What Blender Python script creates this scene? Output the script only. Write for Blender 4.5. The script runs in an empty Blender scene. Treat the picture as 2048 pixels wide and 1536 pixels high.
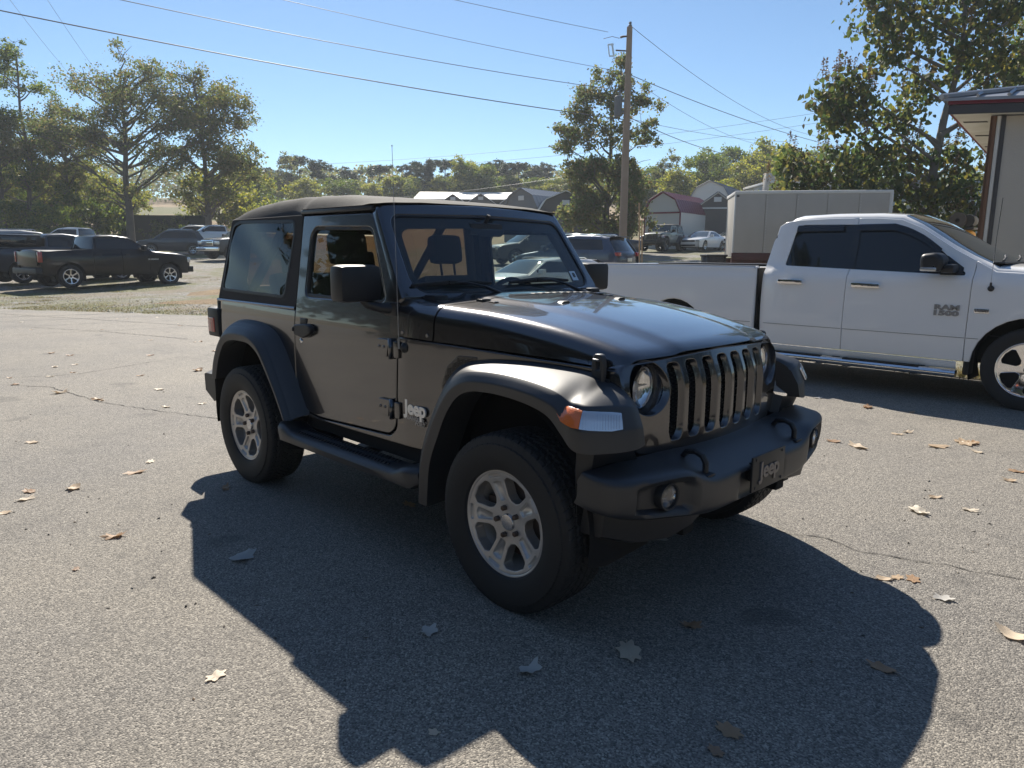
import bpy, bmesh, math, random
from mathutils import Vector, Matrix
from mathutils.geometry import delaunay_2d_cdt
PI = math.pi
random.seed(7)
S = bpy.context.scene
C = S.collection

# ------------------------------------------------------------ camera, sky, sun, exposure
CAM = Vector((2.1065, -2.9487, 1.5264)); YAW = 2.3606; PIT = 0.1796; ROL = 0.0059
cd = bpy.data.cameras.new('camera'); cam = bpy.data.objects.new('camera', cd); C.objects.link(cam)
cd.sensor_width = 36; cd.lens = 1448.38 / 2048 * 36; cd.clip_start = 0.05; cd.clip_end = 3000
F3 = Vector((math.cos(YAW)*math.cos(PIT), math.sin(YAW)*math.cos(PIT), -math.sin(PIT)))
R3 = Vector((math.sin(YAW), -math.cos(YAW), 0)); U3 = R3.cross(F3)
Rr = R3*math.cos(ROL)+U3*math.sin(ROL); Ur = -R3*math.sin(ROL)+U3*math.cos(ROL)
cam.matrix_world = Matrix(((Rr.x, Ur.x, -F3.x, CAM.x), (Rr.y, Ur.y, -F3.y, CAM.y), (Rr.z, Ur.z, -F3.z, CAM.z), (0, 0, 0, 1)))
S.camera = cam
SUN_AZ = math.radians(148.0); SUN_EL = math.radians(41.0)
sdir = Vector((math.cos(SUN_AZ)*math.cos(SUN_EL), math.sin(SUN_AZ)*math.cos(SUN_EL), math.sin(SUN_EL)))
W = bpy.data.worlds.new('World'); S.world = W; W.use_nodes = True
wn = W.node_tree.nodes; wl = W.node_tree.links
sky = wn.new('ShaderNodeTexSky'); sky.sky_type = 'NISHITA'; sky.sun_disc = False
sky.sun_elevation = SUN_EL; sky.sun_rotation = PI/2 - SUN_AZ
sky.air_density = .9; sky.dust_density = 0.1; sky.ozone_density = 1.4; sky.altitude = 100
tn = wn.new('ShaderNodeMix'); tn.data_type = 'RGBA'; tn.blend_type = 'MULTIPLY'; tn.inputs[0].default_value = 1; tn.inputs[7].default_value = (.86, 1.0, 1.09, 1)
wl.new(sky.outputs[0], tn.inputs[6]); wl.new(tn.outputs[2], wn['Background'].inputs[0]); wn['Background'].inputs[1].default_value = 0.067
sd = bpy.data.lights.new('sun', 'SUN'); sd.energy = 4.8; sd.angle = math.radians(0.55); sd.color = (1, .93, .82)
so = bpy.data.objects.new('sun', sd); C.objects.link(so)
so.rotation_euler = (-sdir).to_track_quat('-Z', 'Y').to_euler()
S.view_settings.view_transform = 'Standard'; S.view_settings.look = 'None'
S.view_settings.exposure = 0.78; S.view_settings.gamma = 1
S.view_settings.use_curve_mapping = False
S.render.engine = 'CYCLES'

# ------------------------------------------------------------ materials
def lin(c): return tuple(c) + (1,) if len(c) == 3 else c
def mat(name, col, rough=.5, metal=0, coat=0, spec=.5, noise=None, bump=None, coat_rough=.03, ao=None):
    """noise=(scale, colour2, contrast) mixes a second colour; bump=(scale, strength, distance)"""
    m = bpy.data.materials.new(name); m.use_nodes = True
    n = m.node_tree.nodes; l = m.node_tree.links; b = n['Principled BSDF']
    b.inputs['Base Color'].default_value = lin(col); b.inputs['Roughness'].default_value = rough
    b.inputs['Metallic'].default_value = metal; b.inputs['Coat Weight'].default_value = coat
    b.inputs['Coat Roughness'].default_value = coat_rough; b.inputs['Specular IOR Level'].default_value = spec
    tc = n.new('ShaderNodeTexCoord')
    if noise:
        t = n.new('ShaderNodeTexNoise'); t.inputs['Scale'].default_value = noise[0]; t.inputs['Detail'].default_value = 6
        l.new(tc.outputs['Object'], t.inputs[0])
        r = n.new('ShaderNodeMapRange'); k = noise[2] if len(noise) > 2 else .15
        r.inputs[1].default_value = .5-k; r.inputs[2].default_value = .5+k
        l.new(t.outputs[0], r.inputs[0])
        x = n.new('ShaderNodeMix'); x.data_type = 'RGBA'; x.inputs[6].default_value = lin(col); x.inputs[7].default_value = lin(noise[1])
        l.new(r.outputs[0], x.inputs[0]); l.new(x.outputs[2], b.inputs['Base Color'])
    if bump:
        t = n.new('ShaderNodeTexNoise'); t.inputs['Scale'].default_value = bump[0]; t.inputs['Detail'].default_value = 4
        l.new(tc.outputs['Object'], t.inputs[0])
        bp = n.new('ShaderNodeBump'); bp.inputs['Strength'].default_value = bump[1]; bp.inputs['Distance'].default_value = bump[2]
        l.new(t.outputs[0], bp.inputs['Height']); l.new(bp.outputs[0], b.inputs['Normal'])
    return m
def glass(name, tint, ior=1.5, rough=0.0, haze=0.0, hazecol=(.5, .5, .5), boost=0.0):
    m = bpy.data.materials.new(name); m.use_nodes = True
    n = m.node_tree.nodes; l = m.node_tree.links; n.remove(n['Principled BSDF'])
    out = n['Material Output']; tr = n.new('ShaderNodeBsdfTransparent'); tr.inputs[0].default_value = lin(tint)
    gl = n.new('ShaderNodeBsdfGlossy'); gl.inputs[0].default_value = (1, 1, 1, 1); gl.inputs['Roughness'].default_value = rough
    lw = n.new('ShaderNodeLayerWeight'); lw.inputs[0].default_value = .5; fr = n.new('ShaderNodeMath'); fr.operation = 'POWER'; fr.inputs[1].default_value = 5; l.new(lw.outputs['Facing'], fr.inputs[0])
    mx = n.new('ShaderNodeMixShader')
    ad = n.new('ShaderNodeMath'); ad.operation = 'MULTIPLY_ADD'; ad.inputs[1].default_value = .9; ad.inputs[2].default_value = .045*(1+boost)
    l.new(fr.outputs[0], ad.inputs[0]); l.new(ad.outputs[0], mx.inputs[0])
    src = tr
    if haze:
        df = n.new('ShaderNodeBsdfDiffuse'); df.inputs[0].default_value = lin(hazecol)
        m2 = n.new('ShaderNodeMixShader'); m2.inputs[0].default_value = haze
        l.new(tr.outputs[0], m2.inputs[1]); l.new(df.outputs[0], m2.inputs[2]); src = m2
    l.new(src.outputs[0], mx.inputs[1]); l.new(gl.outputs[0], mx.inputs[2]); l.new(mx.outputs[0], out.inputs[0])
    return m
def leafmat(name, cols, trans=.35):
    """leaf colour varies per mesh island, light passes through"""
    m = bpy.data.materials.new(name); m.use_nodes = True
    n = m.node_tree.nodes; l = m.node_tree.links; b = n['Principled BSDF']; out = n['Material Output']
    g = n.new('ShaderNodeNewGeometry'); oi = n.new('ShaderNodeObjectInfo')
    sm = n.new('ShaderNodeMath'); sm.operation = 'ADD'; l.new(g.outputs['Random Per Island'], sm.inputs[0])
    ml = n.new('ShaderNodeMath'); ml.operation = 'MULTIPLY'; ml.inputs[1].default_value = .6; l.new(oi.outputs['Random'], ml.inputs[0]); l.new(ml.outputs[0], sm.inputs[1])
    fc = n.new('ShaderNodeMath'); fc.operation = 'FRACT'; l.new(sm.outputs[0], fc.inputs[0])
    cr = n.new('ShaderNodeValToRGB'); e = cr.color_ramp.elements
    while len(e) > 1: e.remove(e[-1])
    for i, c in enumerate(cols):
        el = e[0] if i == 0 else e.new(i/(len(cols)-1)); el.position = i/(len(cols)-1); el.color = lin(c)
    l.new(fc.outputs[0], cr.inputs[0]); l.new(cr.outputs[0], b.inputs['Base Color']); b.inputs['Roughness'].default_value = .55
    b.inputs['Specular IOR Level'].default_value = .3
    t = n.new('ShaderNodeBsdfTranslucent'); hs = n.new('ShaderNodeHueSaturation'); hs.inputs['Value'].default_value = 1.6; hs.inputs['Saturation'].default_value = 1.1
    l.new(cr.outputs[0], hs.inputs['Color']); l.new(hs.outputs[0], t.inputs[0])
    mx = n.new('ShaderNodeMixShader'); mx.inputs[0].default_value = trans
    l.new(b.outputs[0], mx.inputs[1]); l.new(t.outputs[0], mx.inputs[2]); l.new(mx.outputs[0], out.inputs[0])
    return m
def paint(name, col, metal=.0, rough=.4, flake=0, coat=1.0):
    m = mat(name, col, rough, metal, coat, spec=.5 if metal > .6 else .12)
    n = m.node_tree.nodes; l = m.node_tree.links; b = n['Principled BSDF']
    tc = n['Texture Coordinate']
    t = n.new('ShaderNodeTexNoise'); t.inputs['Scale'].default_value = 3; t.inputs['Detail'].default_value = 5
    l.new(tc.outputs['Object'], t.inputs[0])
    r = n.new('ShaderNodeMapRange'); r.inputs[3].default_value = .015; r.inputs[4].default_value = .07
    l.new(t.outputs[0], r.inputs[0]); l.new(r.outputs[0], b.inputs['Coat Roughness'])
    if flake:
        v = n.new('ShaderNodeTexNoise'); v.inputs['Scale'].default_value = 900; l.new(tc.outputs['Object'], v.inputs[0])
        bp = n.new('ShaderNodeBump'); bp.inputs['Strength'].default_value = flake; bp.inputs['Distance'].default_value = .0006
        l.new(v.outputs[0], bp.inputs['Height']); l.new(bp.outputs[0], b.inputs['Normal'])
    return m

M = {}
M['granite'] = paint('granite_paint', (.088, .085, .089), metal=.92, rough=.25, flake=.3); M['granite'].node_tree.nodes['Principled BSDF'].inputs['Coat IOR'].default_value = 1.65
M['plastic'] = mat('black_plastic', (.012, .013, .016), .45, bump=(260, .15, .002), noise=(4, (.018, .019, .022), .3))
M['flare'] = mat('flare_plastic', (.014, .0155, .019), .47, spec=.85, bump=(350, .12, .0015), noise=(3, (.019, .020, .024), .3))
M['blackgloss'] = mat('gloss_black', (.012, .012, .013), .2, coat=.5)
M['void'] = mat('dark_void', (.006, .006, .007), .9)
M['rubber'] = mat('rubber', (.013, .0135, .015), .68, bump=(120, .2, .002), noise=(5, (.022, .021, .020), .25))
M['alloy'] = mat('silver_alloy', (.66, .64, .61), .36, metal=.55, noise=(9, (.46, .42, .38), .3))
M['machined'] = mat('machined_alloy', (.62, .62, .63), .25, metal=.9)
M['chrome'] = mat('chrome', (.82, .82, .84), .07, metal=1)
M['steel'] = mat('worn_steel', (.16, .14, .125), .55, metal=.8, noise=(14, (.10, .055, .035), .3))
M['canvas'] = mat('canvas_top', (.030, .029, .028), .85, bump=(700, .35, .002), noise=(6, (.040, .038, .036), .25))
M['glass'] = glass('windshield_glass', (.72, .80, .78), haze=.035, hazecol=(.55, .6, .65))
M['tint'] = glass('tinted_glass', (.10, .11, .11))
M['vinyl'] = glass('tinted_vinyl_window', (.21, .155, .11), rough=.01, haze=.012, hazecol=(.4, .38, .35))
M['sideglass'] = glass('side_glass', (.72, .74, .66))
M['lens'] = glass('clear_lens', (.95, .95, .95), boost=1.5)
M['lampclear'] = mat('lamp_clear', (.62, .64, .66), .12, coat=1, metal=.6)
M['reflector'] = mat('lamp_reflector', (.9, .9, .9), .08, metal=1)
M['amber'] = mat('amber_lens', (.75, .16, .015), .25, coat=1, bump=(160, .5, .004))
M['red'] = mat('red_lens', (.35, .012, .010), .2, coat=1)
M['seat'] = mat('seat_cloth', (.022, .022, .024), .85, bump=(300, .3, .002))
M['interior'] = mat('interior_trim', (.028, .028, .030), .6)
M['badge'] = mat('badge_silver', (.80, .80, .78), .3, metal=.5)
M['badgedark'] = mat('badge_bronze', (.20, .175, .16), .4, metal=.3)
M['badgegrey'] = mat('badge_grey', (.34, .33, .32), .35, metal=.4)
M['sticker'] = mat('sticker_paper', (.62, .72, .78), .5)
M['ink'] = mat('ink_black', (.015, .015, .018), .6)

# ------------------------------------------------------------ mesh toolkit
class MB:
    def __init__(s): s.v = []; s.f = []; s.n = {}
    def add(s, vs, fs):
        o = len(s.v); s.v += [tuple(p) for p in vs]; s.f += [tuple(i+o for i in f) for f in fs]; return s
    def box(s, x0, x1, y0, y1, z0, z1, b=0, mtx=None):
        if x0 > x1: x0, x1 = x1, x0
        if y0 > y1: y0, y1 = y1, y0
        if z0 > z1: z0, z1 = z1, z0
        b = min(b, (x1-x0)*.49, (y1-y0)*.49, (z1-z0)*.49)
        if b <= 0:
            vs = [(x, y, z) for x in (x0, x1) for y in (y0, y1) for z in (z0, z1)]
            fs = [(0, 1, 3, 2), (4, 6, 7, 5), (0, 4, 5, 1), (2, 3, 7, 6), (0, 2, 6, 4), (1, 5, 7, 3)]
        else:
            bm = bmesh.new(); bmesh.ops.create_cube(bm, size=1)
            for q in bm.verts: q.co = Vector(((x0+x1)/2+q.co.x*(x1-x0), (y0+y1)/2+q.co.y*(y1-y0), (z0+z1)/2+q.co.z*(z1-z0)))
            bmesh.ops.bevel(bm, geom=bm.edges[:], offset=b, segments=2, profile=.6, affect='EDGES')
            bm.verts.index_update(); vs = [tuple(q.co) for q in bm.verts]; fs = [tuple(q.index for q in f.verts) for f in bm.faces]; bm.free()
        if mtx is not None: vs = [tuple(mtx @ Vector(p)) for p in vs]
        return s.add(vs, fs)
    def tube(s, pts, r, n=8, caps=True, flat=None):
        pts = [Vector(p) for p in pts]; k = len(pts); rs = r if isinstance(r, (list, tuple)) else [r]*k
        vs = []; t0 = (pts[1]-pts[0]).normalized()
        up = Vector((0, 0, 1)) if abs(t0.z) < .9 else Vector((1, 0, 0)); nrm = (up-up.dot(t0)*t0).normalized()
        for i in range(k):
            t = (pts[min(i+1, k-1)]-pts[max(i-1, 0)]).normalized(); nrm = (nrm-nrm.dot(t)*t).normalized(); bn = t.cross(nrm)
            for j in range(n):
                a = 2*PI*j/n; fl = flat or 1
                vs.append(pts[i]+(nrm*math.cos(a)*fl+bn*math.sin(a))*rs[i])
        fs = [(i*n+j, i*n+(j+1) % n, (i+1)*n+(j+1) % n, (i+1)*n+j) for i in range(k-1) for j in range(n)]
        if caps: fs += [tuple(range(n-1, -1, -1)), tuple((k-1)*n+j for j in range(n))]
        return s.add(vs, fs)
    def lathe(s, prof, o, ax, n=24, close=False, a0=0, a1=2*PI):
        """prof: (radius, distance along axis)"""
        o = Vector(o); ax = Vector(ax).normalized(); u = Vector((0, 0, 1)) if abs(ax.z) < .9 else Vector((1, 0, 0)); u = (u-u.dot(ax)*ax).normalized(); w = ax.cross(u)
        full = abs(a1-a0-2*PI) < 1e-6; m = n if full else n+1; vs = []
        for (r, h) in prof:
            for j in range(m):
                a = a0+(a1-a0)*j/n; vs.append(o+ax*h+(u*math.cos(a)+w*math.sin(a))*r)
        k = len(prof); fs = []
        for i in range(k-1 if not close else k):
            for j in range(n):
                j2 = (j+1) % m; i2 = (i+1) % k; fs.append((i*m+j, i*m+j2, i2*m+j2, i2*m+j))
        return s.add(vs, fs)
    def grid(s, rows, wrap=False, wrapv=False):
        n = len(rows[0]); k = len(rows); vs = [p for r in rows for p in r]
        fs = [(i*n+j, i*n+(j+1) % n, ((i+1) % k)*n+(j+1) % n, ((i+1) % k)*n+j) for i in range(k if wrapv else k-1) for j in range(n if wrap else n-1)]
        return s.add(vs, fs)
    def poly(s, pts): return s.add(pts, [tuple(range(len(pts)))])
    def prism(s, poly, fn, d0, d1):
        """poly 2D; fn(a,b,d)->3D"""
        n = len(poly); vs = [fn(a, b, d0) for a, b in poly]+[fn(a, b, d1) for a, b in poly]
        fs = [tuple(range(n)), tuple(range(2*n-1, n-1, -1))]+[(i, i+n, (i+1) % n+n, (i+1) % n) for i in range(n)]
        return s.add(vs, fs)
    def mirror_y(s):
        o = MB(); o.v = [(x, -y, z) for x, y, z in s.v]; o.f = [tuple(reversed(f)) for f in s.f]; return o
def mesh(name, mb, m, ang=35, rec=True):
    me = bpy.data.meshes.new(name); me.from_pydata([tuple(p) for p in mb.v], [], mb.f)
    if rec:
        bm = bmesh.new(); bm.from_mesh(me); bmesh.ops.remove_doubles(bm, verts=bm.verts, dist=1e-5)
        bmesh.ops.recalc_face_normals(bm, faces=bm.faces); bm.to_mesh(me); bm.free()
    if m: me.materials.append(m)
    if ang: me.shade_smooth(); me.set_sharp_from_angle(angle=math.radians(ang))
    if mb.n and ang:
        me.update(); vn = [v.vector.copy() for v in me.vertex_normals]; out = []
        for i, v in enumerate(me.vertices):
            q = mb.n.get(tuple(round(c, 4) for c in v.co))
            if q is None: out.append((0, 0, 0))
            else: out.append(q if q.dot(vn[i]) > 0 else -q)
        me.normals_split_custom_set_from_vertices(out)
    return me
def obj(name, mb, m, parent=None, ang=35, rec=True, loc=None):
    me = mb if isinstance(mb, bpy.types.Mesh) else mesh(name, mb, m, ang, rec)
    o = bpy.data.objects.new(name, me); C.objects.link(o)
    if parent: o.parent = parent
    if loc: o.location = loc
    return o
def tag(o, label=None, cat=None, group=None, kind=None):
    if label: o['label'] = label
    if cat: o['category'] = cat
    if group: o['group'] = group
    if kind: o['kind'] = kind
    return o
def thing(name, label, cat, loc=(0, 0, 0), rz=0, group=None):
    o = bpy.data.objects.new(name, None); C.objects.link(o); o.location = loc; o.rotation_euler = (0, 0, rz); o.empty_display_size = .2
    return tag(o, label, cat, group)
def copy_tree(o, parent=None):
    c = o.copy(); C.objects.link(c); c.parent = parent
    for ch in list(o.children): copy_tree(ch, c)
    return c
def rpoly(pts, n=5):
    """polygon with rounded corners: pts (x, y[, r])"""
    out = []; k = len(pts)
    for i in range(k):
        p = Vector(pts[i][:2]); r = pts[i][2] if len(pts[i]) > 2 else 0
        if not r: out.append((p.x, p.y)); continue
        a = Vector(pts[i-1][:2])-p; b = Vector(pts[(i+1) % k][:2])-p; la, lb = a.length, b.length; a /= la; b /= lb
        d = min(r, la*.48, lb*.48); p0 = p+a*d; p1 = p+b*d
        for j in range(n+1):
            t = j/n; q = p0*(1-t)**2+p*2*t*(1-t)+p1*t*t; out.append((q.x, q.y))
    return out
def resample(poly, step):
    out = []; k = len(poly)
    for i in range(k):
        a = poly[i]; b = poly[(i+1) % k]; L = math.dist(a, b)
        if L < 1e-7: continue
        m = max(1, int(L/step+.5))
        for j in range(m): out.append((a[0]+(b[0]-a[0])*j/m, a[1]+(b[1]-a[1])*j/m))
    return out
def area(p): return .5*sum(p[i][0]*p[(i+1) % len(p)][1]-p[(i+1) % len(p)][0]*p[i][1] for i in range(len(p)))
def inset(poly, d):
    """positive d shrinks a polygon"""
    k = len(poly); sg = 1 if area(poly) > 0 else -1; out = []
    for i in range(k):
        a, p, b = poly[i-1], poly[i], poly[(i+1) % k]
        e1 = (p[0]-a[0], p[1]-a[1]); e2 = (b[0]-p[0], b[1]-p[1]); l1 = math.hypot(*e1) or 1; l2 = math.hypot(*e2) or 1
        n1 = (-e1[1]/l1*sg, e1[0]/l1*sg); n2 = (-e2[1]/l2*sg, e2[0]/l2*sg)
        nx, ny = n1[0]+n2[0], n1[1]+n2[1]; q = nx*nx+ny*ny
        if q < .3: nx, ny = n1; q = 1; k2 = 1
        else: k2 = 2/q
        k2 = min(k2, 1.6)
        out.append((p[0]+nx*k2*d, p[1]+ny*k2*d))
    return out
def inside(p, poly):
    x, y = p; c = False; j = len(poly)-1
    for i in range(len(poly)):
        a, b = poly[i], poly[j]
        if (a[1] > y) != (b[1] > y) and x < (b[0]-a[0])*(y-a[1])/(b[1]-a[1])+a[0]: c = not c
        j = i
    return c
def panel(outline, holes, fn, thick=.02, bev=.004, step=.05, gap=0, seg=2, hthick=None, hbev=None, gridstep=None, back=False, htaper=0):
    """sheet with rounded edges. fn(a,b,d)->3D, d = depth below the surface"""
    mb = MB(); hthick = thick if hthick is None else hthick; hbev = bev if hbev is None else hbev
    loops = []
    for k, L in enumerate([outline]+list(holes)):
        L = resample(L, step)
        if k == 0 and gap: L = inset(L, gap)
        sg = 1 if k == 0 else -1; b = bev if k == 0 else hbev; th = thick if k == 0 else hthick
        rings = [(-htaper if k and htaper else 0, th)]+[(b*(1-math.cos(t*PI/2/seg)), b*(1-math.sin(t*PI/2/seg))) for t in range(seg+1)]
        rows = [[fn(a, bb, d) for a, bb in (inset(L, sg*ins) if ins else L)] for ins, d in rings]
        mb.grid(rows, wrap=True)
        loops.append(inset(L, sg*b))
    vs = []; es = []
    for L in loops:
        o = len(vs); vs += [Vector(p) for p in L]; es += [(o+i, o+(i+1) % len(L)) for i in range(len(L))]
    gs = gridstep or step*1.6
    xs = [p[0] for p in loops[0]]; ys = [p[1] for p in loops[0]]
    x = min(xs)+gs*.5
    while x < max(xs):
        y = min(ys)+gs*.5
        while y < max(ys):
            if inside((x, y), loops[0]) and not any(inside((x, y), h) for h in loops[1:]):
                if min((p.x-x)**2+(p.y-y)**2 for p in vs[:sum(len(q) for q in loops)]) > (gs*.35)**2: vs.append(Vector((x, y)))
            y += gs
        x += gs
    r = delaunay_2d_cdt(vs, es, [], 0, 1e-6)
    fs = []
    for f in r[2]:
        c = (sum(r[0][i][0] for i in f)/3, sum(r[0][i][1] for i in f)/3)
        if inside(c, loops[0]) and not any(inside(c, h) for h in loops[1:]): fs.append(tuple(f))
    mb.add([fn(p[0], p[1], 0) for p in r[0]], fs)
    e = .004
    for p in r[0]:
        a, b = p[0], p[1]; q = Vector(fn(a, b, 0))
        t1 = Vector(fn(a+e, b, 0))-Vector(fn(a-e, b, 0)); t2 = Vector(fn(a, b+e, 0))-Vector(fn(a, b-e, 0)); nn = t1.cross(t2)
        if nn.length > 0: mb.n[tuple(round(c, 4) for c in q)] = nn.normalized()
    if back: mb.add([fn(p[0], p[1], thick) for p in r[0]], fs)
    return mb
def circle(cx, cy, r, n=32, rb=None): return [(cx+r*math.cos(2*PI*i/n), cy+(rb or r)*math.sin(2*PI*i/n)) for i in range(n)]
def spline(pts, n):
    """Catmull-Rom through tuples, n samples per span"""
    out = []; k = len(pts); D = len(pts[0])
    for i in range(k-1):
        p0, p1, p2, p3 = pts[max(i-1, 0)], pts[i], pts[i+1], pts[min(i+2, k-1)]
        for j in range(n):
            t = j/n; out.append(tuple(.5*((2*p1[d])+(-p0[d]+p2[d])*t+(2*p0[d]-5*p1[d]+4*p2[d]-p3[d])*t*t+(-p0[d]+3*p1[d]-3*p2[d]+p3[d])*t**3) for d in range(D)))
    out.append(tuple(pts[-1])); return out
def lerp(tab, x):
    if x <= tab[0][0]: return tab[0][1]
    for (a, b), (c, d) in zip(tab, tab[1:]):
        if x <= c: return b+(d-b)*(x-a)/(c-a)
    return tab[-1][1]
def sm(tab, x):
    """smooth table interpolation"""
    if x <= tab[0][0]: return tab[0][1]
    if x >= tab[-1][0]: return tab[-1][1]
    for i in range(len(tab)-1):
        if x <= tab[i+1][0]:
            x0, y0 = tab[i]; x1, y1 = tab[i+1]; h = x1-x0; t = (x-x0)/h
            s0 = (tab[i+1][1]-tab[i-1][1])/(tab[i+1][0]-tab[i-1][0]) if i > 0 else (y1-y0)/h
            s1 = (tab[i+2][1]-tab[i][1])/(tab[i+2][0]-tab[i][0]) if i+2 < len(tab) else (y1-y0)/h
            return y0*(2*t**3-3*t*t+1)+s0*h*(t**3-2*t*t+t)+y1*(-2*t**3+3*t*t)+s1*h*(t**3-t*t)
def clipx(poly, x0, x1):
    def cl(P, val, keep):
        out = []
        for i in range(len(P)):
            a, b = P[i-1], P[i]; ia, ib = keep(a[0]), keep(b[0])
            if ia != ib:
                t = (val-a[0])/(b[0]-a[0]); out.append((val, a[1]+(b[1]-a[1])*t))
            if ib: out.append(b)
        return out
    P = cl(poly, x0, lambda x: x >= x0-1e-9)
    if P: P = cl(P, x1, lambda x: x <= x1+1e-9)
    return P
def textmesh(txt, size, ext=.004, off=0.0, shear=0, sx=1):
    cu = bpy.data.curves.new('lettering', 'FONT'); cu.body = txt; cu.size = size; cu.extrude = ext; cu.offset = off; cu.align_x = 'CENTER'; cu.align_y = 'CENTER'; cu.shear = shear
    cu.bevel_depth = min(.0008, ext*.3); cu.resolution_u = 4
    o = bpy.data.objects.new('lettering', cu); C.objects.link(o); bpy.context.view_layer.update()
    me = bpy.data.meshes.new_from_object(o.evaluated_get(bpy.context.evaluated_depsgraph_get()))
    bpy.data.objects.remove(o); bpy.data.curves.remove(cu)
    if sx != 1:
        for v in me.vertices: v.co.x *= sx
    return me
def lettering(name, txt, size, m, parent, mtx, width=None, **k):
    me = textmesh(txt, size, **k); me.materials.clear(); me.materials.append(m)
    if width:
        xs = [v.co.x for v in me.vertices]; f = width/(max(xs)-min(xs)); c = (max(xs)+min(xs))/2
        for v in me.vertices: v.co.x = (v.co.x-c)*f
    me.transform(mtx); return obj(name, me, m, parent)
def frame(o, right, up):
    r = Vector(right).normalized(); u = Vector(up); u = (u-u.dot(r)*r).normalized(); n = r.cross(u); o = Vector(o)
    return Matrix(((r.x, u.x, n.x, o.x), (r.y, u.y, n.y, o.y), (r.z, u.z, n.z, o.z), (0, 0, 0, 1)))

# ------------------------------------------------------------ wheels
def tyre_mesh(R, Wd, rr, mat_, tread=True, nth=None):
    """axis along y, outer face towards -y; centre at the origin"""
    h = Wd/2; mb = MB()
    side = [(rr-.008, -h+.030), (rr+.004, -h+.012), (rr+.03, -h+.002), (rr+(R-rr)*.45, -h-.006), (rr+(R-rr)*.72, -h-.001), (R-.040, -h+.006), (R-.024, -h+.010)]
    tr = [(R-.012, -h+.014), (R-.006, -h+.022)]
    n = 46 if tread else 8
    for i in range(n+1):
        y = (-h+.028)+(Wd-.056)*i/n; tr.append((R-.004*(abs(y)/h)**3*2, y))
    tr += [(R-.006, h-.022), (R-.012, h-.014)]
    prof = side+tr+[(r, -y) for r, y in reversed(side)]
    N = nth or (560 if tread else 40)
    rows = []
    for (r, y) in prof:
        row = []
        for j in range(N):
            a = 2*PI*j/N; q = r
            if tread and r > R-.045:
                s = a*round(2*PI*R/.040)/(2*PI); zz = abs((s % 1)-.5)*2   # zigzag pitch 42 mm
                dp = 0
                ya = abs(y); sgn = 1 if y > 0 else -1
                for g, w, am in ((.0, .0045, .010), (.040, .0045, .011), (.078, .005, .008)):
                    if abs(y-(sgn*g)-(zz-.5)*am*(1 if g else .8)) < w: dp = .009
                # cross grooves
                ph = (s+y*14*sgn+(.5 if ya > .04 else 0)) % 1
                if ya > .078 and ph < .13: dp = .007
                elif .040 < ya <= .078 and abs(ph-.5) < .07: dp = .006
                elif ya <= .040 and abs(((s+y*20) % 1)-.3) < .07: dp = .006
                if r < R-.013: dp = .003 if ((s+.5) % 1) < .15 and ya > h-.02 else 0
                q = r-dp
            row.append((q*math.cos(a), y, q*math.sin(a)))
        rows.append(row)
    mb.grid(rows, wrap=True)
    return mesh('tyre', mb, mat_, 30)
def rim_mesh(mat_, R=.232, nsp=5, win=21.5, hub=.10, dish=.03, rot=0, depth=.055, pocket=True, win_in=8, rin=.100, rout=.205, seg=2):
    """rim face at y=0 going +y (inwards); axis y"""
    def surf(a, b, d):
        r = math.hypot(a, b)/R
        y = dish*(1-r*r) * .0 + dish*max(0, 1-(r/.95)**2)
        return (a, y+d-.0, b)
    holes = []; pk = []
    for k in range(nsp):
        c = math.radians(rot)+2*PI*k/nsp
        w = math.radians(win); wi = math.radians(win_in)
        P = []
        for rad, an, rr in ((rin, -wi, .007), (rin+.020, -w*.80, .008), (rout-.018, -w, .010), (rout, -w*.72, .010), (rout+.004, 0, .02), (rout, w*.72, .010), (rout-.018, w, .010), (rin+.020, w*.80, .008), (rin, wi, .007)):
            P.append((rad*math.cos(c+an), rad*math.sin(c+an), rr*.6))
        holes.append(rpoly(P, 3))
        if pocket:
            c2 = c+PI/nsp
            def q(rad, off): return (rad*math.cos(c2)-off*math.sin(c2), rad*math.sin(c2)+off*math.cos(c2), .006)
            pk.append(rpoly([q(.095, -.015), q(.176, -.026), q(.183, 0), q(.176, .026), q(.095, .015)], 2))
            pk.append(rpoly([q(.200, -.036), q(.214, -.034), q(.216, 0), q(.214, .034), q(.200, .036), q(.203, 0)], 2))
    mb = panel(circle(0, 0, R-.009, 72), holes+pk, surf, thick=.02, bev=.003, hthick=depth if not pocket else .012, hbev=.004, step=.012, gridstep=.022, seg=seg)
    for hl in holes:     # deep window walls
        L = resample(hl, .012); mb.grid([[surf(a, b, .004) for a, b in L], [surf(a*1.0, b*1.0, depth) for a, b in inset(L, -.002)]], wrap=True)
    for p in pk:
        L = resample(p, .012); L2 = inset(L, .004)
        mb.grid([[surf(a, b, .003) for a, b in L], [surf(a, b, .013) for a, b in L2]], wrap=True); mb.poly([surf(a, b, .013) for a, b in L2])
    mb.lathe([(R-.010, .004), (R-.006, -.001), (R+.001, -.003), (R+.006, .000), (R+.007, .010), (R-.003, .016), (R-.012, .035), (R-.020, .20)], (0, 0, 0), (0, 1, 0), 72)
    mb.lathe([(R-.014, .012), (R-.016, .05), (R-.03, .07), (R-.03, .20)], (0, 0, 0), (0, 1, 0), 48)
    return mesh('rim', mb, mat_, 28)
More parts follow.
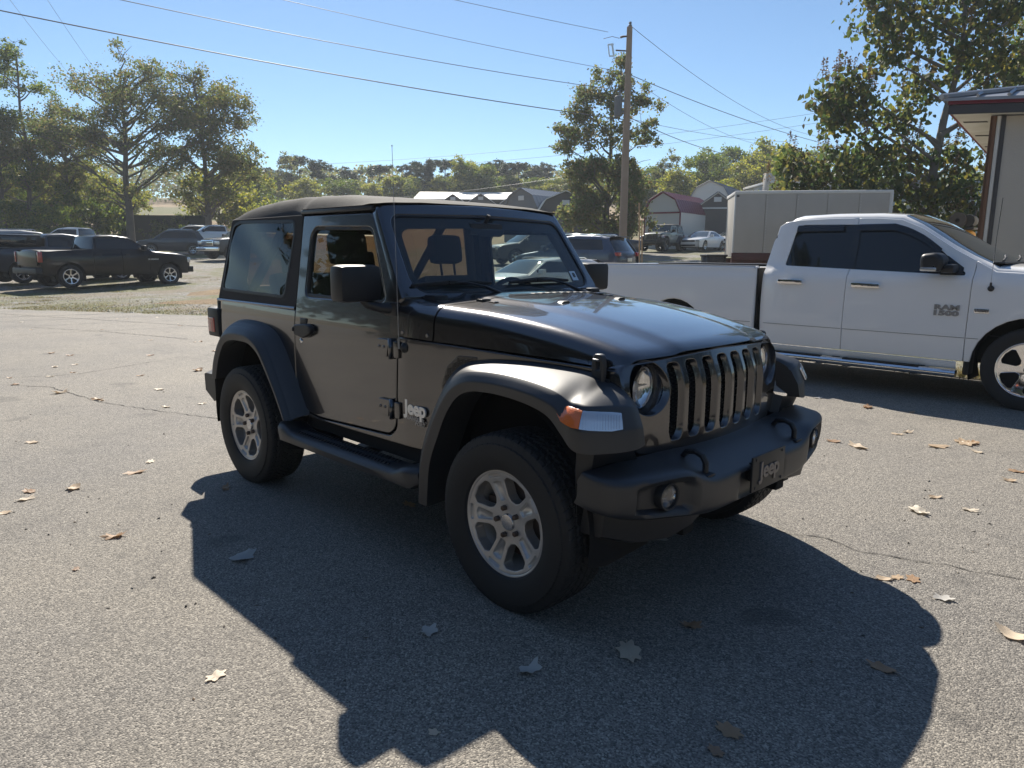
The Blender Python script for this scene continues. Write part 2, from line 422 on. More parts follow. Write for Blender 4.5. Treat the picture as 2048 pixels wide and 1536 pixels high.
# ------------------------------------------------------------ the grey two-door soft-top 4x4
def Ys(x, z):
    y = sm([(.45, .792), (.62, .800), (.85, .804), (1.08, .800), (1.18, .790), (1.30, .772), (1.75, .705), (1.9, .68)], z)
    if x > -.80: y -= sm([(-.80, 0), (-.60, .022), (-.3, .058), (0, .098), (.25, .132), (.45, .155)], x)
    return y
def zT(x): return sm([(-1.0, 1.292), (-.85, 1.285), (-.60, 1.264), (-.30, 1.247), (0, 1.210), (.25, 1.163), (.40, 1.124), (.50, 1.10)], x)
def zB(x): return sm([(-1.0, 1.112), (-.6, 1.104), (0, 1.088), (.45, 1.066)], x)
def hood_row(x, xs=None, drop=0):
    """points from the right edge over the top to the left edge; x may vary with y through xs"""
    half = []
    for t in [0, .1, .2, .3, .38, .44, .5, .56, .62, .7, .8, .9, 1.0]:
        half.append(('t', t))
    for t in range(1, 9): half.append(('c', t/8))
    for t in (.25, .5, .75, 1): half.append(('s', t))
    out = []
    for k, t in half:
        w0 = Ys(x, 1.10)
        if k == 't': y = t*(w0-.085)
        elif k == 'c': y = w0-.085+.077*math.sin(t*PI/2)
        else: y = w0-.008+.008*t
        xx = xs(y) if xs else x
        zt = zT(xx); zb = zB(xx); cr = .026*(1-(y/w0)**2)
        e = .40-.07*(xx+.6); q = max(0, min(1, (e-y)/.07+.5)); cr += .011*q*q*(3-2*q)
        if k == 't': z = zt+cr
        elif k == 'c': z = zt-.080*(1-math.cos(t*PI/2))
        else: z = zt-.080+(zb-zt+.080)*t
        if k == 'c': z += cr*(1-t)
        out.append((xx, y, z-drop*(1 if k != 's' else (1-t)))) 
    return [(a, -b, c) for a, b, c in reversed(out)]+out[1:]
jeep = thing('parked_suv', 'dark grey two-door off-road suv with black soft top parked in the middle foreground', 'suv')
def both(f):
    for s in (-1, 1): f(s)

# body side panels, one each side
def body_side(s):
    P = [(-3.065, 1.188, .02), (-1.936, 1.176), (-1.943, .93), (-1.944, .78), (-1.908, .655), (-1.835, .560), (-1.68, .546), (-.965, .575, .03), (-.905, .625, .03), (-.893, .78), (-.876, 1.106),
         (.395, 1.064), (.395, .93), (.30, .93), (-.05, .96), (-.28, .95), (-.42, .88), (-.52, .78), (-.62, .62), (-.715, .545), (-1.36, .536), (-1.835, .536),
         (-1.86, .62), (-1.97, .78), (-2.08, .90), (-2.2, .955), (-2.62, .955), (-2.74, .90), (-2.84, .78), (-2.90, .66), (-3.065, .60, .03)]
    mb = panel(rpoly(P, 4), [], lambda x, z, d: (x, s*(Ys(x, z)-d-.03*max(0, (-x-2.99)/.075)**2), z), thick=.03, bev=.006, step=.035)
    obj('body_side', mb, M['granite'], jeep)
both(body_side)
mb = MB()   # inner structure, floor, firewall, inner fenders, frame
mb.box(-3.03, -.80, -.74, .74, .50, .56); mb.box(-.86, -.80, -.74, .74, .50, 1.24); mb.box(-3.03, -3.0, -.74, .74, .5, 1.17)
mb.box(-2.0, -1.9, -.735, .735, .5, .80); 
for s in (-1, 1):
    mb.box(-.80, .26, s*.46, s*.56, .50, 1.05); mb.box(-2.98, -1.95, s*.50, s*.56, .5, 1.0); mb.box(-2.98, -1.95, s*.50, s*.77, .96, .985)
    mb.box(-.78, -.66, s*.5, s*.77, .35, 1.05); mb.box(-1.92, -1.86, s*.5, s*.77, .45, .95); mb.box(-.7, .26, s*.5, s*.62, .97, 1.04)
    mb.box(-3.15, .60, s*.38, s*.46, .38, .50, .01)
mb.box(-1.85, -.75, -.76, .76, .46, .56)
obj('underbody', mb, M['void'], jeep, 0)
mb = MB()
for x in (0, -2.46):
    mb.tube([(x, -.70, .39), (x, .70, .39)], .045, 12); mb.lathe([(.0, -.12), (.08, -.11), (.13, 0), (.08, .11), (0, .12)], (x, .15 if x == 0 else 0, .38), (1, 0, 0), 16)
    for s in (-1, 1): mb.tube([(x+.05, s*.55, .40), (x+.03, s*.52, .85)], .03, 8)
mb.box(.30, .42, -.40, .40, .34, .44, .01); mb.tube([(.14, -.65, .40), (.14, .65, .36)], .018, 8)
obj('axle', mb, M['steel'], jeep)

# cowl between hood and windshield
rows = [hood_row(x) for x in (-.628, -.66, -.70, -.76, -.82, -.88, -.95)]
mb = MB(); mb.grid(rows); cowl = obj('cowl', mb, M['granite'], jeep, 40)
mb = MB()
for k in range(9):
    y = -.05+.058*k; zz = zT(-.66)+.030-.03*(y/.75)**2; mb.box(-.69, -.645, y, y+.036, zz-.012, zz+.009, .003)
obj('cowl_vent', mb, M['plastic'], cowl, 0)

# hood
def xf(y): return .468-.17*y*y
rows = []
for u in [0, .012, .03, .08, .15, .22, .3, .38, .46, .54, .62, .7, .78, .85, .91, .95, .975, .99, 1]:
    rows.append(hood_row(-.617+u*1.05, xs=lambda y, u=u: -.617+u*(xf(y)+.617), drop=0 if u < .95 else .017*((u-.95)/.05)**2))
r0 = rows[0]; rows = [[(x-.002, y, z-.02) for x, y, z in r0]]+rows
last = rows[-1]; rows.append([(x+.003, y, z-.006) for x, y, z in last]); rows.append([(x-.008, y, z-.011) for x, y, z in last]); rows.append([(x-.05, y, z-.010) for x, y, z in last])
mb = MB(); mb.grid(rows); hood = obj('hood', mb, M['granite'], jeep, 50)
for s in (-1, 1):   # rubber windshield stops on the hood
    z0 = zT(-.30)+.022
    mb = MB(); P = [(-.10, 0), (-.098, .012), (-.02, .013), (0, .024), (.045, .024), (.07, .0)]
    mb.prism(P, lambda a, b, d: (-.30+.010*a, s*.221+a*1.0, z0+b), 0, 1); mb = MB()
    mb.prism([(-.085, 0), (-.083, .012), (-.01, .014), (.01, .024), (.05, .024), (.075, 0)], lambda a, b, d: (-.30+d, s*.23+a, z0+b-.004), -.016, .016)
    obj('hood_bumper', mb, M['plastic'], hood, 30)
    mb = MB(); zz = zT(-.60)+.012    # hood hinge bracket
    mb.box(-.645, -.60, s*.47-.012, s*.47+.05, zz, zz+.018, .004); mb.box(-.60, -.53, s*.47+.01, s*.47+.04, zz-.004, zz+.008, .003)
    obj('hood_hinge', mb, M['granite'], hood)
    # side latch: rubber strap over a base
    w = Ys(.31, 1.1); mb = MB()
    def L(a, b, d): return (.315+a, s*(w+.006+d-.10*max(0, b-.055)), 1.055+b)
    P = rpoly([(-.026, -.055, .01), (.026, -.055, .01), (.030, .03, .01), (.024, .075, .018), (-.024, .075, .018), (-.030, .03, .01)], 3)
    H = rpoly([(-.009, .010, .003), (.011, .010, .003), (.011, .045, .003), (-.009, .045, .003)], 2)
    mb = panel(P, [H], lambda a, b, d: L(a, b, .030-d), thick=.024, bev=.006, step=.012)
    lt = obj('hood_latch', mb, M['flare'], hood)
    mb = MB(); mb.box(.275, .355, s*(w-.02), s*(w+.018), .985, 1.03, .008); obj('latch_base', mb, M['plastic'], hood); mb = MB(); mb.tube([L(-.02, -.045, .03), L(-.02, -.03, .045), L(.02, -.03, .045), L(.02, -.045, .03)], .004, 6)
    obj('latch_hook', mb, M['plastic'], hood)
    mb = MB(); mb.tube([L(-.016, .052, .034), L(.016, .052, .034)], .005, 8); obj('latch_pin', mb, M['chrome'], hood)
mb = MB(); mb.tube([(-.2, 0, zT(-.2)+.036), (-.185, 0, zT(-.2)+.042)], .01, 6)

# grille
def gx(z): return sm([(.68, .497), (.76, .505), (.90, .507), (.98, .504), (1.02, .494), (1.08, .470), (1.13, .450)], z)
def gfn(y, z, d): return (gx(z)-.18*y*y-d, y, z)
G = [(-.650, 1.090, .085), (0, 1.116), (.650, 1.090, .085), (.668, .99, .05), (.632, .84), (.590, .70, .10), (0, .696), (-.590, .70, .10), (-.632, .84), (-.668, .99, .05)]
slots = []; heads = []
for k in range(7):
    y = -.36+.12*k; slots.append(rpoly([(y-.040, 1.082-.05*y*y, .026), (y+.040, 1.082-.05*y*y, .026), (y+.045, .93), (y+.043, .79), (y+.028, .752, .015), (y-.028, .752, .015), (y-.043, .79), (y-.045, .93)], 3))
for s in (-1, 1): heads.append(circle(s*.516, .985, .108, 48))
mb = panel(rpoly(G, 6), slots+heads, gfn, thick=.06, bev=.010, step=.018, hthick=.026, hbev=.006, htaper=.011, gridstep=.035, seg=3)
grille = obj('grille', mb, M['granite'], jeep, 40)
mb = MB()
for k in range(7):     # honeycomb behind every slot
    y0 = -.36+.12*k
    for i in range(-2, 3):
        for j in range(-10, 12):
            cy = y0+i*.0185; cz = .925+j*.0165+(.00825 if i % 2 else 0)
            if not (.745 < cz < 1.10): continue
            a = [gfn(cy+.0115*math.cos(q*PI/3), cz+.0095*math.sin(q*PI/3), .036) for q in range(6)]; b = [gfn(cy+.0088*math.cos(q*PI/3), cz+.0070*math.sin(q*PI/3), .056) for q in range(6)]
            mb.grid([a, b], wrap=True)
tag(obj('grille_mesh', mb, M['plastic'], grille, 0, rec=False), kind='stuff')
mb = MB(); mb.grid([[gfn(y, z, .15) for y in (-.66, -.4, -.2, 0, .2, .4, .66)] for z in (.70, .8, .9, 1, 1.1)]); mb.grid([[(gx(z)-.06-.1, y, z) for z in (.70, .9, 1.1)] for y in (-.66, .66)])
obj('radiator_support', mb, M['void'], grille, 0)
def headlamp(s):
    o = gfn(s*.516, .985, .0); ax = Vector((1, s*.0, 0))
    mb = MB(); mb.lathe([(.1035, -.018), (.1015, -.022), (.0965, -.050)], o, ax, 48); obj('headlight_bowl', mb, M['granite'], grille, 50)
    mb = MB(); mb.lathe([(.0968, -.048), (.096, -.064), (.089, -.068), (.088, -.060)], o, ax, 48); obj('headlight_bezel', mb, M['blackgloss'], grille)
    h = MB(); h.lathe([(.089, -.066), (.084, -.071), (.070, -.080), (.035, -.090), (.0, -.093)], o, ax, 40)
    hl = obj('headlight', h, M['reflector'], grille)
    h = MB(); h.lathe([(.090, -.064), (.07, -.054), (.045, -.047), (.02, -.043), (0, -.042)], o, ax, 40); obj('headlight', h, M['lens'], grille)
    h = MB(); h.lathe([(.0955, -.068), (.0945, -.058), (.089, -.056), (.0865, -.066)], o, ax, 48); obj('headlight_ring', h, M['chrome'], grille)
    h = MB(); h.lathe([(.022, -.093), (.022, -.080), (.018, -.076), (0, -.075)], o, ax, 20); h.box(o[0]-.082, o[0]-.076, o[1]-.075, o[1]+.075, o[2]-.003, o[2]+.003)
    obj('headlight', h, M['lampclear'], grille)
both(headlamp)

# fender flares, lofted from explicit stations A(body) B C(outer crown) D(lip bottom) E(inner lip) F
def flare(name, st, s, n=5):
    rows = []
    flat = spline([tuple(c for p in r for c in p) for r in st], n)
    for r in flat:
        P = [Vector(r[i:i+3]) for i in range(0, len(r), 3)]
        A, B, Cc, D, E, Fp = P; inw = Vector((A.x-Cc.x, A.y-Cc.y, 0)).normalized()
        Cr = Cc+inw*.040; B = A.lerp(Cr, .62)+Vector((0, 0, .006)); Rg = Cc.lerp(D, .52)+Vector((Cc.x-D.x, Cc.y-D.y, 0))*.4
        row = [A, A.lerp(B, .5)+Vector((0, 0, .002)), B, A.lerp(Cr, .86)+Vector((0, 0, .003))]
        row += [Cr+inw*.010+Vector((0, 0, .001)), Cr+Vector((0, 0, -.003)), Cr.lerp(Rg, .12)+Vector((0, 0, .001)), Cr.lerp(Rg, .5), Cr.lerp(Rg, .86), Cr.lerp(Rg, .97)+(D-Rg)*.02, Rg+(D-Rg)*.10, Rg.lerp(D, .5), D, E, Fp]
        rows.append([(p.x, s*p.y, p.z) for p in row])
    mb = MB(); mb.grid(rows)
    for end in (rows[0], rows[-1]): mb.poly(end)
    return obj(name, mb, M['flare'], jeep, 40)
def fstat(A, T, L, yo=.938, yb=.90, yi=.80):
    """A: body edge (x,y,z); T outer crown (x,z); L lip (x,z)"""
    ax, ay, az = A; tx, tz = T; lx, lz = L; dx, dz = lx-tx, lz-tz
    tz -= .008
    return ((ax, ay, az+.014), (tx+(ax-tx)*.22, yb-.002, tz+.014+(az-tz)*.25), (tx, yo, tz), (lx, yo-.008, lz), (lx+dx*.02, yo-.035, lz+dz*.02), (lx-dx*.15, yi-.05, lz-dz*.15))
front = [
 fstat((-.715, .79, .33), (-.560, .36), (-.500, .34)),
 fstat((-.700, .79, .545), (-.540, .56), (-.475, .55)),
 fstat((-.640, .79, .69), (-.475, .73), (-.410, .70)),
 fstat((-.575, .78, .82), (-.400, .865), (-.350, .815)),
 fstat((-.510, .775, .925), (-.320, .965), (-.275, .90)),
 fstat((-.42, .765, 1.00), (-.220, 1.022), (-.19, .938)),
 fstat((-.28, .75, 1.035), (-.10, 1.040), (-.09, .948)),
 fstat((-.10, .725, 1.046), (.03, 1.043), (.02, .948)),
 fstat((.08, .70, 1.046), (.17, 1.033), (.15, .935)),
 fstat((.22, .685, 1.040), (.29, 1.012), (.262, .905)),
 fstat((.30, .670, 1.030), (.355, .985), (.335, .845)),
 ((.34, .665, 1.022), (.375, .86, .985), (.398, .942, .972), (.398, .940, .800), (.375, .91, .800), (.34, .80, .86)),
 ((.37, .660, 1.015), (.41, .84, .985), (.452, .925, .965), (.455, .925, .790), (.43, .90, .790), (.38, .78, .85)),
 ((.39, .655, 1.008), (.45, .78, .985), (.500, .835, .962), (.508, .840, .788), (.47, .83, .79), (.40, .74, .85)),
 ((.41, .650, 1.000), (.48, .70, .978), (.532, .740, .955), (.545, .745, .790), (.50, .74, .79), (.42, .70, .85)),
 ((.42, .645, .985), (.49, .665, .962), (.535, .680, .940), (.550, .682, .800), (.50, .68, .80), (.43, .66, .85)),
]
rear = [
 fstat((-2.93, .79, .66), (-2.905, .66), (-2.84, .655)),
 fstat((-2.90, .79, .80), (-2.865, .79), (-2.80, .76)),
 fstat((-2.85, .79, .95), (-2.785, .925), (-2.735, .86)),
 fstat((-2.76, .79, 1.035), (-2.69, 1.010), (-2.655, .925)),
 fstat((-2.62, .79, 1.062), (-2.57, 1.046), (-2.55, .950)),
 fstat((-2.46, .79, 1.065), (-2.44, 1.052), (-2.43, .955)),
 fstat((-2.31, .79, 1.050), (-2.32, 1.044), (-2.31, .948)),
 fstat((-2.17, .79, 1.010), (-2.205, 1.000), (-2.205, .905)),
 fstat((-2.07, .79, .93), (-2.12, .92), (-2.13, .835)),
 fstat((-1.985, .79, .82), (-2.03, .80), (-2.045, .735)),
 fstat((-1.895, .79, .68), (-1.945, .675), (-1.97, .635)),
 fstat((-1.825, .79, .555), (-1.875, .55), (-1.905, .535)),
 fstat((-1.815, .79, .535), (-1.865, .53), (-1.900, .525)),
]
def flares(s):
    ff = flare('front_fender_flare', front, s); rf = flare('rear_fender_flare', rear, s)
    # marker lamp wrapped round the nose of the flare
    P = [(.322, .946, .934), (.345, .947, .962), (.398, .950, .962), (.436, .942, .958)]
    def strip(pts, name, m):   # pts: list of (x, y, ztop, zbot)
        mb = MB(); o = []
        for x, y, zt, zb in pts:
            iv = Vector((.36-x, .66-y, 0)).normalized(); w = Vector((x, y, 0)); f = lambda t, out: w+iv*(.030*(1-t)-out)+Vector((0, 0, zt+(zb-zt)*t))
            o.append([tuple(q) for q in (f(0, -.004), f(.03, .003), f(.5, .0055), f(.97, .004), f(1, -.003))])
        o = [[(a, s*b, c) for a, b, c in r] for r in o]
        mb.grid(o); mb.poly([q for q in o[0]]); mb.poly([q for q in o[-1]])
        return obj(name, mb, m, ff, 50)
    strip([(.318, .934, .936, .926), (.345, .943, .957, .900), (.372, .947, .958, .892), (.402, .949, .955, .886), (.432, .941, .950, .884)], 'marker_lens', M['amber'])
    strip([(.434, .941, .950, .884), (.462, .918, .948, .880), (.486, .880, .944, .876), (.508, .838, .940, .872), (.526, .796, .933, .876)], 'turn_signal_lens', M['lampclear'])
    mb = MB()
    for i in range(14):
        t = i/13; x = lerp([(0, .445), (.4, .480), (.8, .508), (1, .520)], t); y = lerp([(0, .933), (.4, .889), (.8, .838), (1, .810)], t)
        mb.tube([(x+.003-.016, s*(y+.003-.018), .944-.016*t), (x+.004, s*(y+.005), .882)], .0013, 4)
    obj('turn_signal_lens', mb, M['lens'], ff, 0)
    # wheel arch liner
    for cx in (0, -2.46):
        mb = MB(); mb.lathe([(.545, .50), (.56, .80), (.53, .88)], (cx+(.0 if cx else -.08), 0, .42), (0, s, 0), 30, a0=-PI*.56, a1=PI*.56)
        obj('wheel_liner', mb, M['void'], ff if cx == 0 else rf, 40)
both(flares)

# doors
DOOR = [(-1.935, 1.20), (-1.938, .93), (-1.939, .78), (-1.903, .658, .03), (-1.832, .566, .05), (-1.68, .552), (-.968, .582, .04), (-.911, .629, .04), (-.899, .78), (-.882, 1.09), (-.905, 1.29, .03), (-1.212, 1.732, .02), (-1.934, 1.738, .015)]
WIN = [(-1.838, 1.262, .05), (-1.05, 1.262, .02), (-1.015, 1.292, .02), (-1.196, 1.655, .05), (-1.785, 1.668, .05), (-1.83, 1.62, .04)]
def dfn(s, off=0):
    return lambda x, z, d: (x, s*(Ys(x, z)+.001+off-d), z)
door_pts = rpoly(DOOR, 4); win_pts = rpoly(WIN, 5)
def door(s):
    mb = panel(door_pts, [win_pts], dfn(s), thick=.035, bev=.006, step=.035, gap=.003, hthick=.03, hbev=.008, seg=3, back=True)
    d = obj('door', mb, M['granite'], jeep)
    fr = panel(inset(win_pts, -.004), [inset(win_pts, .016)], dfn(s), thick=.02, bev=.004, step=.03, hbev=.003); obj('window_seal', mesh('window_seal', MB().add([(x, y-s*.006, z) for x, y, z in fr.v], fr.f), M['plastic']), None, d)
    g = MB(); w = inset(resample(win_pts, .05), .014); gp = panel(w, [], dfn(s), thick=.003, bev=.0005, step=.06)
    g = MB(); r = delaunay_2d_cdt([Vector(p) for p in w], [], [list(range(len(w)))], 1, 1e-6)
    g.add([dfn(s)(p[0], p[1], .018) for p in r[0]], [tuple(f) for f in r[2]])
    obj('door_glass', g, M['sideglass'], d)
    # rain channel above the door
    mb = MB(); mb.box(-1.955, -1.215, s*.690, s*.716, 1.744, 1.768, .006); obj('door_rail', mb, M['flare'], jeep)
    # handle: paddle with thumb button, lock barrel below
    y = Ys(-1.8, 1.08)
    mb = panel(rpoly([(-1.915, 1.092, .01), (-1.915, 1.040, .01), (-1.80, 1.020, .02), (-1.765, 1.028, .02), (-1.70, 1.055, .02), (-1.70, 1.098, .02), (-1.755, 1.108, .01)], 3), [], lambda a, b, d: (a, s*(y+.034-d-.6*max(0, abs(a+1.80)-.09)), b), thick=.028, bev=.010, step=.014)
    mb.box(-1.865, -1.79, s*(y-.005), s*(y+.004), 1.09, 1.135, .01)
    mb.box(-1.905, -1.885, s*(y), s*(y+.04), 1.055, 1.08, .006)
    obj('door_handle', mb, M['plastic'], d)
    mb = MB(); mb.lathe([(0, .010), (.010, .010), (.014, .008), (.017, .004), (.0175, -.004)], (-1.858, s*y, .996), (0, s, 0), 20); obj('door_lock', mb, M['chrome'], d)
    # hinges
    for z in (1.047, .733):
        mb = panel(rpoly([(-1.035, z+.040, .005), (-1.050, z-.025, .01), (-1.020, z-.048, .01), (-.955, z-.050, .006), (-.940, z+.042, .006)], 2), [], lambda a, b, d: (a, s*(Ys(a, b)+.018-d), b), thick=.020, bev=.004, step=.02)
        mb.tube([(-.925, s*(Ys(-.9, z)+.014), z-.058), (-.925, s*(Ys(-.9, z)+.014), z+.048)], .0125, 12); mb.box(-.915, -.862, s*(Ys(-.9, z)), s*(Ys(-.9, z)+.014), z-.05, z+.035, .004)
        for bx in (-1.018, -.978): mb.lathe([(0, .004), (.007, .004), (.008, 0)], (bx, s*(Ys(bx, z)+.018), z), (0, s, 0), 8)
        obj('door_hinge', mb, M['granite'], d)
    # mirror
    mb = MB(); mb.box(-1.105, -.985, s*.812, s*1.050, 1.278, 1.462, .032)
    mi = obj('side_mirror', mb, M['plastic'], jeep, 50)
    mb = MB(); mb.tube([(-1.04, s*.90, 1.29), (-1.03, s*.87, 1.262), (-.985, s*.82, 1.245), (-.945, s*.77, 1.240)], [.026, .030, .032, .040], 10, flat=.8); mb.box(-1.0, -.895, s*.765, s*.80, 1.205, 1.275, .01); obj('mirror_arm', mb, M['plastic'], mi, 50)
    mb = MB(); mb.box(-1.112, -1.104, s*.835, s*1.03, 1.30, 1.44); obj('mirror_glass', mb, M['chrome'], mi)
both(door)
# painted belt rail under the soft top
def rail(s):
    mb = MB(); mb.grid([[(x, s*(Ys(x, 1.18)+o), z) for o, z in ((-.01, 1.176), (.004, 1.178), (.007, 1.186), (.002, 1.195), (-.02, 1.200), (-.05, 1.200))] for x in (-3.06, -2.8, -2.5, -2.2, -1.945)])
    obj('belt_rail', mb, M['granite'], jeep)
both(rail)

# windshield frame and glass
def wx(z): return -.845-(z-1.285)*.70
def wfn(y, z, d): return (wx(z)+.045*(1-(y/.75)**2)-d*.82, y, z-d*.57)
WF = rpoly([(-.782, 1.292, .02), (-.70, 1.79, .05), (0, 1.805), (.70, 1.79, .05), (.782, 1.292, .02), (0, 1.288)], 6)
WG = rpoly([(-.700, 1.322, .10), (-.655, 1.722, .07), (0, 1.735), (.655, 1.722, .07), (.700, 1.322, .10), (0, 1.315)], 7)
mb = panel(WF, [WG], wfn, thick=.055, bev=.022, step=.03, hthick=.02, hbev=.010, seg=4)
wf = obj('windshield_frame', mb, M['granite'], jeep, 50)
mb = panel(inset(WG, -.002), [inset(WG, .008)], lambda a, b, d: wfn(a, b, d+.004), thick=.014, bev=.002, step=.03); obj('windshield_seal', mb, M['plastic'], wf)
w = resample(inset(WG, .004), .05); vs = [Vector(p) for p in w]+[Vector((y*.1, z*.05)) for y in range(-6, 7) for z in range(27, 35)]
r = delaunay_2d_cdt(vs, [(i, (i+1) % len(w)) for i in range(len(w))], [], 0, 1e-6)
g = MB(); g.add([wfn(p[0], p[1], .012) for p in r[0]], [tuple(f) for f in r[2] if inside((sum(r[0][i][0] for i in f)/3, sum(r[0][i][1] for i in f)/3), w)])
ws = obj('windshield_glass', g, M['glass'], wf, 60)
mb = panel(inset(WG, .006), [rpoly([(-.655, 1.355, .08), (-.615, 1.655, .05), (-.14, 1.668), (-.09, 1.625, .03), (.09, 1.625, .03), (.14, 1.668), (.615, 1.655, .05), (.655, 1.355, .08)], 6)], lambda a, b, d: wfn(a, b, d+.0145), thick=.001, bev=.0003, step=.05)
obj('windshield_border', mb, M['void'], wf)
for s in (-1, 1):
    mb = MB(); mb.box(-.845, -.755, s*.615-.045, s*.615+.045, 1.270, 1.312, .010); mb.box(-.76, -.715, s*.615-.04, s*.615+.04, 1.262, 1.286, .006); obj('windshield_hinge', mb, M['plastic'], wf)
# inspection sticker on the driver's lower corner
mb = MB(); mb.poly([wfn(.585-.030+a*.060, 1.390-.028+b*.056, .010) for a, b in ((0, 0), (1, 0), (1, 1), (0, 1))]); stk = obj('windshield_sticker', mb, M['sticker'], wf, 0)
o = Vector(wfn(.587, 1.392, .0085)); lettering('sticker_lettering', '8', .045, M['ink'], stk, frame(o, (0, 1, 0), Vector(wfn(.58, 1.5, 0))-Vector(wfn(.58, 1.4, 0))), ext=.0004, off=.0015)
# wipers
for yb, yt in ((-.14, -.62), (.52, .04)):
    z0 = 1.29; mb = MB()
    p0 = Vector(wfn(yb, 1.285, 0))+Vector((.055, 0, .00)); p1 = Vector(wfn(yb-.14, 1.335, 0))+Vector((.045, 0, .01)); p2 = Vector(wfn(yb-.25, 1.365, 0))+Vector((.03, 0, .005)); p3 = Vector(wfn(yb-.31, 1.368, 0))+Vector((.025, 0, 0))
    mb.tube([p0, p1], [.016, .013], 8, flat=.7); mb.tube([p1, p2, p3], [.010, .008, .007], 8, flat=.7); mb.lathe([(0, .02), (.02, .016), (.022, 0), (.02, -.03)], p0, (0.6, 0, .8), 14)
    wa = obj('wiper_arm', mb, M['plastic'], wf)
    mb = MB(); pts = [Vector(wfn(yb-.31+t, 1.368+.0*t-.014*abs(t)/.3, 0))+Vector((.010, 0, .004)) for t in (-.26, -.15, -.05, .05, .15, .26)]
    mb.tube(pts, [.006, .009, .011, .011, .009, .006], 6, flat=1.3); mb.box(*[c for ax in range(3) for c in ((Vector(wfn(yb-.31, 1.368, 0)))[ax]-(.012, .035, .008)[ax]+(.012, 0, .0)[ax], (Vector(wfn(yb-.31, 1.368, 0)))[ax]+(.018, .035, .012)[ax]+(.012, 0, .0)[ax])], .004)
    obj('wiper_blade', mb, M['rubber'], wa)

# soft top
def zr(x): return sm([(-2.93, 1.765), (-2.86, 1.800), (-2.7, 1.826), (-2.4, 1.848), (-2.1, 1.856), (-1.9, 1.852), (-1.6, 1.842), (-1.35, 1.818), (-1.20, 1.793), (-1.14, 1.780)], x)
rows = []
for x in [-2.945, -2.93, -2.90, -2.86, -2.80, -2.7, -2.55, -2.4, -2.25, -2.1, -1.97, -1.94, -1.88, -1.75, -1.6, -1.45, -1.3, -1.235, -1.20, -1.165]:
    row = []; we = Ys(x, 1.74)-.006 if x < -1.95 else (.712 if x < -1.25 else lerp([(-1.25, .712), (-1.165, .695)], x)); ze = 1.735 if x < -1.95 else 1.772
    if x > -1.25: ze = 1.778
    zt = zr(x)+ (-.006 if x in (-1.94,) else 0)
    if x <= -2.93: zt = lerp([(-2.945, 1.735), (-2.93, 1.768)], x)
    for t in [-1, -.985, -.96, -.93, -.89, -.84, -.76, -.6, -.4, -.2, 0, .2, .4, .6, .76, .84, .89, .93, .96, .985, 1]:
        a = abs(t); e = max(0, (a-.80)/.20); z = ze+(zt+.012*(1-a*a)-ze)*(1-e**2.4)
        z += .0025*math.sin(x*23+t*7)*(a > .5)*(1-e)
        row.append((x, t*(we), z))
    rows.append(row)
mb = MB(); mb.grid(rows)
top = obj('soft_top', mb, M['canvas'], jeep, 60)
SP = rpoly([(-3.058, 1.192, .02), (-2.935, 1.738, .03), (-1.946, 1.742), (-1.946, 1.190)], 4)
SW = rpoly([(-2.995, 1.268, .04), (-2.895, 1.690, .04), (-2.80, 1.712), (-2.055, 1.700, .03), (-2.04, 1.62), (-2.10, 1.255, .04)], 5)
def topside(s):
    f = lambda x, z, d: (x, s*(Ys(x, z)-.003-d), z)
    mb = panel(SP, [SW], f, thick=.012, bev=.005, step=.04, hthick=.006, hbev=.003, back=True); obj('top_side_panel', mb, M['canvas'], top)
    mb = panel(inset(SW, -.016), [inset(SW, .002)], lambda x, z, d: f(x, z, d-.003), thick=.004, bev=.0015, step=.04); obj('window_piping', mb, M['plastic'], top)
    w = resample(SW, .05); vs = [Vector(p) for p in w]+[Vector((-2.9+i*.1, 1.3+j*.09)) for i in range(9) for j in range(5)]
    r = delaunay_2d_cdt(vs, [(i, (i+1) % len(w)) for i in range(len(w))], [], 0, 1e-6)
    g = MB(); g.add([f(p[0], p[1], .004+.006*math.sin(p[0]*9+p[1]*14)*math.sin(p[1]*7)) for p in r[0]], [tuple(q) for q in r[2] if inside((sum(r[0][i][0] for i in q)/3, sum(r[0][i][1] for i in q)/3), w)])
    obj('quarter_window', g, M['vinyl'], top, 70)
both(topside)
def rfn(y, z, d): return (-3.058+(z-1.19)*.225-.02*(1-(y/.78)**2)+d, y, z)
mb = panel(rpoly([(-.775, 1.19), (-.70, 1.74, .03), (.70, 1.74, .03), (.775, 1.19)], 3), [rpoly([(-.58, 1.27, .05), (-.55, 1.66, .05), (.55, 1.66, .05), (.58, 1.27, .05)], 4)], rfn, thick=.012, bev=.005, step=.05, back=True)
obj('top_rear_panel', mb, M['canvas'], top)
mb = MB(); mb.grid([[rfn(y, z, .005) for y in (-.57, 0, .57)] for z in (1.28, 1.65)]); obj('rear_window', mb, M['vinyl'], top)
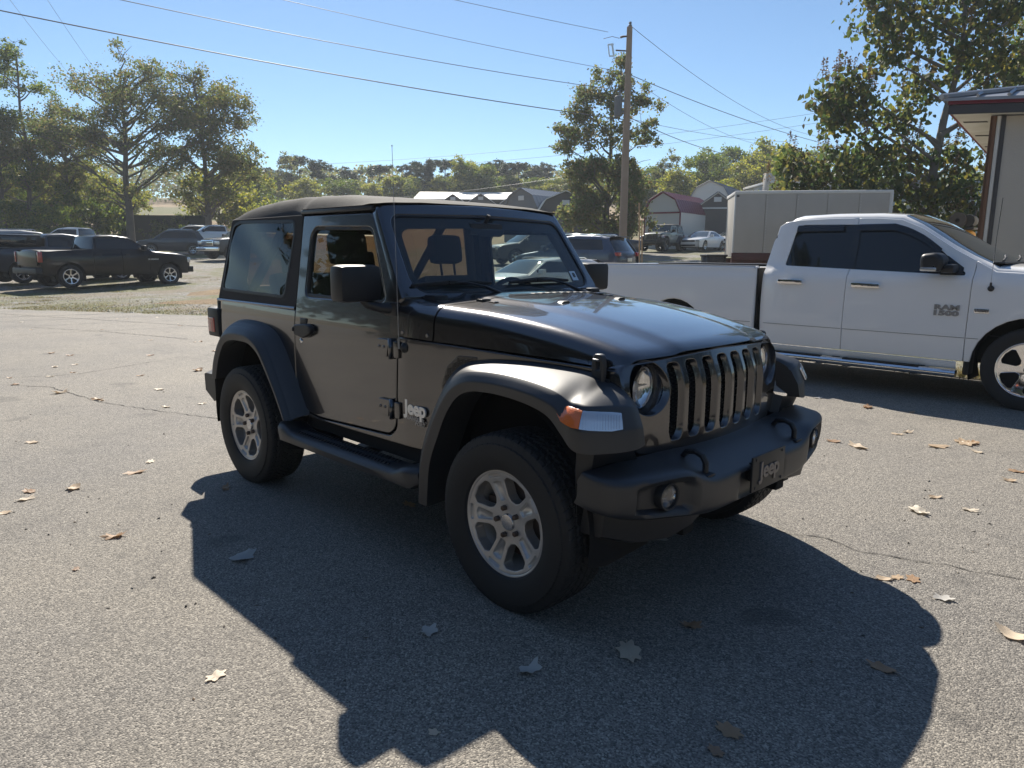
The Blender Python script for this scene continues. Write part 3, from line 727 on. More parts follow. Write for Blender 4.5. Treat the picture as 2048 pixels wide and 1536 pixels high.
# tailgate, tail lights, rear bumper, spare wheel
mb = MB(); mb.box(-3.08, -3.05, -.79, .79, .55, 1.185, .01); obj('tailgate', mb, M['granite'], jeep)
def rearbits(s):
    mb = MB(); mb.box(-3.215, -3.03, s*.700, s*.812, .915, 1.125, .022); tl = obj('tail_light', mb, M['plastic'], jeep, 50)
    mb = MB(); mb.box(-3.195, -3.085, s*.80, s*.8165, .950, 1.055, .006); mb.box(-3.2185, -3.20, s*.72, s*.80, .94, 1.10, .004); obj('tail_light_lens', mb, M['red'], tl)
both(rearbits)
mb = MB(); rows = []
for y in (-.865, -.855, -.80, -.7, -.3, 0, .3, .7, .80, .855, .865):
    e = max(0, (abs(y)-.80)/.065); xr = -3.25+.05*e; xfr = -3.10
    if abs(y) > .8: xfr = -3.02
    rows.append([(xfr, y, .655), (xr+.03, y, .66-.01*e), (xr, y, .64), (xr+.005, y, .52), (xr+.05+.1*e, y, .455), (xfr, y, .47)])
mb.grid(rows); mb.poly(rows[0]); mb.poly(rows[-1]); obj('rear_bumper', mb, M['plastic'], jeep, 40)

# running boards
def board(s):
    X0, X1 = -1.985, -.585; rows = []
    for x in [X0, X0+.02, X0+.05, X0+.10, X0+.16, X0+.22, -1.4, -1.0, X1-.24, X1-.17, X1-.11, X1-.05, X1-.02, X1]:
        d0, d1 = x-X0, X1-x; e = min(d0, d1); h = .455+(.040*(1-min(1, max(0, (e-.09)/.09))) if e < .20 else 0); k = max(0, 1-e/.05)
        yi, yo = .775, .945-.03*k; zb = .385+.03*k
        rows.append([(x, s*yi, zb+.01), (x, s*yi, h-.004), (x, s*(yi+.02), h+.004), (x, s*(yo-.035), h+.004), (x, s*(yo-.012), h-.004), (x, s*yo, h-.025), (x, s*(yo-.01), zb+.010), (x, s*(yo-.05), zb)])
    mb = MB(); mb.grid(rows); mb.poly(rows[0]); mb.poly(rows[-1]); rb = obj('running_board', mb, M['flare'], jeep, 45)
    mb = MB(); n = 34
    for i in range(n):
        x = -1.79+i*.0295
        if x > -.85: break
        for (ya, yb, sh) in ((.80, .835, .02), (.835, .87, -.02), (.87, .90, .02)):
            mb.tube([(x, s*ya, .4605), (x+sh, s*yb, .4605)], .0045, 4, flat=.9)
    obj('tread_pad', mb, M['plastic'], rb, 30)
    mb = MB()
    for x in (-1.75, -1.3, -.85): mb.box(x-.03, x+.03, s*.45, s*.80, .40, .43, .005)
    obj('step_bracket', mb, M['void'], rb)
both(board)

# front bumper
SEC = [(0, .706, .628, .486, .47, .712), (.30, .706, .628, .486, .47, .712), (.40, .702, .630, .488, .465, .712), (.47, .695, .650, .495, .46, .712), (.55, .684, .684, .505, .455, .714), (.66, .664, .692, .520, .45, .716), (.76, .640, .692, .532, .445, .717), (.85, .602, .690, .548, .44, .717), (.895, .560, .688, .56, .435, .715), (.912, .505, .684, .572, .43, .712), (.916, .455, .684, .585, .43, .708)]
def sec(y):
    return [sm([(q[0], q[k]) for q in SEC], abs(y)) for k in range(1, 6)]
ys = [-.916, -.912]+[-.90+.02*i for i in range(91)]+[.912, .916]; rows = []
def box01(v, a, b, e): return max(0, min(1, (v-a)/e))*max(0, min(1, (b-v)/e))
for y in ys:
    xf_, zc, zb, xr, zt = sec(y); row = [(xr-.02, zt-.03), (xr, zt)]
    hump = .012*box01(abs(y), .30, .52, .05)
    for t in (.25, .5, .75): row.append((xr+(xf_-.03-xr)*t, zt+(zc+.012-zt)*t**1.6+hump*(1-t)))
    row.append((xf_-.022, zc+.013)); row.append((xf_-.007, zc+.005)); row.append((xf_, zc-.008))
    for t in (.12, .2, .3, .4, .5, .6, .7, .8, .9):
        z = zc-.008+(zb+.02-zc)*t; x = xf_+.004*math.sin(t*PI)-.008*t
        fog = box01(abs(y), .505, .82, .035)*box01(z, zb+.022, zc-.020, .018); x -= .038*fog
        pl = box01(abs(y), -.01, .205, .02)*box01(z, .50, .640, .012); x -= .02*pl
        row.append((x, z))
    row += [(xf_-.012, zb+.012), (xf_-.025, zb+.002), (xf_-.06, zb), (xr-.02, zb+.03)]
    rows.append([(a, y, b) for a, b in row])
mb = MB(); mb.grid(rows); mb.poly(rows[0]); mb.poly(rows[-1]); bump_ = obj('front_bumper', mb, M['flare'], jeep, 50)
# filler between bumper and flares, lower valance
def filler(s):
    mb = MB(); rows = [[(.40, s*.60, .82), (.40, s*.60, .72)], [(.47, s*.66, .80), (.47, s*.62, .714)], [(.50, s*.76, .785), (.44, s*.76, .718)], [(.46, s*.88, .79), (.435, s*.86, .716)], [(.39, s*.90, .79), (.40, s*.91, .66)], [(.375, s*.89, .70), (.40, s*.90, .50)]]
    mb.grid(rows); obj('bumper_filler', mb, M['plastic'], jeep, 20)
    mb = MB(); rows = []
    for y, x0, zt_, zb_ in ((.30, .62, .50, .46), (.45, .64, .50, .43), (.60, .63, .525, .41), (.75, .58, .54, .42), (.86, .50, .56, .45)):
        rows.append([(x0-.10, s*y, zt_), (x0, s*y, zt_), (x0-.01, s*y, zb_+.01), (x0-.03, s*y, zb_), (x0-.12, s*y, zb_)])
    mb.grid(rows); mb.poly(rows[0]); mb.poly(rows[-1]); obj('lower_valance', mb, M['plastic'], jeep, 30)
    # tow hook
    mb = MB(); mb.tube([(.545, s*.405, .700), (.565, s*.405, .726), (.605, s*.405, .734), (.638, s*.405, .722), (.655, s*.405, .694), (.656, s*.405, .64)], [.011, .013, .013, .013, .013, .012], 10, flat=1.0)
    mb.box(.64, .685, s*.405-.03, s*.405+.03, .644, .653, .003)
    obj('tow_hook', mb, M['plastic'], bump_)
    # fog lamp
    o = (.640, s*.655, .612); ax = (1, s*.12, 0)
    mb = MB(); mb.lathe([(.056, -.02), (.056, .012), (.053, .018), (.047, .016), (.046, .002)], o, ax, 28); fl = obj('fog_light', mb, M['plastic'], bump_)
    mb = MB(); mb.lathe([(.046, .004), (.040, -.02), (.02, -.035), (0, -.038)], o, ax, 24); obj('fog_light', mb, M['reflector'], bump_)
    mb = MB(); mb.lathe([(.047, .006), (.030, .012), (.01, .014), (0, .014)], o, ax, 24)
    for k in range(20):
        a = 2*PI*k/20; mb.tube([(o[0]+.012, o[1]+.022*math.cos(a), o[2]+.022*math.sin(a)), (o[0]+.010, o[1]+.044*math.cos(a), o[2]+.044*math.sin(a))], .0016, 4)
    obj('fog_light', mb, M['lens'], bump_)
both(filler)
mb = MB(); mb.box(.722, .732, -.150, .150, .525, .680, .003); mb.box(.68, .722, -.10, .10, .56, .64)
for a in (-.12, .12):
    for b in (.54, .665): mb.lathe([(0, .004), (.006, .003), (.007, 0)], (.732, a, b), (1, 0, 0), 8)
pl = obj('front_plate', mb, M['plastic'], bump_)
lettering('plate_lettering', 'Jeep', .098, M['badgedark'], bump_, frame((.734, .0, .607), (0, 1, 0), (0, 0, 1)), ext=.003, off=.003, sx=1.05)

# lettering on the right front body side
bt = Vector((-.772, -(Ys(-.77, .75)+.003), .752))
for txt, z, sz, off, mm, x, sx in (('Jeep', .752, .098, .0035, 'badge', -.752, .182), ('WRANGLER', .700, .028, .0010, 'badgegrey', -.764, .180), ('SPORT', .677, .024, .0008, 'badgegrey', -.722, .098)):
    lettering('side_lettering', txt, sz, M[mm], jeep, frame((x, -(Ys(x, z)+.0015), z), (1, Ys(x-.1, z)-Ys(x+.1, z) if False else 0.0, 0), (0, 0, 1)), ext=.0035 if sz > .05 else .0015, off=off, width=sx)
# fender vent
for s in (-1, 1):
    V = rpoly([(-.560, .885, .01), (-.525, .985, .01), (-.455, 1.045, .01), (-.34, 1.048, .01), (-.40, .985, .01), (-.48, .86, .01)], 3)
    f = lambda x, z, d: (x, s*(Ys(x, z)+.003-d), z)
    mb = panel(inset(V, -.006), [], f, thick=.008, bev=.003, step=.02); vn = obj('fender_vent', mb, M['blackgloss'], jeep)
    mb = MB()
    for i in range(-16, 8):
        for j in range(0, 15):
            cx = -.42+i*.0155; cz = .87+j*.0135+(.0067 if i % 2 else 0)
            if inside((cx, cz), inset(V, .008)):
                a = [f(cx+.0092*math.cos(q*PI/3), cz+.0075*math.sin(q*PI/3), -.004) for q in range(6)]; b = [f(cx+.0066*math.cos(q*PI/3), cz+.0052*math.sin(q*PI/3), -.004) for q in range(6)]; mb.grid([a, b], wrap=True)
    obj('vent_mesh', mb, M['plastic'], vn, 0, rec=False)
# antenna on the right cowl side
mb = MB(); mb.lathe([(.026, -.004), (.026, .006), (.018, .012), (.012, .02), (0, .022)], (-.825, -.80, 1.055), (0, -1, 0), 16); an = obj('antenna_base', mb, M['plastic'], jeep)
mb = MB(); mb.tube([(-.842, -.822, 1.05), (-.842, -.823, 1.10)], .0055, 8); mb.tube([(-.842, -.823, 1.10), (-.846, -.826, 1.50), (-.852, -.83, 2.02)], [.0018, .0015, .0012], 6); mb.tube([(-.852, -.83, 2.02), (-.852, -.83, 2.026)], .003, 6); obj('antenna_mast', mb, M['badgegrey'], an)
# cowl bolts, fuel... small round bolts on the cowl side
mb = MB()
for x, z in ((-.845, 1.13), (-.665, 1.127)):
    mb.lathe([(0, .003), (.009, .003), (.011, 0)], (x, -Ys(x, 1.12), z), (0, -1, 0), 12)
obj('cowl_bolt', mb, M['granite'], jeep)

# interior
def seat(cx, cy, name='front_seat', hx=None):
    mb = MB(); mb.box(cx-.05, cx+.45, cy-.25, cy+.25, .66, .84, .05); st = obj(name, mb, M['seat'], jeep, 50)
    mb = MB(); m4 = Matrix.Translation((cx-.02, cy, .80)) @ Matrix.Rotation(math.radians(-17), 4, 'Y')
    mb.box(-.12, .02, -.24, .24, 0, .60, .06, m4); obj('seat_back', mb, M['seat'], st, 50)
    mb = MB(); m5 = Matrix.Translation((cx-.21, cy, 1.425)) @ Matrix.Rotation(math.radians(-10), 4, 'Y'); mb.box(-.055, .045, -.13, .13, .02, .225, .045, m5)
    for q in (-.06, .06): mb.box(-.006, .006, q-.006, q+.006, -.06, .03, 0, m5)
    obj('headrest', mb, M['seat'], st, 50)
seat(-1.72, -.40); seat(-1.72, .40)
mb = MB(); mb.box(-2.75, -2.35, -.50, .50, .75, .90, .04); m4 = Matrix.Translation((-2.72, 0, .88)) @ Matrix.Rotation(math.radians(-12), 4, 'Y'); mb.box(-.06, .06, -.5, .5, 0, .50, .04, m4)
for q in (-.27, .27): mb.box(-.07, .05, q-.11, q+.11, .50, .66, .035, m4)
obj('rear_seat', mb, M['seat'], jeep, 50)
mb = MB(); mb.box(-1.12, -.86, -.72, .72, 1.02, 1.255, .04); mb.box(-1.16, -1.10, -.70, .70, 1.12, 1.20, .02); mb.box(-1.14, -.95, .24, .52, 1.20, 1.315, .03); db = obj('dashboard', mb, M['interior'], jeep, 50)
mb = MB(); o = Vector((-1.33, .38, 1.185)); ax = Vector((-.93, 0, .36)).normalized()
u = Vector((0, 1, 0)); w = ax.cross(u); ring = [o+(u*math.cos(2*PI*k/28)+w*math.sin(2*PI*k/28))*.185 for k in range(29)]; mb.tube(ring, .016, 8, caps=False)
for a in (0, PI, -PI/2): mb.tube([o, o+(u*math.cos(a)+w*math.sin(a))*.18], [.03, .014], 8, flat=.5)
mb.lathe([(0, .03), (.05, .028), (.07, .0), (.05, -.04), (.03, -.15)], o, ax, 16); obj('steering_wheel', mb, M['interior'], db)
mb = MB(); hz = 1.72
for s in (-1, 1):
    mb.tube([(-1.23, s*.60, 1.73), (-1.95, s*.62, 1.755), (-2.25, s*.63, 1.74), (-2.75, s*.68, 1.25), (-2.85, s*.70, .98)], .032, 10); mb.tube([(-1.97, s*.62, 1.75), (-1.99, s*.70, 1.2), (-1.99, s*.71, .60)], .034, 10); mb.tube([(-1.22, s*.62, 1.74), (-.93, s*.72, 1.28)], .028, 10)
mb.tube([(-1.97, -.62, 1.755), (-1.97, .62, 1.755)], .034, 10); mb.tube([(-1.22, -.62, 1.735), (-1.22, .62, 1.735)], .028, 10); obj('roll_bar', mb, M['interior'], jeep, 60)
mb = MB(); m6 = Matrix.Translation((-1.10, 0, 1.66)); mb.box(-.025, .02, -.13, .13, -.035, .035, .02, m6); mb.tube([(-1.10, 0, 1.69), (-1.07, 0, 1.74)], .012, 8); obj('rear_view_mirror', mb, M['interior'], jeep)
for s in (-1, 1):
    mb = MB(); mb.box(-1.88, -.95, s*.70, s*.755, .62, 1.24, .02); obj('door_trim', mb, M['interior'], jeep)

# wheels
TM = tyre_mesh(.392, .262, .236, M['rubber'])
RM = rim_mesh(M['alloy'], rot=0)
mb = MB(); mb.lathe([(0, -.014), (.034, -.012), (.038, -.006), (.038, .02)], (0, 0, 0), (0, 1, 0), 28); cap_me = mesh('hub_cap', mb, M['machined'])
mb = MB()
mb.lathe([(.0, -.004), (.010, -.004), (.013, .0), (.013, .03)], (0, 0, 0), (0, 1, 0), 6)
lug_me = mesh('lug_nut', mb, M['steel'])
mb = MB(); mb.lathe([(.0, .06), (.165, .06), (.168, .07), (.165, .085), (0, .085)], (0, 0, 0), (0, 1, 0), 36); mb.box(-.18, -.09, .045, .10, -.07, .07, .01); disc_me = mesh('brake_disc', mb, M['steel'])
def wheel(root, x, s, z=.388, y=.80, face=-.905, steer=0):
    e = bpy.data.objects.new('wheel', None); C.objects.link(e); e.parent = root; e.location = (x, s*y, z); e.empty_display_size = .1
    rot = (0, 0, 0 if s < 0 else PI); e.rotation_euler = (0, 0, rot[2]+steer)
    off = face+y
    for nm, me, yo in (('tyre', TM, 0), ('rim', RM, off), ('hub_cap', cap_me, off+.03), ('lug_nut', lug_me, off+.012), ('brake_disc', disc_me, off+.03)):
        for k in range(5 if nm == 'lug_nut' else 1):
            o = bpy.data.objects.new(nm, me); C.objects.link(o); o.parent = e; o.location = (0, yo, 0)
            if nm == 'lug_nut': a = math.radians(36)+2*PI*k/5; o.location = (.0635*math.cos(a), yo, .0635*math.sin(a))
    return e
for s in (-1, 1):
    wheel(jeep, 0, s); w_ = wheel(jeep, -2.46, s); 
# ------------------------------------------------------------ lie of the land
FH = Vector((math.cos(YAW), math.sin(YAW), 0)); RH = Vector((math.sin(YAW), -math.cos(YAW), 0))
def P(s, r, z=0): q = CAM+FH*s+RH*r; return Vector((q.x, q.y, z))
def sr(x, y): d = Vector((x-CAM.x, y-CAM.y, 0)); return d.dot(FH), d.dot(RH)
def terr(x, y):
    s, r = sr(x, y)
    t = max(0, min(1, (r+12)/12)); s0 = 25-7*(t*t*(3-2*t)); d = s-s0
    z = 0 if d < -2 else ((d+2)**2/8 if d < 2 else d)*.047
    e = s-60; z += 0 if e < -4 else ((e+4)**2/16 if e < 4 else e)*.055
    return min(z, 16) if s < 400 else 16
def ray(u, v, s):
    d = F3+Rr*((u-1024)/1448.38)-Ur*((v-768)/1448.38); return CAM+d*(s/d.dot(FH))
def PT(s, r, dz=0): q = P(s, r); return Vector((q.x, q.y, terr(q.x, q.y)+dz))
def gmat(name, build):
    m = bpy.data.materials.new(name); m.use_nodes = True
    n = m.node_tree.nodes; l = m.node_tree.links; b = n['Principled BSDF']; tc = n.new('ShaderNodeTexCoord')
    def N(scale, detail=4, rough=.5, dist=0):
        t = n.new('ShaderNodeTexNoise'); t.inputs['Scale'].default_value = scale; t.inputs['Detail'].default_value = detail; t.inputs['Roughness'].default_value = rough; t.inputs['Distortion'].default_value = dist
        l.new(tc.outputs['Object'], t.inputs[0]); return t.outputs[0]
    def V(scale, feat='F1', out=0, rnd=1):
        t = n.new('ShaderNodeTexVoronoi'); t.feature = feat; t.inputs['Scale'].default_value = scale; t.inputs['Randomness'].default_value = rnd
        l.new(tc.outputs['Object'], t.inputs[0]); return t.outputs[out]
    def ramp(src, a, b_, c=0, d=1):
        r = n.new('ShaderNodeMapRange'); r.inputs[1].default_value = a; r.inputs[2].default_value = b_; r.inputs[3].default_value = c; r.inputs[4].default_value = d; l.new(src, r.inputs[0]); return r.outputs[0]
    def cr(src, stops):
        c = n.new('ShaderNodeValToRGB'); e = c.color_ramp.elements
        while len(e) > 1: e.remove(e[-1])
        for i, (p, col) in enumerate(stops):
            el = e[0] if i == 0 else e.new(p); el.position = p; el.color = lin(col)
        l.new(src, c.inputs[0]); return c.outputs[0]
    def mix(f, a, b_, mode='MIX'):
        x = n.new('ShaderNodeMix'); x.data_type = 'RGBA'; x.blend_type = mode
        for k, v in ((0, f), (6, a), (7, b_)):
            if isinstance(v, (int, float)): x.inputs[k].default_value = v
            elif isinstance(v, tuple): x.inputs[k].default_value = lin(v)
            else: l.new(v, x.inputs[k])
        return x.outputs[2]
    def math_(op, a, b_=0):
        x = n.new('ShaderNodeMath'); x.operation = op
        for k, v in ((0, a), (1, b_)):
            if isinstance(v, (int, float)): x.inputs[k].default_value = v
            else: l.new(v, x.inputs[k])
        return x.outputs[0]
    def bump(h, dist, st=1, prev=None):
        x = n.new('ShaderNodeBump'); x.inputs['Distance'].default_value = dist; x.inputs['Strength'].default_value = st; l.new(h, x.inputs['Height'])
        if prev is not None: l.new(prev, x.inputs['Normal'])
        return x.outputs[0]
    build(locals()); return m
def b_asphalt(g):
    N, V, ramp, cr, mix, math_, bump, b, l = (g[k] for k in ('N', 'V', 'ramp', 'cr', 'mix', 'math_', 'bump', 'b', 'l'))
    stone = V(165, 'F1', 1); big = N(.35, 5, .6); mid = N(3.5, 5, .6); fine = N(160, 3)
    base = cr(g['n'].new('ShaderNodeSeparateColor').outputs[0] if False else ramp(fine, .3, .7), [(0, (.09, .084, .075)), (.5, (.19, .177, .156)), (1, (.30, .28, .24))])
    sc = g['n'].new('ShaderNodeSeparateColor'); l.new(stone, sc.inputs[0])
    grain = cr(sc.outputs[0], [(0, (.035, .033, .031)), (.22, (.13, .12, .108)), (.6, (.26, .24, .21)), (.88, (.42, .385, .33)), (1, (.60, .56, .48))])
    c = mix(.58, base, grain); c = mix(ramp(big, .35, .7), mix(1.0, c, (.84, .84, .86), 'MULTIPLY'), mix(1.0, c, (1.12, 1.09, 1.04), 'MULTIPLY'))
    c = mix(ramp(mid, .55, .75, 0, .35), c, (.085, .080, .075))
    c = mix(ramp(N(.9, 3, .5, 1.5), .60, .74, 0, .30), c, mix(1.0, c, (.62, .62, .64), 'MULTIPLY')); c = mix(ramp(N(1.7, 2, .4), .68, .72, 0, .35), c, (.055, .052, .050))
    l.new(c, b.inputs['Base Color']); b.inputs['Roughness'].default_value = .80; b.inputs['Specular IOR Level'].default_value = .35
    h1 = V(165, 'F1', 0); h = bump(N(110, 3, .8), .004, .5, bump(math_('SUBTRACT', 1, h1), .0045, .7)); l.new(h, b.inputs['Normal'])
def b_gravel(g):
    N, V, ramp, cr, mix, math_, bump, b, l = (g[k] for k in ('N', 'V', 'ramp', 'cr', 'mix', 'math_', 'bump', 'b', 'l'))
    sc = g['n'].new('ShaderNodeSeparateColor'); l.new(V(22, 'F1', 1), sc.inputs[0])
    st = cr(sc.outputs[1], [(0, (.075, .072, .067)), (.5, (.19, .182, .165)), (1, (.34, .325, .30))])
    dirt = cr(N(9, 6, .65), [(.3, (.13, .105, .072)), (.7, (.21, .175, .125))])
    c = mix(ramp(N(.5, 6, .65), .42, .60), st, dirt)
    gr = cr(N(7, 5, .7), [(.25, (.045, .060, .018)), (.5, (.11, .115, .035)), (.75, (.22, .18, .075))])
    c = mix(ramp(N(.22, 6, .7, .6), .47, .58), c, gr)
    l.new(c, b.inputs['Base Color']); b.inputs['Roughness'].default_value = .9
    l.new(bump(V(22, 'F1', 0), .03, .8, bump(N(3, 5), .06, .6)), b.inputs['Normal'])
def b_grass(g):
    N, V, ramp, cr, mix, math_, bump, b, l = (g[k] for k in ('N', 'V', 'ramp', 'cr', 'mix', 'math_', 'bump', 'b', 'l'))
    c = cr(N(6, 8, .75), [(.3, (.05, .065, .02)), (.5, (.12, .12, .04)), (.7, (.24, .19, .09))]); d = cr(N(1.2, 6, .7), [(.3, (.20, .135, .075)), (.7, (.33, .235, .13))])
    l.new(mix(ramp(N(.05, 4), .42, .5), c, d), b.inputs['Base Color']); b.inputs['Roughness'].default_value = .95; l.new(bump(N(14, 6, .8), .08, .8), b.inputs['Normal'])
M['asphalt'] = gmat('asphalt_aggregate', b_asphalt); M['gravel'] = gmat('gravel_and_weeds', b_gravel); M['grassland'] = gmat('dry_grassland', b_grass)
# base land sheet, reaching past the horizon
ss = [-1500, -400, -120, -60, -30]+[-20+4*i for i in range(30)]+[110, 125, 140, 160, 185, 220, 280, 400, 700, 1500, 2500]
rs = [-2500, -900, -400, -200, -130, -100]+[-90+6*i for i in range(31)]+[100, 130, 200, 400, 900, 2500]
mb = MB(); mb.grid([[tuple(PT(s, r, -.03)) for r in rs] for s in ss]); tag(obj('ground', mb, M['grassland'], None, 60), kind='structure')
# gravel lot: one sheet that follows the land
EDGE = [(-60, -22), (-40, -10.4), (-30, -4.6), (-20.7, .87), (-17.8, 2.55), (-15.1, 4.15), (-12.4, 5.75), (-9.8, 7.0), (-6.5, 7.45), (-2, 7.4), (2, 7.5), (8, 7.6), (20, 8), (45, 9)]
mb = MB(); mb.grid([[tuple(PT(s, r, .0)) for r in [-46+2.5*i for i in range(38)]] for s in [6+2*i for i in range(28)]]); tag(obj('gravel_lot', mb, M['gravel'], None, 60), kind='structure')
# asphalt: ragged edge, 40 mm thick
rg = random.Random(3); e2 = []
for (a, b) in zip(EDGE, EDGE[1:]):
    n_ = max(2, int(math.dist(a, b)/.35)) if abs(a[0]) < 32 and abs(b[0]) < 32 else 3
    for i in range(n_):
        t = i/n_; e2.append((a[0]+(b[0]-a[0])*t+rg.gauss(0, .05), a[1]+(b[1]-a[1])*t+rg.gauss(0, .08)))
e2.append(EDGE[-1]); poly = e2+[(60, 9), (60, -60), (-60, -60)]
vs = [Vector(p) for p in poly]+[Vector((-50+5*i, -50+4*j)) for i in range(22) for j in range(14)]
r = delaunay_2d_cdt(vs, [(i, (i+1) % len(poly)) for i in range(len(poly))], [], 0, 1e-6)
mb = MB(); mb.add([(p[0], p[1], .004+max(0, terr(p[0], p[1]))) for p in r[0]], [tuple(f) for f in r[2] if inside((sum(r[0][i][0] for i in f)/3, sum(r[0][i][1] for i in f)/3), poly)])
mb.grid([[(x, y, .004+terr(x, y)) for x, y in e2], [(x, y, -.05) for x, y in e2]]); tag(obj('asphalt', mb, M['asphalt'], None, 30), kind='structure')
# cracks: thin dark wandering strips lying just above the asphalt
def crack(pts, w, seed):
    q = random.Random(seed); mb = MB(); L = []
    for a, b in zip(pts, pts[1:]):
        n_ = max(2, int(math.dist(a, b)/.05))
        for i in range(n_): t = i/n_; L.append((a[0]+(b[0]-a[0])*t+q.gauss(0, .007), a[1]+(b[1]-a[1])*t+q.gauss(0, .007)))
    rows = [[], []]
    for i, (x, y) in enumerate(L):
        dx, dy = (L[min(i+1, len(L)-1)][0]-L[max(i-1, 0)][0], L[min(i+1, len(L)-1)][1]-L[max(i-1, 0)][1]); k = math.hypot(dx, dy) or 1; ww = w*q.uniform(.25, 1.1)
        rows[0].append((x-dy/k*ww, y+dx/k*ww, .0075)); rows[1].append((x+dy/k*ww, y-dx/k*ww, .0075))
    mb.grid(rows); return mb
M['crack'] = mat('crack_filler', (.028, .026, .024), .95)
for i, (c, w) in enumerate([([(-10.2, -3.0), (-7.81, -1.38), (-7.25, -1.0), (-5.97, -.85), (-5.04, -.54), (-4.41, -.28), (-3.0, .3)], .006), ([(-9.5, -3), (-8.32, -1.29), (-8.0, -.57), (-8.46, .47), (-8.59, 1.43), (-8.7, 2.5)], .006),
        ([(.13, .76), (.45, .81), (.66, .9), (.86, .84), (1.03, .91), (1.18, .97), (1.34, 1.0), (1.53, 1.06), (2.4, 1.4)], .0045), ([(-18.94, .56), (-15.73, 1.85), (-12.49, 3.06)], .014), ([(-14.88, .36), (-13.19, 1.15), (-10.65, 1.94)], .011)]):
    tag(obj('asphalt_crack', crack(c, w, i), M['crack'], None, 0), kind='structure')

# ------------------------------------------------------------ grass tufts along the edge of the lot
M['blade'] = leafmat('grass_blade', [(.06, .075, .025), (.13, .13, .045), (.24, .20, .09), (.28, .21, .11), (.20, .16, .08)], .3)
def blades(name, n, fn, h, kind='stuff', seed=1, w=.006):
    q = random.Random(seed); mb = MB()
    for i in range(n):
        x, y, z = fn(q); a = q.uniform(0, 2*PI); hh = h*q.uniform(.5, 1.3); k = q.uniform(.2, .9)*hh; ww = w*q.uniform(.6, 1.4); ca, sa = math.cos(a), math.sin(a)
        mb.add([(x-sa*ww, y+ca*ww, z), (x+sa*ww, y-ca*ww, z), (x+ca*k, y+sa*k, z+hh)], [(0, 1, 2)])
    return tag(obj(name, mb, M['blade'], None, 0, rec=False), kind=kind)
def edge_pt(q):
    i = q.choices(range(3, 8), [3, 2, 3, 3, 2])[0]; t = q.random(); a, b = EDGE[i], EDGE[i+1]
    off = abs(q.gauss(0, 1.0))*(1 if q.random() < .5 else 2.4)+.03; x = a[0]+(b[0]-a[0])*t-.5*off; y = a[1]+(b[1]-a[1])*t+.86*off; return x, y, terr(x, y)
def clump_pt(cs, sd):
    def f(q):
        c = q.choice(cs); x = c[0]+q.gauss(0, c[2]); y = c[1]+q.gauss(0, c[2]); return x, y, terr(x, y)
    return f
tc_ = [tuple(PT(random.uniform(20, 33), random.uniform(-20, -8)))[:2]+(random.uniform(.15, .6),) for _ in range(90)]
blades('grass_tufts', 26000, lambda q: edge_pt(q) if q.random() < .45 else clump_pt(tc_, 0)(q), .030, seed=5, w=.007)
tc2 = [(random.uniform(-3, 3), 7.55+abs(random.gauss(0, .5)), .16) for _ in range(60)]+[tuple(PT(random.uniform(17, 26), random.uniform(4, 9)))[:2]+(.3,) for _ in range(50)]
blades('verge_grass', 16000, clump_pt(tc2, 0), .05, seed=6, w=.006)
# scattered stones on the gravel
q = random.Random(9); mb = MB()
for i in range(5200):
    s = 15+abs(q.gauss(0, 6)); rr = q.uniform(-18, 8) if q.random() < .8 else q.uniform(-30, 20); p = P(s, rr); z = terr(p.x, p.y)
    if p.y < 7.6 and inside((p.x, p.y), poly): continue
    k = q.uniform(.010, .032); o = [(q.uniform(.6, 1.2)*k) for _ in range(6)]
    mb.add([(p.x+o[0], p.y, z), (p.x, p.y+o[1], z), (p.x-o[2], p.y, z), (p.x, p.y-o[3], z), (p.x, p.y, z+o[4]*.8)], [(0, 1, 4), (1, 2, 4), (2, 3, 4), (3, 0, 4)])
M['stone'] = leafmat('loose_stone', [(.12, .115, .105), (.30, .285, .26), (.45, .43, .40), (.2, .17, .13)], 0)
tag(obj('loose_gravel', mb, M['stone'], None, 0, rec=False), kind='stuff')

def zv(v, s, r):
    """height at which a point s metres ahead and r to the right stands at eye-chart row v"""
    lo, hi = -5, 80
    for _ in range(40):
        m = (lo+hi)/2; d = P(s, r, m)-CAM
        if 768-1448.38*d.dot(Ur)/d.dot(F3) > v: lo = m
        else: hi = m
    return m

# crumbs, twigs and grit lying on the asphalt
q = random.Random(31); mb = MB()
for i in range(420):
    a = q.random(); s = 2.2+14*a*a+q.uniform(0, 1.5); r_ = q.uniform(-.75, .75)*s; p = P(s, r_)
    if not inside((p.x, p.y), poly) or (-3.3 < p.x < .9 and abs(p.y) < .95): continue
    k = q.uniform(.003, .008)*(1+s*.03); an = q.uniform(0, PI); ln = k*q.uniform(1, 2); w_ = k*.8 if ln < k*5 else k*.3; c_, s_ = math.cos(an), math.sin(an); h_ = k*q.uniform(.4, .9)
    mb.add([(p.x+c_*ln, p.y+s_*ln, .006), (p.x-s_*w_, p.y+c_*w_, .006), (p.x-c_*ln, p.y-s_*ln, .006), (p.x+s_*w_, p.y-c_*w_, .006), (p.x, p.y, .006+h_)], [(0, 1, 4), (1, 2, 4), (2, 3, 4), (3, 0, 4)])
M['grit'] = leafmat('grit_and_crumbs', [(.05, .04, .03), (.12, .08, .05), (.30, .26, .20), (.07, .06, .05), (.20, .14, .09)], 0)
tag(obj('asphalt_grit', mb, M['grit'], None, 0, rec=False), kind='stuff')
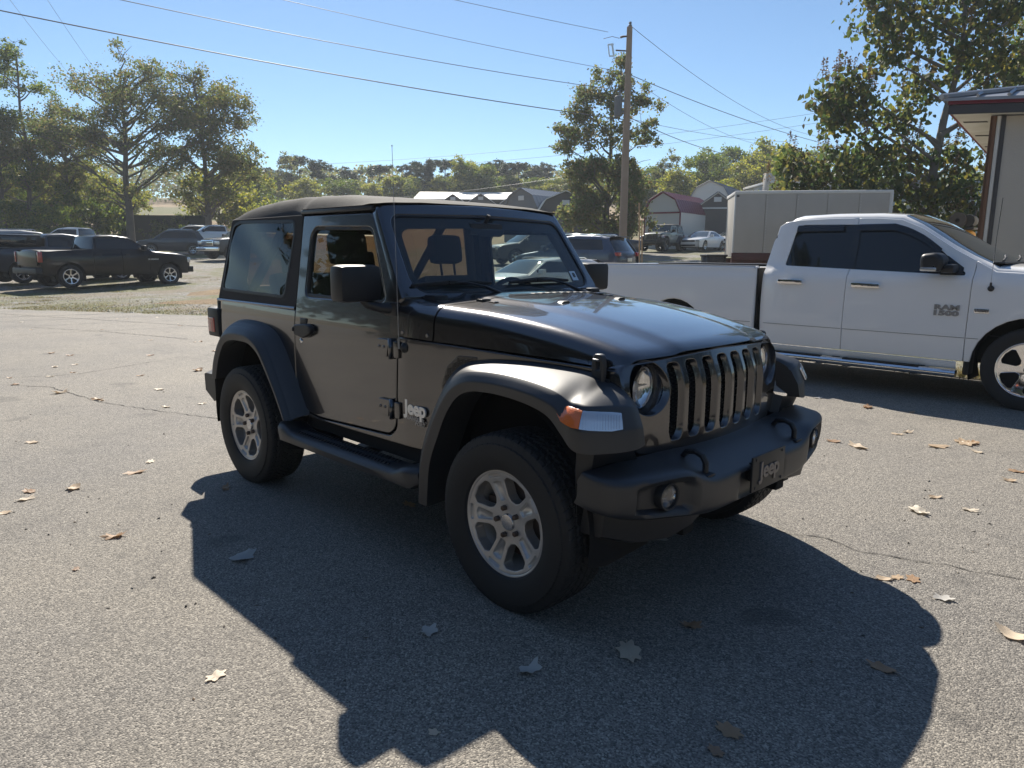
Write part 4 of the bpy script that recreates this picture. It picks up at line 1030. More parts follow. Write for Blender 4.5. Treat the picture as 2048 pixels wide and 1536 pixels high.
# ------------------------------------------------------------ other vehicles
M['white'] = paint('white_paint', (.90, .885, .86), rough=.35)
M['whitefar'] = paint('white_car_paint', (.72, .72, .72), rough=.4)
M['black'] = paint('black_car_paint', (.006, .006, .008), rough=.3, coat=.6)
M['blue'] = paint('slate_blue_paint', (.060, .080, .125), metal=.4, rough=.4)
M['grey'] = paint('graphite_car_paint', (.045, .050, .062), metal=.4, rough=.4)
M['olive'] = paint('grey_green_paint', (.18, .19, .165), metal=.3, rough=.4)
M['silver'] = paint('silver_car_paint', (.30, .31, .32), metal=.5, rough=.4)
M['maroonlight'] = mat('red_reflector', (.42, .02, .02), .2, coat=1)
M['darkglass'] = mat('dark_window_glass', (.010, .012, .014), .04, coat=.35, spec=.5)
M['shieldglass'] = mat('windshield_glass_far', (.05, .06, .06), .05, coat=.7, spec=.6)
WIDTHS = {}
FARTYRE = tyre_mesh(.40, .26, .26, M['rubber'], tread=False, nth=36)
FARRIM = rim_mesh(M['machined'], R=.262, nsp=6, win=22, rin=.08, rout=.235, pocket=False, win_in=7, depth=.03, seg=1)
FARRIM5 = rim_mesh(M['chrome'], R=.262, nsp=5, win=23, rin=.085, rout=.235, pocket=False, win_in=6, depth=.05, seg=1)
mb = MB(); mb.lathe([(0, .02), (.035, .02), (.04, .04)], (0, 0, 0), (0, 1, 0), 16); mb.lathe([(0, .075), (.24, .075)], (0, 0, 0), (0, 1, 0), 24); FARHUB = mesh('hub', mb, M['void'])
def far_wheel(root, x, s, y, R, rim=None):
    e = bpy.data.objects.new('wheel', None); C.objects.link(e); e.parent = root; e.location = (x, s*y, R); e.rotation_euler = (0, 0, 0 if s < 0 else PI); e.scale = (R/.40, 1, R/.40); e.empty_display_size = .1
    for nm, me, yo in (('tyre', FARTYRE, 0), ('rim', rim or FARRIM, -.12), ('hub', FARHUB, -.115)):
        o = bpy.data.objects.new(nm, me); C.objects.link(o); o.parent = e; o.location = (0, yo, 0)
def vehicle(root, sp):
    path = sp['path']; wt = sp['w']; body = sp['paint']; ax = sp['axles']; R = sp['R']; Ra = sp.get('Ra', R+.07); zb = sp['zb']; rr = sp.get('round', .05)
    pts = [(a[0], a[1]) for a in path]; xF = max(p[0] for p in pts); xB = min(p[0] for p in pts); ends = sp.get('ends', .09)
    def tap(x):
        f = max(0, (x-(xF-.55))/.55); b_ = max(0, ((xB+.45)-x)/.45); return 1-ends*f**2.4-ends*.8*b_**2.4
    def Y(x, z): return sm(wt, z)*tap(x)
    dense = []; flags = []
    for i in range(len(pts)-1):
        a, b = pts[i], pts[i+1]; n_ = max(1, int(math.dist(a, b)/.16))
        for j in range(n_): dense.append((a[0]+(b[0]-a[0])*j/n_, a[1]+(b[1]-a[1])*j/n_)); flags.append(path[i][2] if len(path[i]) > 2 else 'b')
    dense.append(pts[-1])
    # normals of the open path (outward)
    nr = []
    for i in range(len(dense)):
        a = dense[max(i-1, 0)]; b = dense[min(i+1, len(dense)-1)]; dx, dz = b[0]-a[0], b[1]-a[1]; k = math.hypot(dx, dz) or 1; nr.append((-(-dz/k), -(dx/k)) if False else (-dz/k*-1, dx/k*-1))
    T = [-1, -.985, -.955, -.91, -.84, -.7, -.5, -.25, 0, .25, .5, .7, .84, .91, .955, .985, 1]
    cr_ = sp.get('crown', .03); rows = []
    for (x, z), (nx, nz) in zip(dense, nr):
        row = []
        for t in T:
            a = abs(t); e = max(0, (a-.84)/.16); off = -rr*(1-math.sqrt(max(0, 1-e*e)))-cr_*a*a*(1 if nz > .5 else .6)
            fx = sp.get('bow', .10)*a*a*(1 if x > xF-.5 or x < xB+.4 else .35)*(1 if nx > .3 else (-1 if nx < -.3 else 0))
            row.append((x+nx*off-fx, t*Y(x, z+0*nz*off), z+nz*off))
        rows.append(row)
    def seg(flag):
        mb = MB(); i = 0; hit = False
        while i < len(flags):
            if flags[i] == flag:
                j = i
                while j < len(flags) and flags[j] == flag: j += 1
                if flag in ('w', 'r'):
                    mb.grid([r_[3:-3] for r_ in rows[i:j+1]])
                else: mb.grid(rows[i:j+1])
                hit = True; i = j
            else: i += 1
        return mb if hit else None
    mb = seg('b')
    for fl in ('w', 'r'):      # painted pillars beside the glass
        i = 0
        while i < len(flags):
            if flags[i] == fl:
                j = i
                while j < len(flags) and flags[j] == fl: j += 1
                mb.grid([r_[:4] for r_ in rows[i:j+1]]); mb.grid([r_[-4:] for r_ in rows[i:j+1]]); i = j
            else: i += 1
    obj('body', mb, body, root, 40)
    for fl, nm, mm in (('w', 'windshield', sp.get('wglass', M['shieldglass'])), ('r', 'rear_window', M['darkglass']), ('k', 'bed_floor', M['plastic'])):
        mb = seg(fl)
        if mb: obj(nm, mb, mm, root, 40)
    # sides
    top = [(x+nx*-rr*.95, z+nz*-(rr*.95+cr_)) for (x, z), (nx, nz) in zip(dense, nr)]
    S0 = [(x+nx*-(rr*.7), z+nz*-(rr*.7+cr_*.8)) for (x, z), (nx, nz) in zip(dense, nr)]
    if 'kdrop' in sp: S0 = [p for p, f in zip(S0, flags+['b']) if f != 'k']
    bot = []; x0, x1 = S0[-1][0], S0[0][0]
    for xa in sorted(ax):
        h = math.sqrt(max(0, Ra*Ra-(zb-R)**2)); a0 = math.atan2(zb-R, -h); bot.append((xa-h, zb))
        if a0 < 0: a0 += 2*PI
        a1 = math.atan2(zb-R, h); n_ = 14
        for k in range(1, n_): a = a0+(a1-a0)*k/n_; bot.append((xa+Ra*math.cos(a), R+Ra*math.sin(a)*sp.get('sq', 1)))
        bot.append((xa+h, zb))
    S0 = S0+[(x0, zb)] + bot + [(x1, zb)] if S0[-1][1] > zb+.02 else S0+bot
    cuts = [xB-1]+sorted(sp.get('cuts', []))+[xF+1]; Wp = sp.get('win')
    for k, (a, b) in enumerate(zip(cuts, cuts[1:])):
        pc = clipx(S0, a, b)
        if len(pc) < 3: continue
        nm = 'door' if sp.get('doors') and a in sp['doors'] else ('fender' if k == len(cuts)-2 else 'quarter_panel')
        hs = []
        for w in (Wp or []):
            h = clipx(w, a+.035, b-.035)
            if len(h) > 2 and abs(area(h)) > .02: hs.append(h)
        for s in (-1, 1):
            f = lambda x, z, d, s=s: (x, s*(Y(x, z)-d), z)
            mb = panel(pc, hs, f, thick=.03, bev=.008, step=sp.get('step', .09), gap=.003, hthick=.02, hbev=.004, seg=2)
            o = obj(nm, mb, body, root, 35)
            for h in hs:
                L = resample(inset(h, -.003), .12); r_ = delaunay_2d_cdt([Vector(p) for p in L], [], [list(range(len(L)))], 1, 1e-6)
                g = MB(); g.add([f(p[0], p[1], .012) for p in r_[0]], [tuple(q) for q in r_[2]]); obj('window', g, M['darkglass'], o, 60)
            if nm == 'door' and sp.get('handle'):
                hz = sp['handle']; hx = a+.10; mb = MB()
                y = Y(hx+.1, hz); y0, y1 = sorted((s*(y+.005), s*(y+.045))); mb.box(hx, hx+.20, y0, y1, hz-.018, hz+.020, .015); obj('door_handle', mb, sp.get('trim', M['chrome']), o)
    if Wp:
        for px in sp.get('pillars', []):
            for w in Wp:
                h = clipx(w, px-.045, px+.045)
                if len(h) > 2:
                    for s in (-1, 1): obj('pillar_trim', panel(h, [], lambda x, z, d, s=s: (x, s*(Y(x, z)+.004-d), z), thick=.01, bev=.003, step=.1), M['blackgloss'], root)
    mb = MB(); mb.box(xB+.25, xF-.3, -.62, .62, zb-.04, zb+.25); 
    for xa in ax: mb.box(xa-Ra-.02, xa+Ra+.02, -.55, .55, zb, R+Ra+.03)
    for xa in ax: mb.tube([(xa, -.75, R), (xa, .75, R)], .05, 8)
    obj('underbody', mb, M['void'], root, 0)
    for xa in ax:
        for s in (-1, 1):
            wy = sm(wt, .5)-.135; far_wheel(root, xa, s, wy, R, sp.get('rim'))
            mb = MB(); mb.lathe([(Ra+.03, -.02), (Ra+.02, -.42)], (xa, s*(wy+.10), R), (0, s, 0), 20, a0=-PI*.6, a1=PI*.6); obj('wheel_liner', mb, M['void'], root, 40)
    if sp.get('mirror'):
        mx, mz = sp['mirror'][:2]; mm = sp['mirror'][2] if len(sp['mirror']) > 2 else body
        for s in (-1, 1):
            y = Y(mx, mz); y0, y1 = sorted((s*(y+.04), s*(y+.26))); mb = MB(); mb.box(mx-.10, mx+.04, y0, y1, mz-.02, mz+.17, .03); y0, y1 = sorted((s*(y-.04), s*(y+.06))); mb.box(mx-.04, mx+.04, y0, y1, mz-.04, mz+.02, .01); obj('side_mirror', mb, mm, root, 50)
    return Y
def sbox(root, name, x0, x1, ya, yb, z0, z1, b, m, par=None):
    for s in (-1, 1):
        mb = MB(); mb.box(x0, x1, s*ya, s*yb, z0, z1, b); obj(name, mb, m, par or root, 45)
def nbox(root, name, x0, x1, y, z0, z1, b, m):
    mb = MB(); mb.box(x0, x1, -y, y, z0, z1, b); return obj(name, mb, m, root, 45)

# ---- the white crew-cab pickup beside the suv
ram = thing('white_pickup', 'white crew-cab pickup with dark tinted windows parked behind the grey suv', 'pickup', (.674, 6.585, 0), 0)
rw = [(.3, .960), (.45, .985), (.66, 1.004), (.72, 1.006), (1.0, 1.000), (1.2, .990), (1.29, .972), (1.345, .925), (1.40, .895), (1.85, .770), (1.95, .745), (2.1, .72)]
RX = [(-2.580, 1.392, .03), (-2.515, 1.80, .06), (-2.455, 1.872, .03), (-1.4, 1.858, .10), (-1.13, 1.745, .15), (-.90, 1.575, .2), (-.640, 1.345, .02), (-.640, 1.322, .01)]
vehicle(ram, dict(paint=M['white'], w=rw, R=.412, Ra=.50, zb=.44, axles=[0, -4.06], sq=1.02, round=.07, crown=.035, ends=.10, step=.06, rim=FARRIM5, wglass=M['shieldglass'],
    path=[(.98, .44), (1.04, .70), (1.04, 1.0), (.97, 1.20), (.80, 1.33), (.3, 1.41), (-.10, 1.437), (-.36, 1.445, 'w'), (-.75, 1.66, 'w'), (-1.10, 1.885, 'w'), (-1.33, 1.985), (-1.6, 2.012), (-2.1, 2.022), (-2.5, 2.010), (-2.68, 1.985), (-2.79, 1.90, 'r'), (-2.865, 1.47), (-2.876, 1.41), (-2.878, .9), (-2.86, .44)],
    cuts=[-2.765, -1.806, -.560], doors=[-2.765, -1.806], win=[rpoly(RX, 5)], pillars=[-1.806], handle=None, mirror=None))
# the bed is a body of its own behind the cab gap
for s in (-1, 1):
    bedp = [(-2.900, 1.375, .01), (-2.900, .62), (-2.895, .44)]+[(-4.06+.50*math.cos(a), .412+.51*math.sin(a)) for a in [.06+i*(PI-.12)/14 for i in range(15)]]+[(-5.50, .48, .05), (-5.60, .70), (-5.60, 1.375, .02)]
    f = lambda x, z, d, s=s: (x, s*((sm(rw, min(z, 1.28))-.0*(z-1.28))-d-.05*max(0, (-x-5.4)/.2)**2-.008*max(0, z-1.28)*10), z)
    obj('bed_side', panel(rpoly(bedp, 3), [], f, thick=.05, bev=.02, step=.06, seg=3), M['white'], ram)
    mb = MB(); mb.box(-5.58, -2.93, s*.86, s*.960, 1.372, 1.384, .005); obj('bed_rail', mb, M['badgegrey'], ram)
    mb = MB(); mb.box(-5.58, -2.93, s*.84, s*.86, .80, 1.37); mb.lathe([(.49, -.2), (.49, .0)], (-4.06, s*.95, .412), (0, s, 0), 20, a0=-PI*.6, a1=PI*.6); obj('bed_wall', mb, M['void'], ram, 0)
mb = MB(); mb.box(-5.62, -5.56, -.90, .90, .62, 1.37, .02); obj('tailgate', mb, M['white'], ram)
mb = MB(); mb.box(-2.98, -2.93, -.90, .90, .8, 1.37, .01); obj('bed_front_wall', mb, M['white'], ram)
mb = MB(); mb.box(-2.925, -2.885, -.955, .955, .46, 1.355); obj('cab_gap_shade', mb, M['void'], ram, 0)  # dark filler plate standing in for the shade between cab and bed
mb = MB(); mb.box(-5.55, -2.9, -.85, .85, .72, .80); obj('bed_floor', mb, M['plastic'], ram)
mb = MB(); mb.box(-5.80, -5.55, -.88, .88, .50, .68, .03); obj('rear_bumper', mb, M['chrome'], ram)
for s in (-1, 1):
    rd = lambda z, x: s*(sm(rw, z)+x)
    mb = MB()   # lower body crease and rocker
    mb.grid([[(x, rd(z, o), z) for z, o in ((.352, -.05), (.352, -.015), (.37, -.004), (.432, .0), (.436, -.01))] for x in (-3.0+.0, -2.5, -2, -1.5, -1, -.62)]); obj('rocker_panel', mb, M['white'], ram)
    mb = MB()
    for a, b in ((-5.6, -4.62), (-3.50, -2.93), (-2.755, -1.815), (-1.797, -.565), (-.551, -.44)):
        mb.box(a, b, rd(.69, -.001), rd(.69, .0035), .6865, .6905)
    obj('body_crease', mb, M['plastic'], ram, 0)
    for hx, par in ((-2.58, 0), (-1.72, 0)):
        hx0 = {-2.58: -2.60, -1.72: -1.735}[hx]; hz = {-2.58: 1.203, -1.72: 1.19}[hx]; mb = MB(); y = sm(rw, hz)
        mb.box(hx0, hx0+.305, *sorted((s*(y+.012), s*(y+.042))), hz-.026, hz+.026, .022); mb.box(hx0+.02, hx0+.07, *sorted((s*(y-.01), s*(y+.02))), hz-.018, hz+.018, .01); mb.box(hx0+.24, hx0+.29, *sorted((s*(y-.01), s*(y+.02))), hz-.018, hz+.018, .01); obj('door_handle', mb, M['chrome'], ram, 50)
        mb = MB(); mb.lathe([(.045, -.002), (.05, .002), (.055, 0)], (hx0+.16, s*(y-.001), hz), (0, s, 0), 16)
    # vent visors over the windows
    for a, b, p in ((-2.50, -1.95, None), (-1.79, -.90, None)):
        mb = MB(); xs_ = [a+(b-a)*i/14 for i in range(15)]; zt = [(x, z) for x, z in RX_] if False else None
        def topz(x): return sm([(-2.6, 1.862), (-1.4, 1.852), (-1.13, 1.752), (-.90, 1.59), (-.64, 1.37)], x) if x > -1.4 else 1.862
        mb.grid([[(x, s*(sm(rw, topz(x))+.004), topz(x)+.004), (x, s*(sm(rw, topz(x)-.03)+.022), topz(x)-.025), (x, s*(sm(rw, topz(x)-.07)+.022), topz(x)-.068), (x, s*(sm(rw, topz(x)-.07)+.018), topz(x)-.070)] for x in xs_]); obj('vent_visor', mb, M['blackgloss'], ram, 50)
    mb = MB(); mb.prism([(-.66, 1.325), (-.665, 1.40), (-.83, 1.52), (-.87, 1.325)], lambda a, b, d: (a, s*(sm(rw, b)+d), b), -.004, .008); obj('mirror_base', mb, M['plastic'], ram)
    # tow-style mirror
    mb = panel(rpoly([(-1.010, 1.385, .05), (-1.010, 1.535, .05), (-.86, 1.555, .04), (-.79, 1.50, .04), (-.80, 1.37, .05), (-.90, 1.345, .05)], 4), [], lambda a, b, d: (a, s*(1.20-d), b), thick=.22, bev=.05, step=.03, seg=3, back=True)
    mi = obj('side_mirror', mb, M['plastic'], ram, 60)
    mb = MB(); mb.box(-.83, -.70, *sorted((s*.93, s*1.12)), 1.345, 1.435, .03); obj('mirror_arm', mb, M['plastic'], mi, 50)
    mb = MB(); mb.box(-.995, -.84, *sorted((s*1.175, s*1.206)), 1.362, 1.402, .014); obj('mirror_signal', mb, M['lampclear'], mi)
    # chrome step bar with pads and brackets
    mb = MB(); mb.tube([(-3.10, s*.93, .36), (-3.06, s*1.0, .325), (-2.95, s*1.03, .32), (-.72, s*1.03, .315), (-.60, s*1.03, .315)], .048, 16, flat=.85); sb = obj('step_bar', mb, M['chrome'], ram, 50)
    for a, b in ((-2.75, -2.0), (-1.75, -.95)): mb = MB(); mb.box(a, b, *sorted((s*.995, s*1.062)), .350, .366, .006); obj('step_pad', mb, M['rubber'], sb)
    mb = MB()
    for x in (-2.7, -1.85, -.95): mb.box(x-.04, x+.04, *sorted((s*.6, s*1.0)), .33, .36)
    obj('step_bracket', mb, M['void'], sb, 0)
    # wheel arch flap
    mb = MB(); mb.box(-.56, -.50, *sorted((s*.78, s*.975)), .30, .62, .02); obj('mud_flap', mb, M['rubber'], ram)
    mb = MB(); mb.lathe([(.505, -.004), (.505, .006), (.49, .010), (.485, 0)], (0, s*.992, .412), (0, s, 0), 40, a0=-PI*.5, a1=PI*.5)
lettering('door_lettering', 'RAM', .070, M['badgegrey'], ram, frame((-.755, -sm(rw, .99)-.004, .988), (1, 0, 0), (0, 0, 1)), width=.235, ext=.004, off=.003)
lettering('door_lettering', '1500', .066, M['badgegrey'], ram, frame((-.755, -sm(rw, .92)-.004, .928), (1, 0, 0), (0, 0, 1)), width=.235, ext=.004, off=.003)
mb = MB(); mb.box(-.505, -.375, -1.012, -1.003, .952, .992, .002); bd = obj('fender_badge', mb, M['chrome'], ram)
lettering('badge_lettering', 'HEMI', .036, M['badgedark'], bd, frame((-.44, -1.0125, .971), (1, 0, 0), (0, 0, 1)), width=.11, ext=.001, off=.001)
mb = MB(); mb.lathe([(0, .012), (.018, .010), (.03, .0)], (-.385, -1.0, 1.20), (0, -1, 0), 12); mb.tube([(-.388, -1.005, 1.19), (-.388, -1.01, 1.26)], .010, 8); am = obj('antenna_base', mb, M['plastic'], ram)
mb = MB(); mb.tube([(-.388, -1.01, 1.25), (-.386, -1.01, 1.7), (-.375, -1.01, 2.08)], .0028, 6); obj('antenna_mast', mb, M['chrome'], am)
mb = MB()
for y in (-.55, .15): mb.tube([(-.40, y, 1.468), (-.44, y+.3, 1.50), (-.50, y+.55, 1.525)], .012, 6)
mb.box(-.44, -.33, -.80, .80, 1.445, 1.462, .01); obj('wiper_cowl', mb, M['plastic'], ram)
mb = MB(); mb.box(.985, 1.055, -.55, .55, .78, 1.12, .02); obj('grille', mb, M['chrome'], ram)
sbox(ram, 'headlight', .86, 1.02, .60, .93, .90, 1.12, .03, M['lampclear']); nbox(ram, 'front_bumper', .92, 1.13, .93, .48, .74, .04, M['chrome']); sbox(ram, 'tail_light', -5.625, -5.50, .90, .99, .95, 1.30, .02, M['red'])
sbox(ram, 'firewall', -2.8, -.6, .60, .62, .5, 1.3, 0, M['void'])

# ---- vehicles across the lot
TRUCKW = [(.3, .93), (.6, .99), (1.0, 1.0), (1.2, .985), (1.32, .93), (1.85, .74), (2.1, .70)]
def pickup(name, label, loc, rz, pm, group=None, bed='k', H=1.0, front='bars', rim=None, extra=None, cover=None):
    t = thing(name, label, 'pickup', loc, rz, group); k = H
    vehicle(t, dict(paint=pm, w=TRUCKW, R=.415, Ra=.50, zb=.46, axles=[1.87, -1.87], round=.06, ends=.10, rim=rim, kdrop=1,
        path=[(2.72, .50), (2.80, .72), (2.80, 1.0), (2.72, 1.18), (2.3, 1.27), (1.25, 1.36, 'w'), (.55, 1.82, 'w'), (.42, 1.88), (-.2, 1.95), (-.75, 1.92), (-.92, 1.86, 'r'), (-1.02, 1.42), (-1.03, 1.36, 'k'), (-2.83, 1.36), (-2.87, 1.33), (-2.87, .75), (-2.80, .52)],
        cuts=[-1.04, .0, 1.06], doors=[-1.04, .0], win=[rpoly([(-.88, 1.40, .04), (-.82, 1.80, .06), (.35, 1.80, .1), (1.02, 1.40, .03)], 4)], pillars=[0.0], handle=1.2, mirror=(.86, 1.38, M['plastic']), trim=pm))
    nbox(t, 'front_bumper', 2.68, 2.90, .96, .50, .74, .04, M['chrome'] if front == 'bars' else pm)
    g = nbox(t, 'grille', 2.70, 2.83, .56, .80, 1.14, .03, M['chrome'] if front == 'bars' else M['blackgloss'])
    for i in range(3):
        mb = MB(); mb.box(2.825, 2.838, -.50, .50, .84+.09*i, .895+.09*i, .004); obj('grille_slot', mb, M['void'], g)
    sbox(t, 'headlight', 2.52, 2.79, .60, .95, .88, 1.10, .03, M['lampclear']); sbox(t, 'tail_light', -2.90, -2.76, .86, .965, .92, 1.29, .02, M['red'])
    nbox(t, 'rear_bumper', -3.02, -2.80, .95, .52, .72, .03, M['plastic'] if pm is M['black'] else M['chrome'])
    nbox(t, 'tailgate_trim', -2.90, -2.865, .80, .80, 1.30, .02, pm)
    return t
SUVW = [(.3, .88), (.6, .93), (.95, .93), (1.1, .90), (1.6, .70), (1.8, .65)]
def suv(name, label, loc, rz, pm, group=None, L=1.0, H=1.0, cat='suv', roofrack=True, lamp='red'):
    t = thing(name, label, cat, loc, rz, group); t.scale = (L, 1, H)
    vehicle(t, dict(paint=pm, w=SUVW, R=.36, Ra=.43, zb=.30, axles=[1.38, -1.40], round=.07, ends=.14,
        path=[(2.28, .32), (2.40, .55), (2.38, .80), (2.20, .96), (1.25, 1.10, 'w'), (.55, 1.56, 'w'), (.40, 1.62), (-.4, 1.70), (-1.5, 1.66), (-1.90, 1.60, 'r'), (-2.28, 1.08, 'b'), (-2.36, .98), (-2.38, .60), (-2.30, .34)],
        cuts=[-1.15, -.16, .92], doors=[-1.15, -.16], win=[rpoly([(-1.75, 1.13, .06), (-1.60, 1.50, .08), (.32, 1.56, .1), (1.02, 1.13, .03)], 4)], pillars=[-.16, -1.15], handle=.98, mirror=(.85, 1.10), trim=pm))
    nbox(t, 'grille', 2.33, 2.405, .45, .62, .82, .02, M['blackgloss']); sbox(t, 'headlight', 2.10, 2.36, .52, .84, .72, .88, .03, M['lampclear']); sbox(t, 'tail_light', -2.37, -2.05, .62, .885, .90, 1.04, .03, M['maroonlight']); nbox(t, 'front_bumper', 2.26, 2.42, .76, .34, .52, .03, M['plastic'])
    nbox(t, 'licence_plate', -2.40, -2.385, .17, .70, .83, .004, M['badge']); nbox(t, 'rear_spoiler', -2.02, -1.82, .58, 1.605, 1.635, .012, pm)
    if roofrack:
        for s in (-1, 1): mb = MB(); mb.tube([(.2, s*.62, 1.665), (.1, s*.62, 1.715), (-1.4, s*.60, 1.705), (-1.5, s*.60, 1.66)], .016, 6); obj('roof_rail', mb, M['chrome'], t)
    return t
CARW = [(.2, .86), (.5, .92), (.8, .93), (.95, .90), (1.4, .62), (1.5, .60)]
def sedan(name, label, loc, rz, pm, group=None):
    t = thing(name, label, 'car', loc, rz, group)
    vehicle(t, dict(paint=pm, w=CARW, R=.355, Ra=.41, zb=.24, axles=[1.55, -1.50], round=.07, ends=.13,
        path=[(2.42, .26), (2.52, .45), (2.50, .66), (2.36, .82), (1.9, .92), (1.05, 1.00, 'w'), (.30, 1.38, 'w'), (.15, 1.42), (-.45, 1.475), (-.95, 1.44, 'r'), (-1.72, 1.10), (-2.35, 1.06), (-2.50, 1.0), (-2.52, .60), (-2.42, .30)],
        cuts=[-1.10, -.15, .95], doors=[-1.10, -.15], win=[rpoly([(-1.35, 1.05, .05), (-.80, 1.34, .12), (.05, 1.36, .1), (.80, 1.05, .03)], 4)], pillars=[-.15, -1.1], handle=.88, mirror=(.70, 1.0), trim=pm))
    nbox(t, 'grille', 2.44, 2.515, .50, .62, .74, .02, M['void']); nbox(t, 'lower_grille', 2.46, 2.53, .55, .32, .43, .02, M['void']); sbox(t, 'headlight', 2.22, 2.48, .55, .86, .64, .76, .02, M['lampclear']); nbox(t, 'tail_light', -2.53, -2.40, .80, .82, .94, .02, M['maroonlight'])
    return t
def at(s, r, phi): p = PT(s, r); return tuple(p), YAW-PI/2+math.radians(phi)
def px(u, s): return (u-1024)/1448.4*s*.984
def A(u, s, phi, cx=0): return at(s, px(u, s), phi)
# left row, nearest first
l, rz = at(28.5, -15.65, 55); crew = pickup('black_pickup', 'glossy black crew-cab pickup with silver and black wheels at the lot edge', l, rz, M['black'], front='body', rim=None)
lettering('door_lettering', 'SILVERADO', .07, M['badge'], crew, frame((1.2, -1.006, 1.02), (1, 0, 0), (0, 0, 1)), width=.42, ext=.002)
l, rz = at(30.2, -18.5, 55); p2 = pickup('dark_pickup', 'dark blue-black pickup with camper shell half hidden behind the black pickup', l, rz, M['grey'], front='body')
mb = MB(); mb.box(-2.80, -1.05, -.80, .80, 1.37, 1.86, .08); sh = obj('camper_shell', mb, M['black'], p2, 50); mb = MB()
for s in (-1, 1): mb.box(-2.6, -1.25, *sorted((s*.80, s*.806)), 1.46, 1.76, .002)
mb.box(-2.806, -2.80, -.62, .62, 1.46, 1.78); obj('shell_window', mb, M['darkglass'], sh)
l, rz = A(60, 36.5, 40); suv('silver_suv', 'silver suv with roof rails behind the pickups, leftmost vehicle of the lot', l, rz, M['silver'], L=1.08, H=1.14)
l, rz = A(146, 45, 176); pickup('small_white_pickup', 'white pickup facing left under the trees behind the black pickup', l, rz, M['whitefar'], rim=FARRIM5)
l, rz = A(343, 51, 205); suv('charcoal_suv', 'charcoal compact suv between the black pickup and the suv foreground window', l, rz, M['grey'], L=.92, H=1.02)
l, rz = A(425, 59, 214); pickup('far_white_pickup', 'white pickup parked behind the charcoal compact suv near the dark fence', l, rz, M['whitefar'])
l, rz = A(382, 63, 205); suv('beige_suv', 'pale suv behind the charcoal suv with only windshield and roof showing', l, rz, M['silver'])
l, rz = A(492, 46.5, 238); f150 = pickup('chrome_grille_pickup', 'dark pickup with broad chrome grille seen just left of the soft top', l, rz, M['grey'])
# right row
l, rz = A(1150, 29.0, 143); sv = suv('blue_grey_suv', 'blue-grey suv seen from behind beside the utility pole', l, rz, M['blue'], L=1.0, H=1.0)
l, rz = A(1143, 43, 235); sedan('pale_sedan', 'pale sedan with glinting windshield between the suv roof corner and the dark shed', l, rz, M['whitefar'])
l, rz = A(1196, 45, 200); sedan('dark_sedan', 'dark sedan mostly hidden behind the blue-grey suv', l, rz, M['grey'])
l, rz = A(1402, 55, 232); sedan('white_sedan', 'white sedan with black grille parked in front of the dark brown shed', l, rz, M['whitefar'])
l, rz = A(1462, 58, 232); sedan('hidden_white_car', 'white car with only its nose showing left of the box trailer', l, rz, M['whitefar'])
l, rz = A(1064, 38, 205); suv('dark_suv', 'dark suv seen through the windshield of the grey suv', l, rz, M['grey'])
l, rz = A(1078, 21.5, 215); suv('white_suv', 'white suv seen through the windshield behind the steering wheel', l, rz, M['whitefar'], L=.85, H=.72)
# lifted 4x4, the same kind as the one in front but grey-green on big black wheels
l, rz = A(1322, 53, 233)
lift = thing('lifted_suv', 'grey-green lifted off-road suv with big black tyres beside the white sedan', 'suv', (l[0], l[1], l[2]+.10), rz)
DARK = {}
def recolour(me):
    if me.name in DARK: return DARK[me.name]
    if me.materials and me.materials[0] in (M['granite'], M['alloy']):
        n_ = me.copy(); n_.materials[0] = M['olive'] if me.materials[0] == M['granite'] else M['blackgloss']
    elif me.materials and me.materials[0] == M['glass']: n_ = me.copy(); n_.materials[0] = M['shieldglass']
    else: n_ = me
    DARK[me.name] = n_; return n_
for ch in list(jeep.children):
    if ch.name.split('.')[0] in ('side_lettering', 'running_board', 'fender_vent', 'antenna_base', 'cowl_bolt'): continue
    c = ch.copy(); C.objects.link(c); c.parent = lift
    if c.data: c.data = recolour(c.data)
    big = ch.name.startswith('wheel')
    if big: c.scale = (1.16, 1.1, 1.16); c.location.z = .388*1.0-.03+.03
    c.location.x += 1.23
    for g in ch.children:
        if g.name.split('.')[0] in ('plate_lettering', 'front_plate', 'tread_pad', 'tow_hook'): continue
        d = g.copy(); C.objects.link(d); d.parent = c; d.data = (TYF if g.name.startswith('tyre') else recolour(g.data)) if False else (FARTYRE if g.name.startswith('tyre') else recolour(g.data))
# ------------------------------------------------------------ buildings and fixed things
M['beigewall'] = mat('beige_wall', (.46, .42, .365), .8, noise=(1.2, (.52, .475, .415), .3), bump=(40, .3, .01))
M['shedwhite'] = mat('white_siding', (.62, .62, .60), .7); M['sheddark'] = mat('dark_brown_siding', (.075, .068, .065), .7); M['shedgrey'] = mat('grey_siding', (.16, .165, .175), .7); M['shedcream'] = mat('cream_siding', (.50, .49, .46), .7)
M['maroonroof'] = mat('maroon_metal_roof', (.16, .035, .055), .45); M['bluegreyroof'] = mat('grey_metal_roof', (.16, .18, .21), .4); M['whiteroof'] = mat('galvanised_roof', (.60, .60, .58), .45)
M['maroontrim'] = mat('maroon_trim', (.16, .015, .028), .45); M['darktrim'] = mat('dark_trim', (.05, .045, .045), .5); M['roofmetal'] = mat('weathered_roof_metal', (.33, .34, .36), .4, metal=.3, noise=(3, (.25, .26, .28), .3))
M['soffit'] = mat('white_soffit', (.66, .65, .62), .7, noise=(2, (.50, .47, .42), .25)); M['woodpole'] = mat('weathered_pole', (.40, .29, .21), .85, noise=(1.5, (.30, .21, .15), .3), bump=(30, .6, .02))
M['browntrim'] = mat('brown_trim', (.16, .08, .045), .7); M['trailer'] = mat('box_panel', (.44, .415, .375), .6, noise=(1.3, (.37, .345, .305), .3)); M['rust'] = mat('dark_red_frame', (.10, .018, .015), .6, noise=(3, (.05, .02, .015), .3))
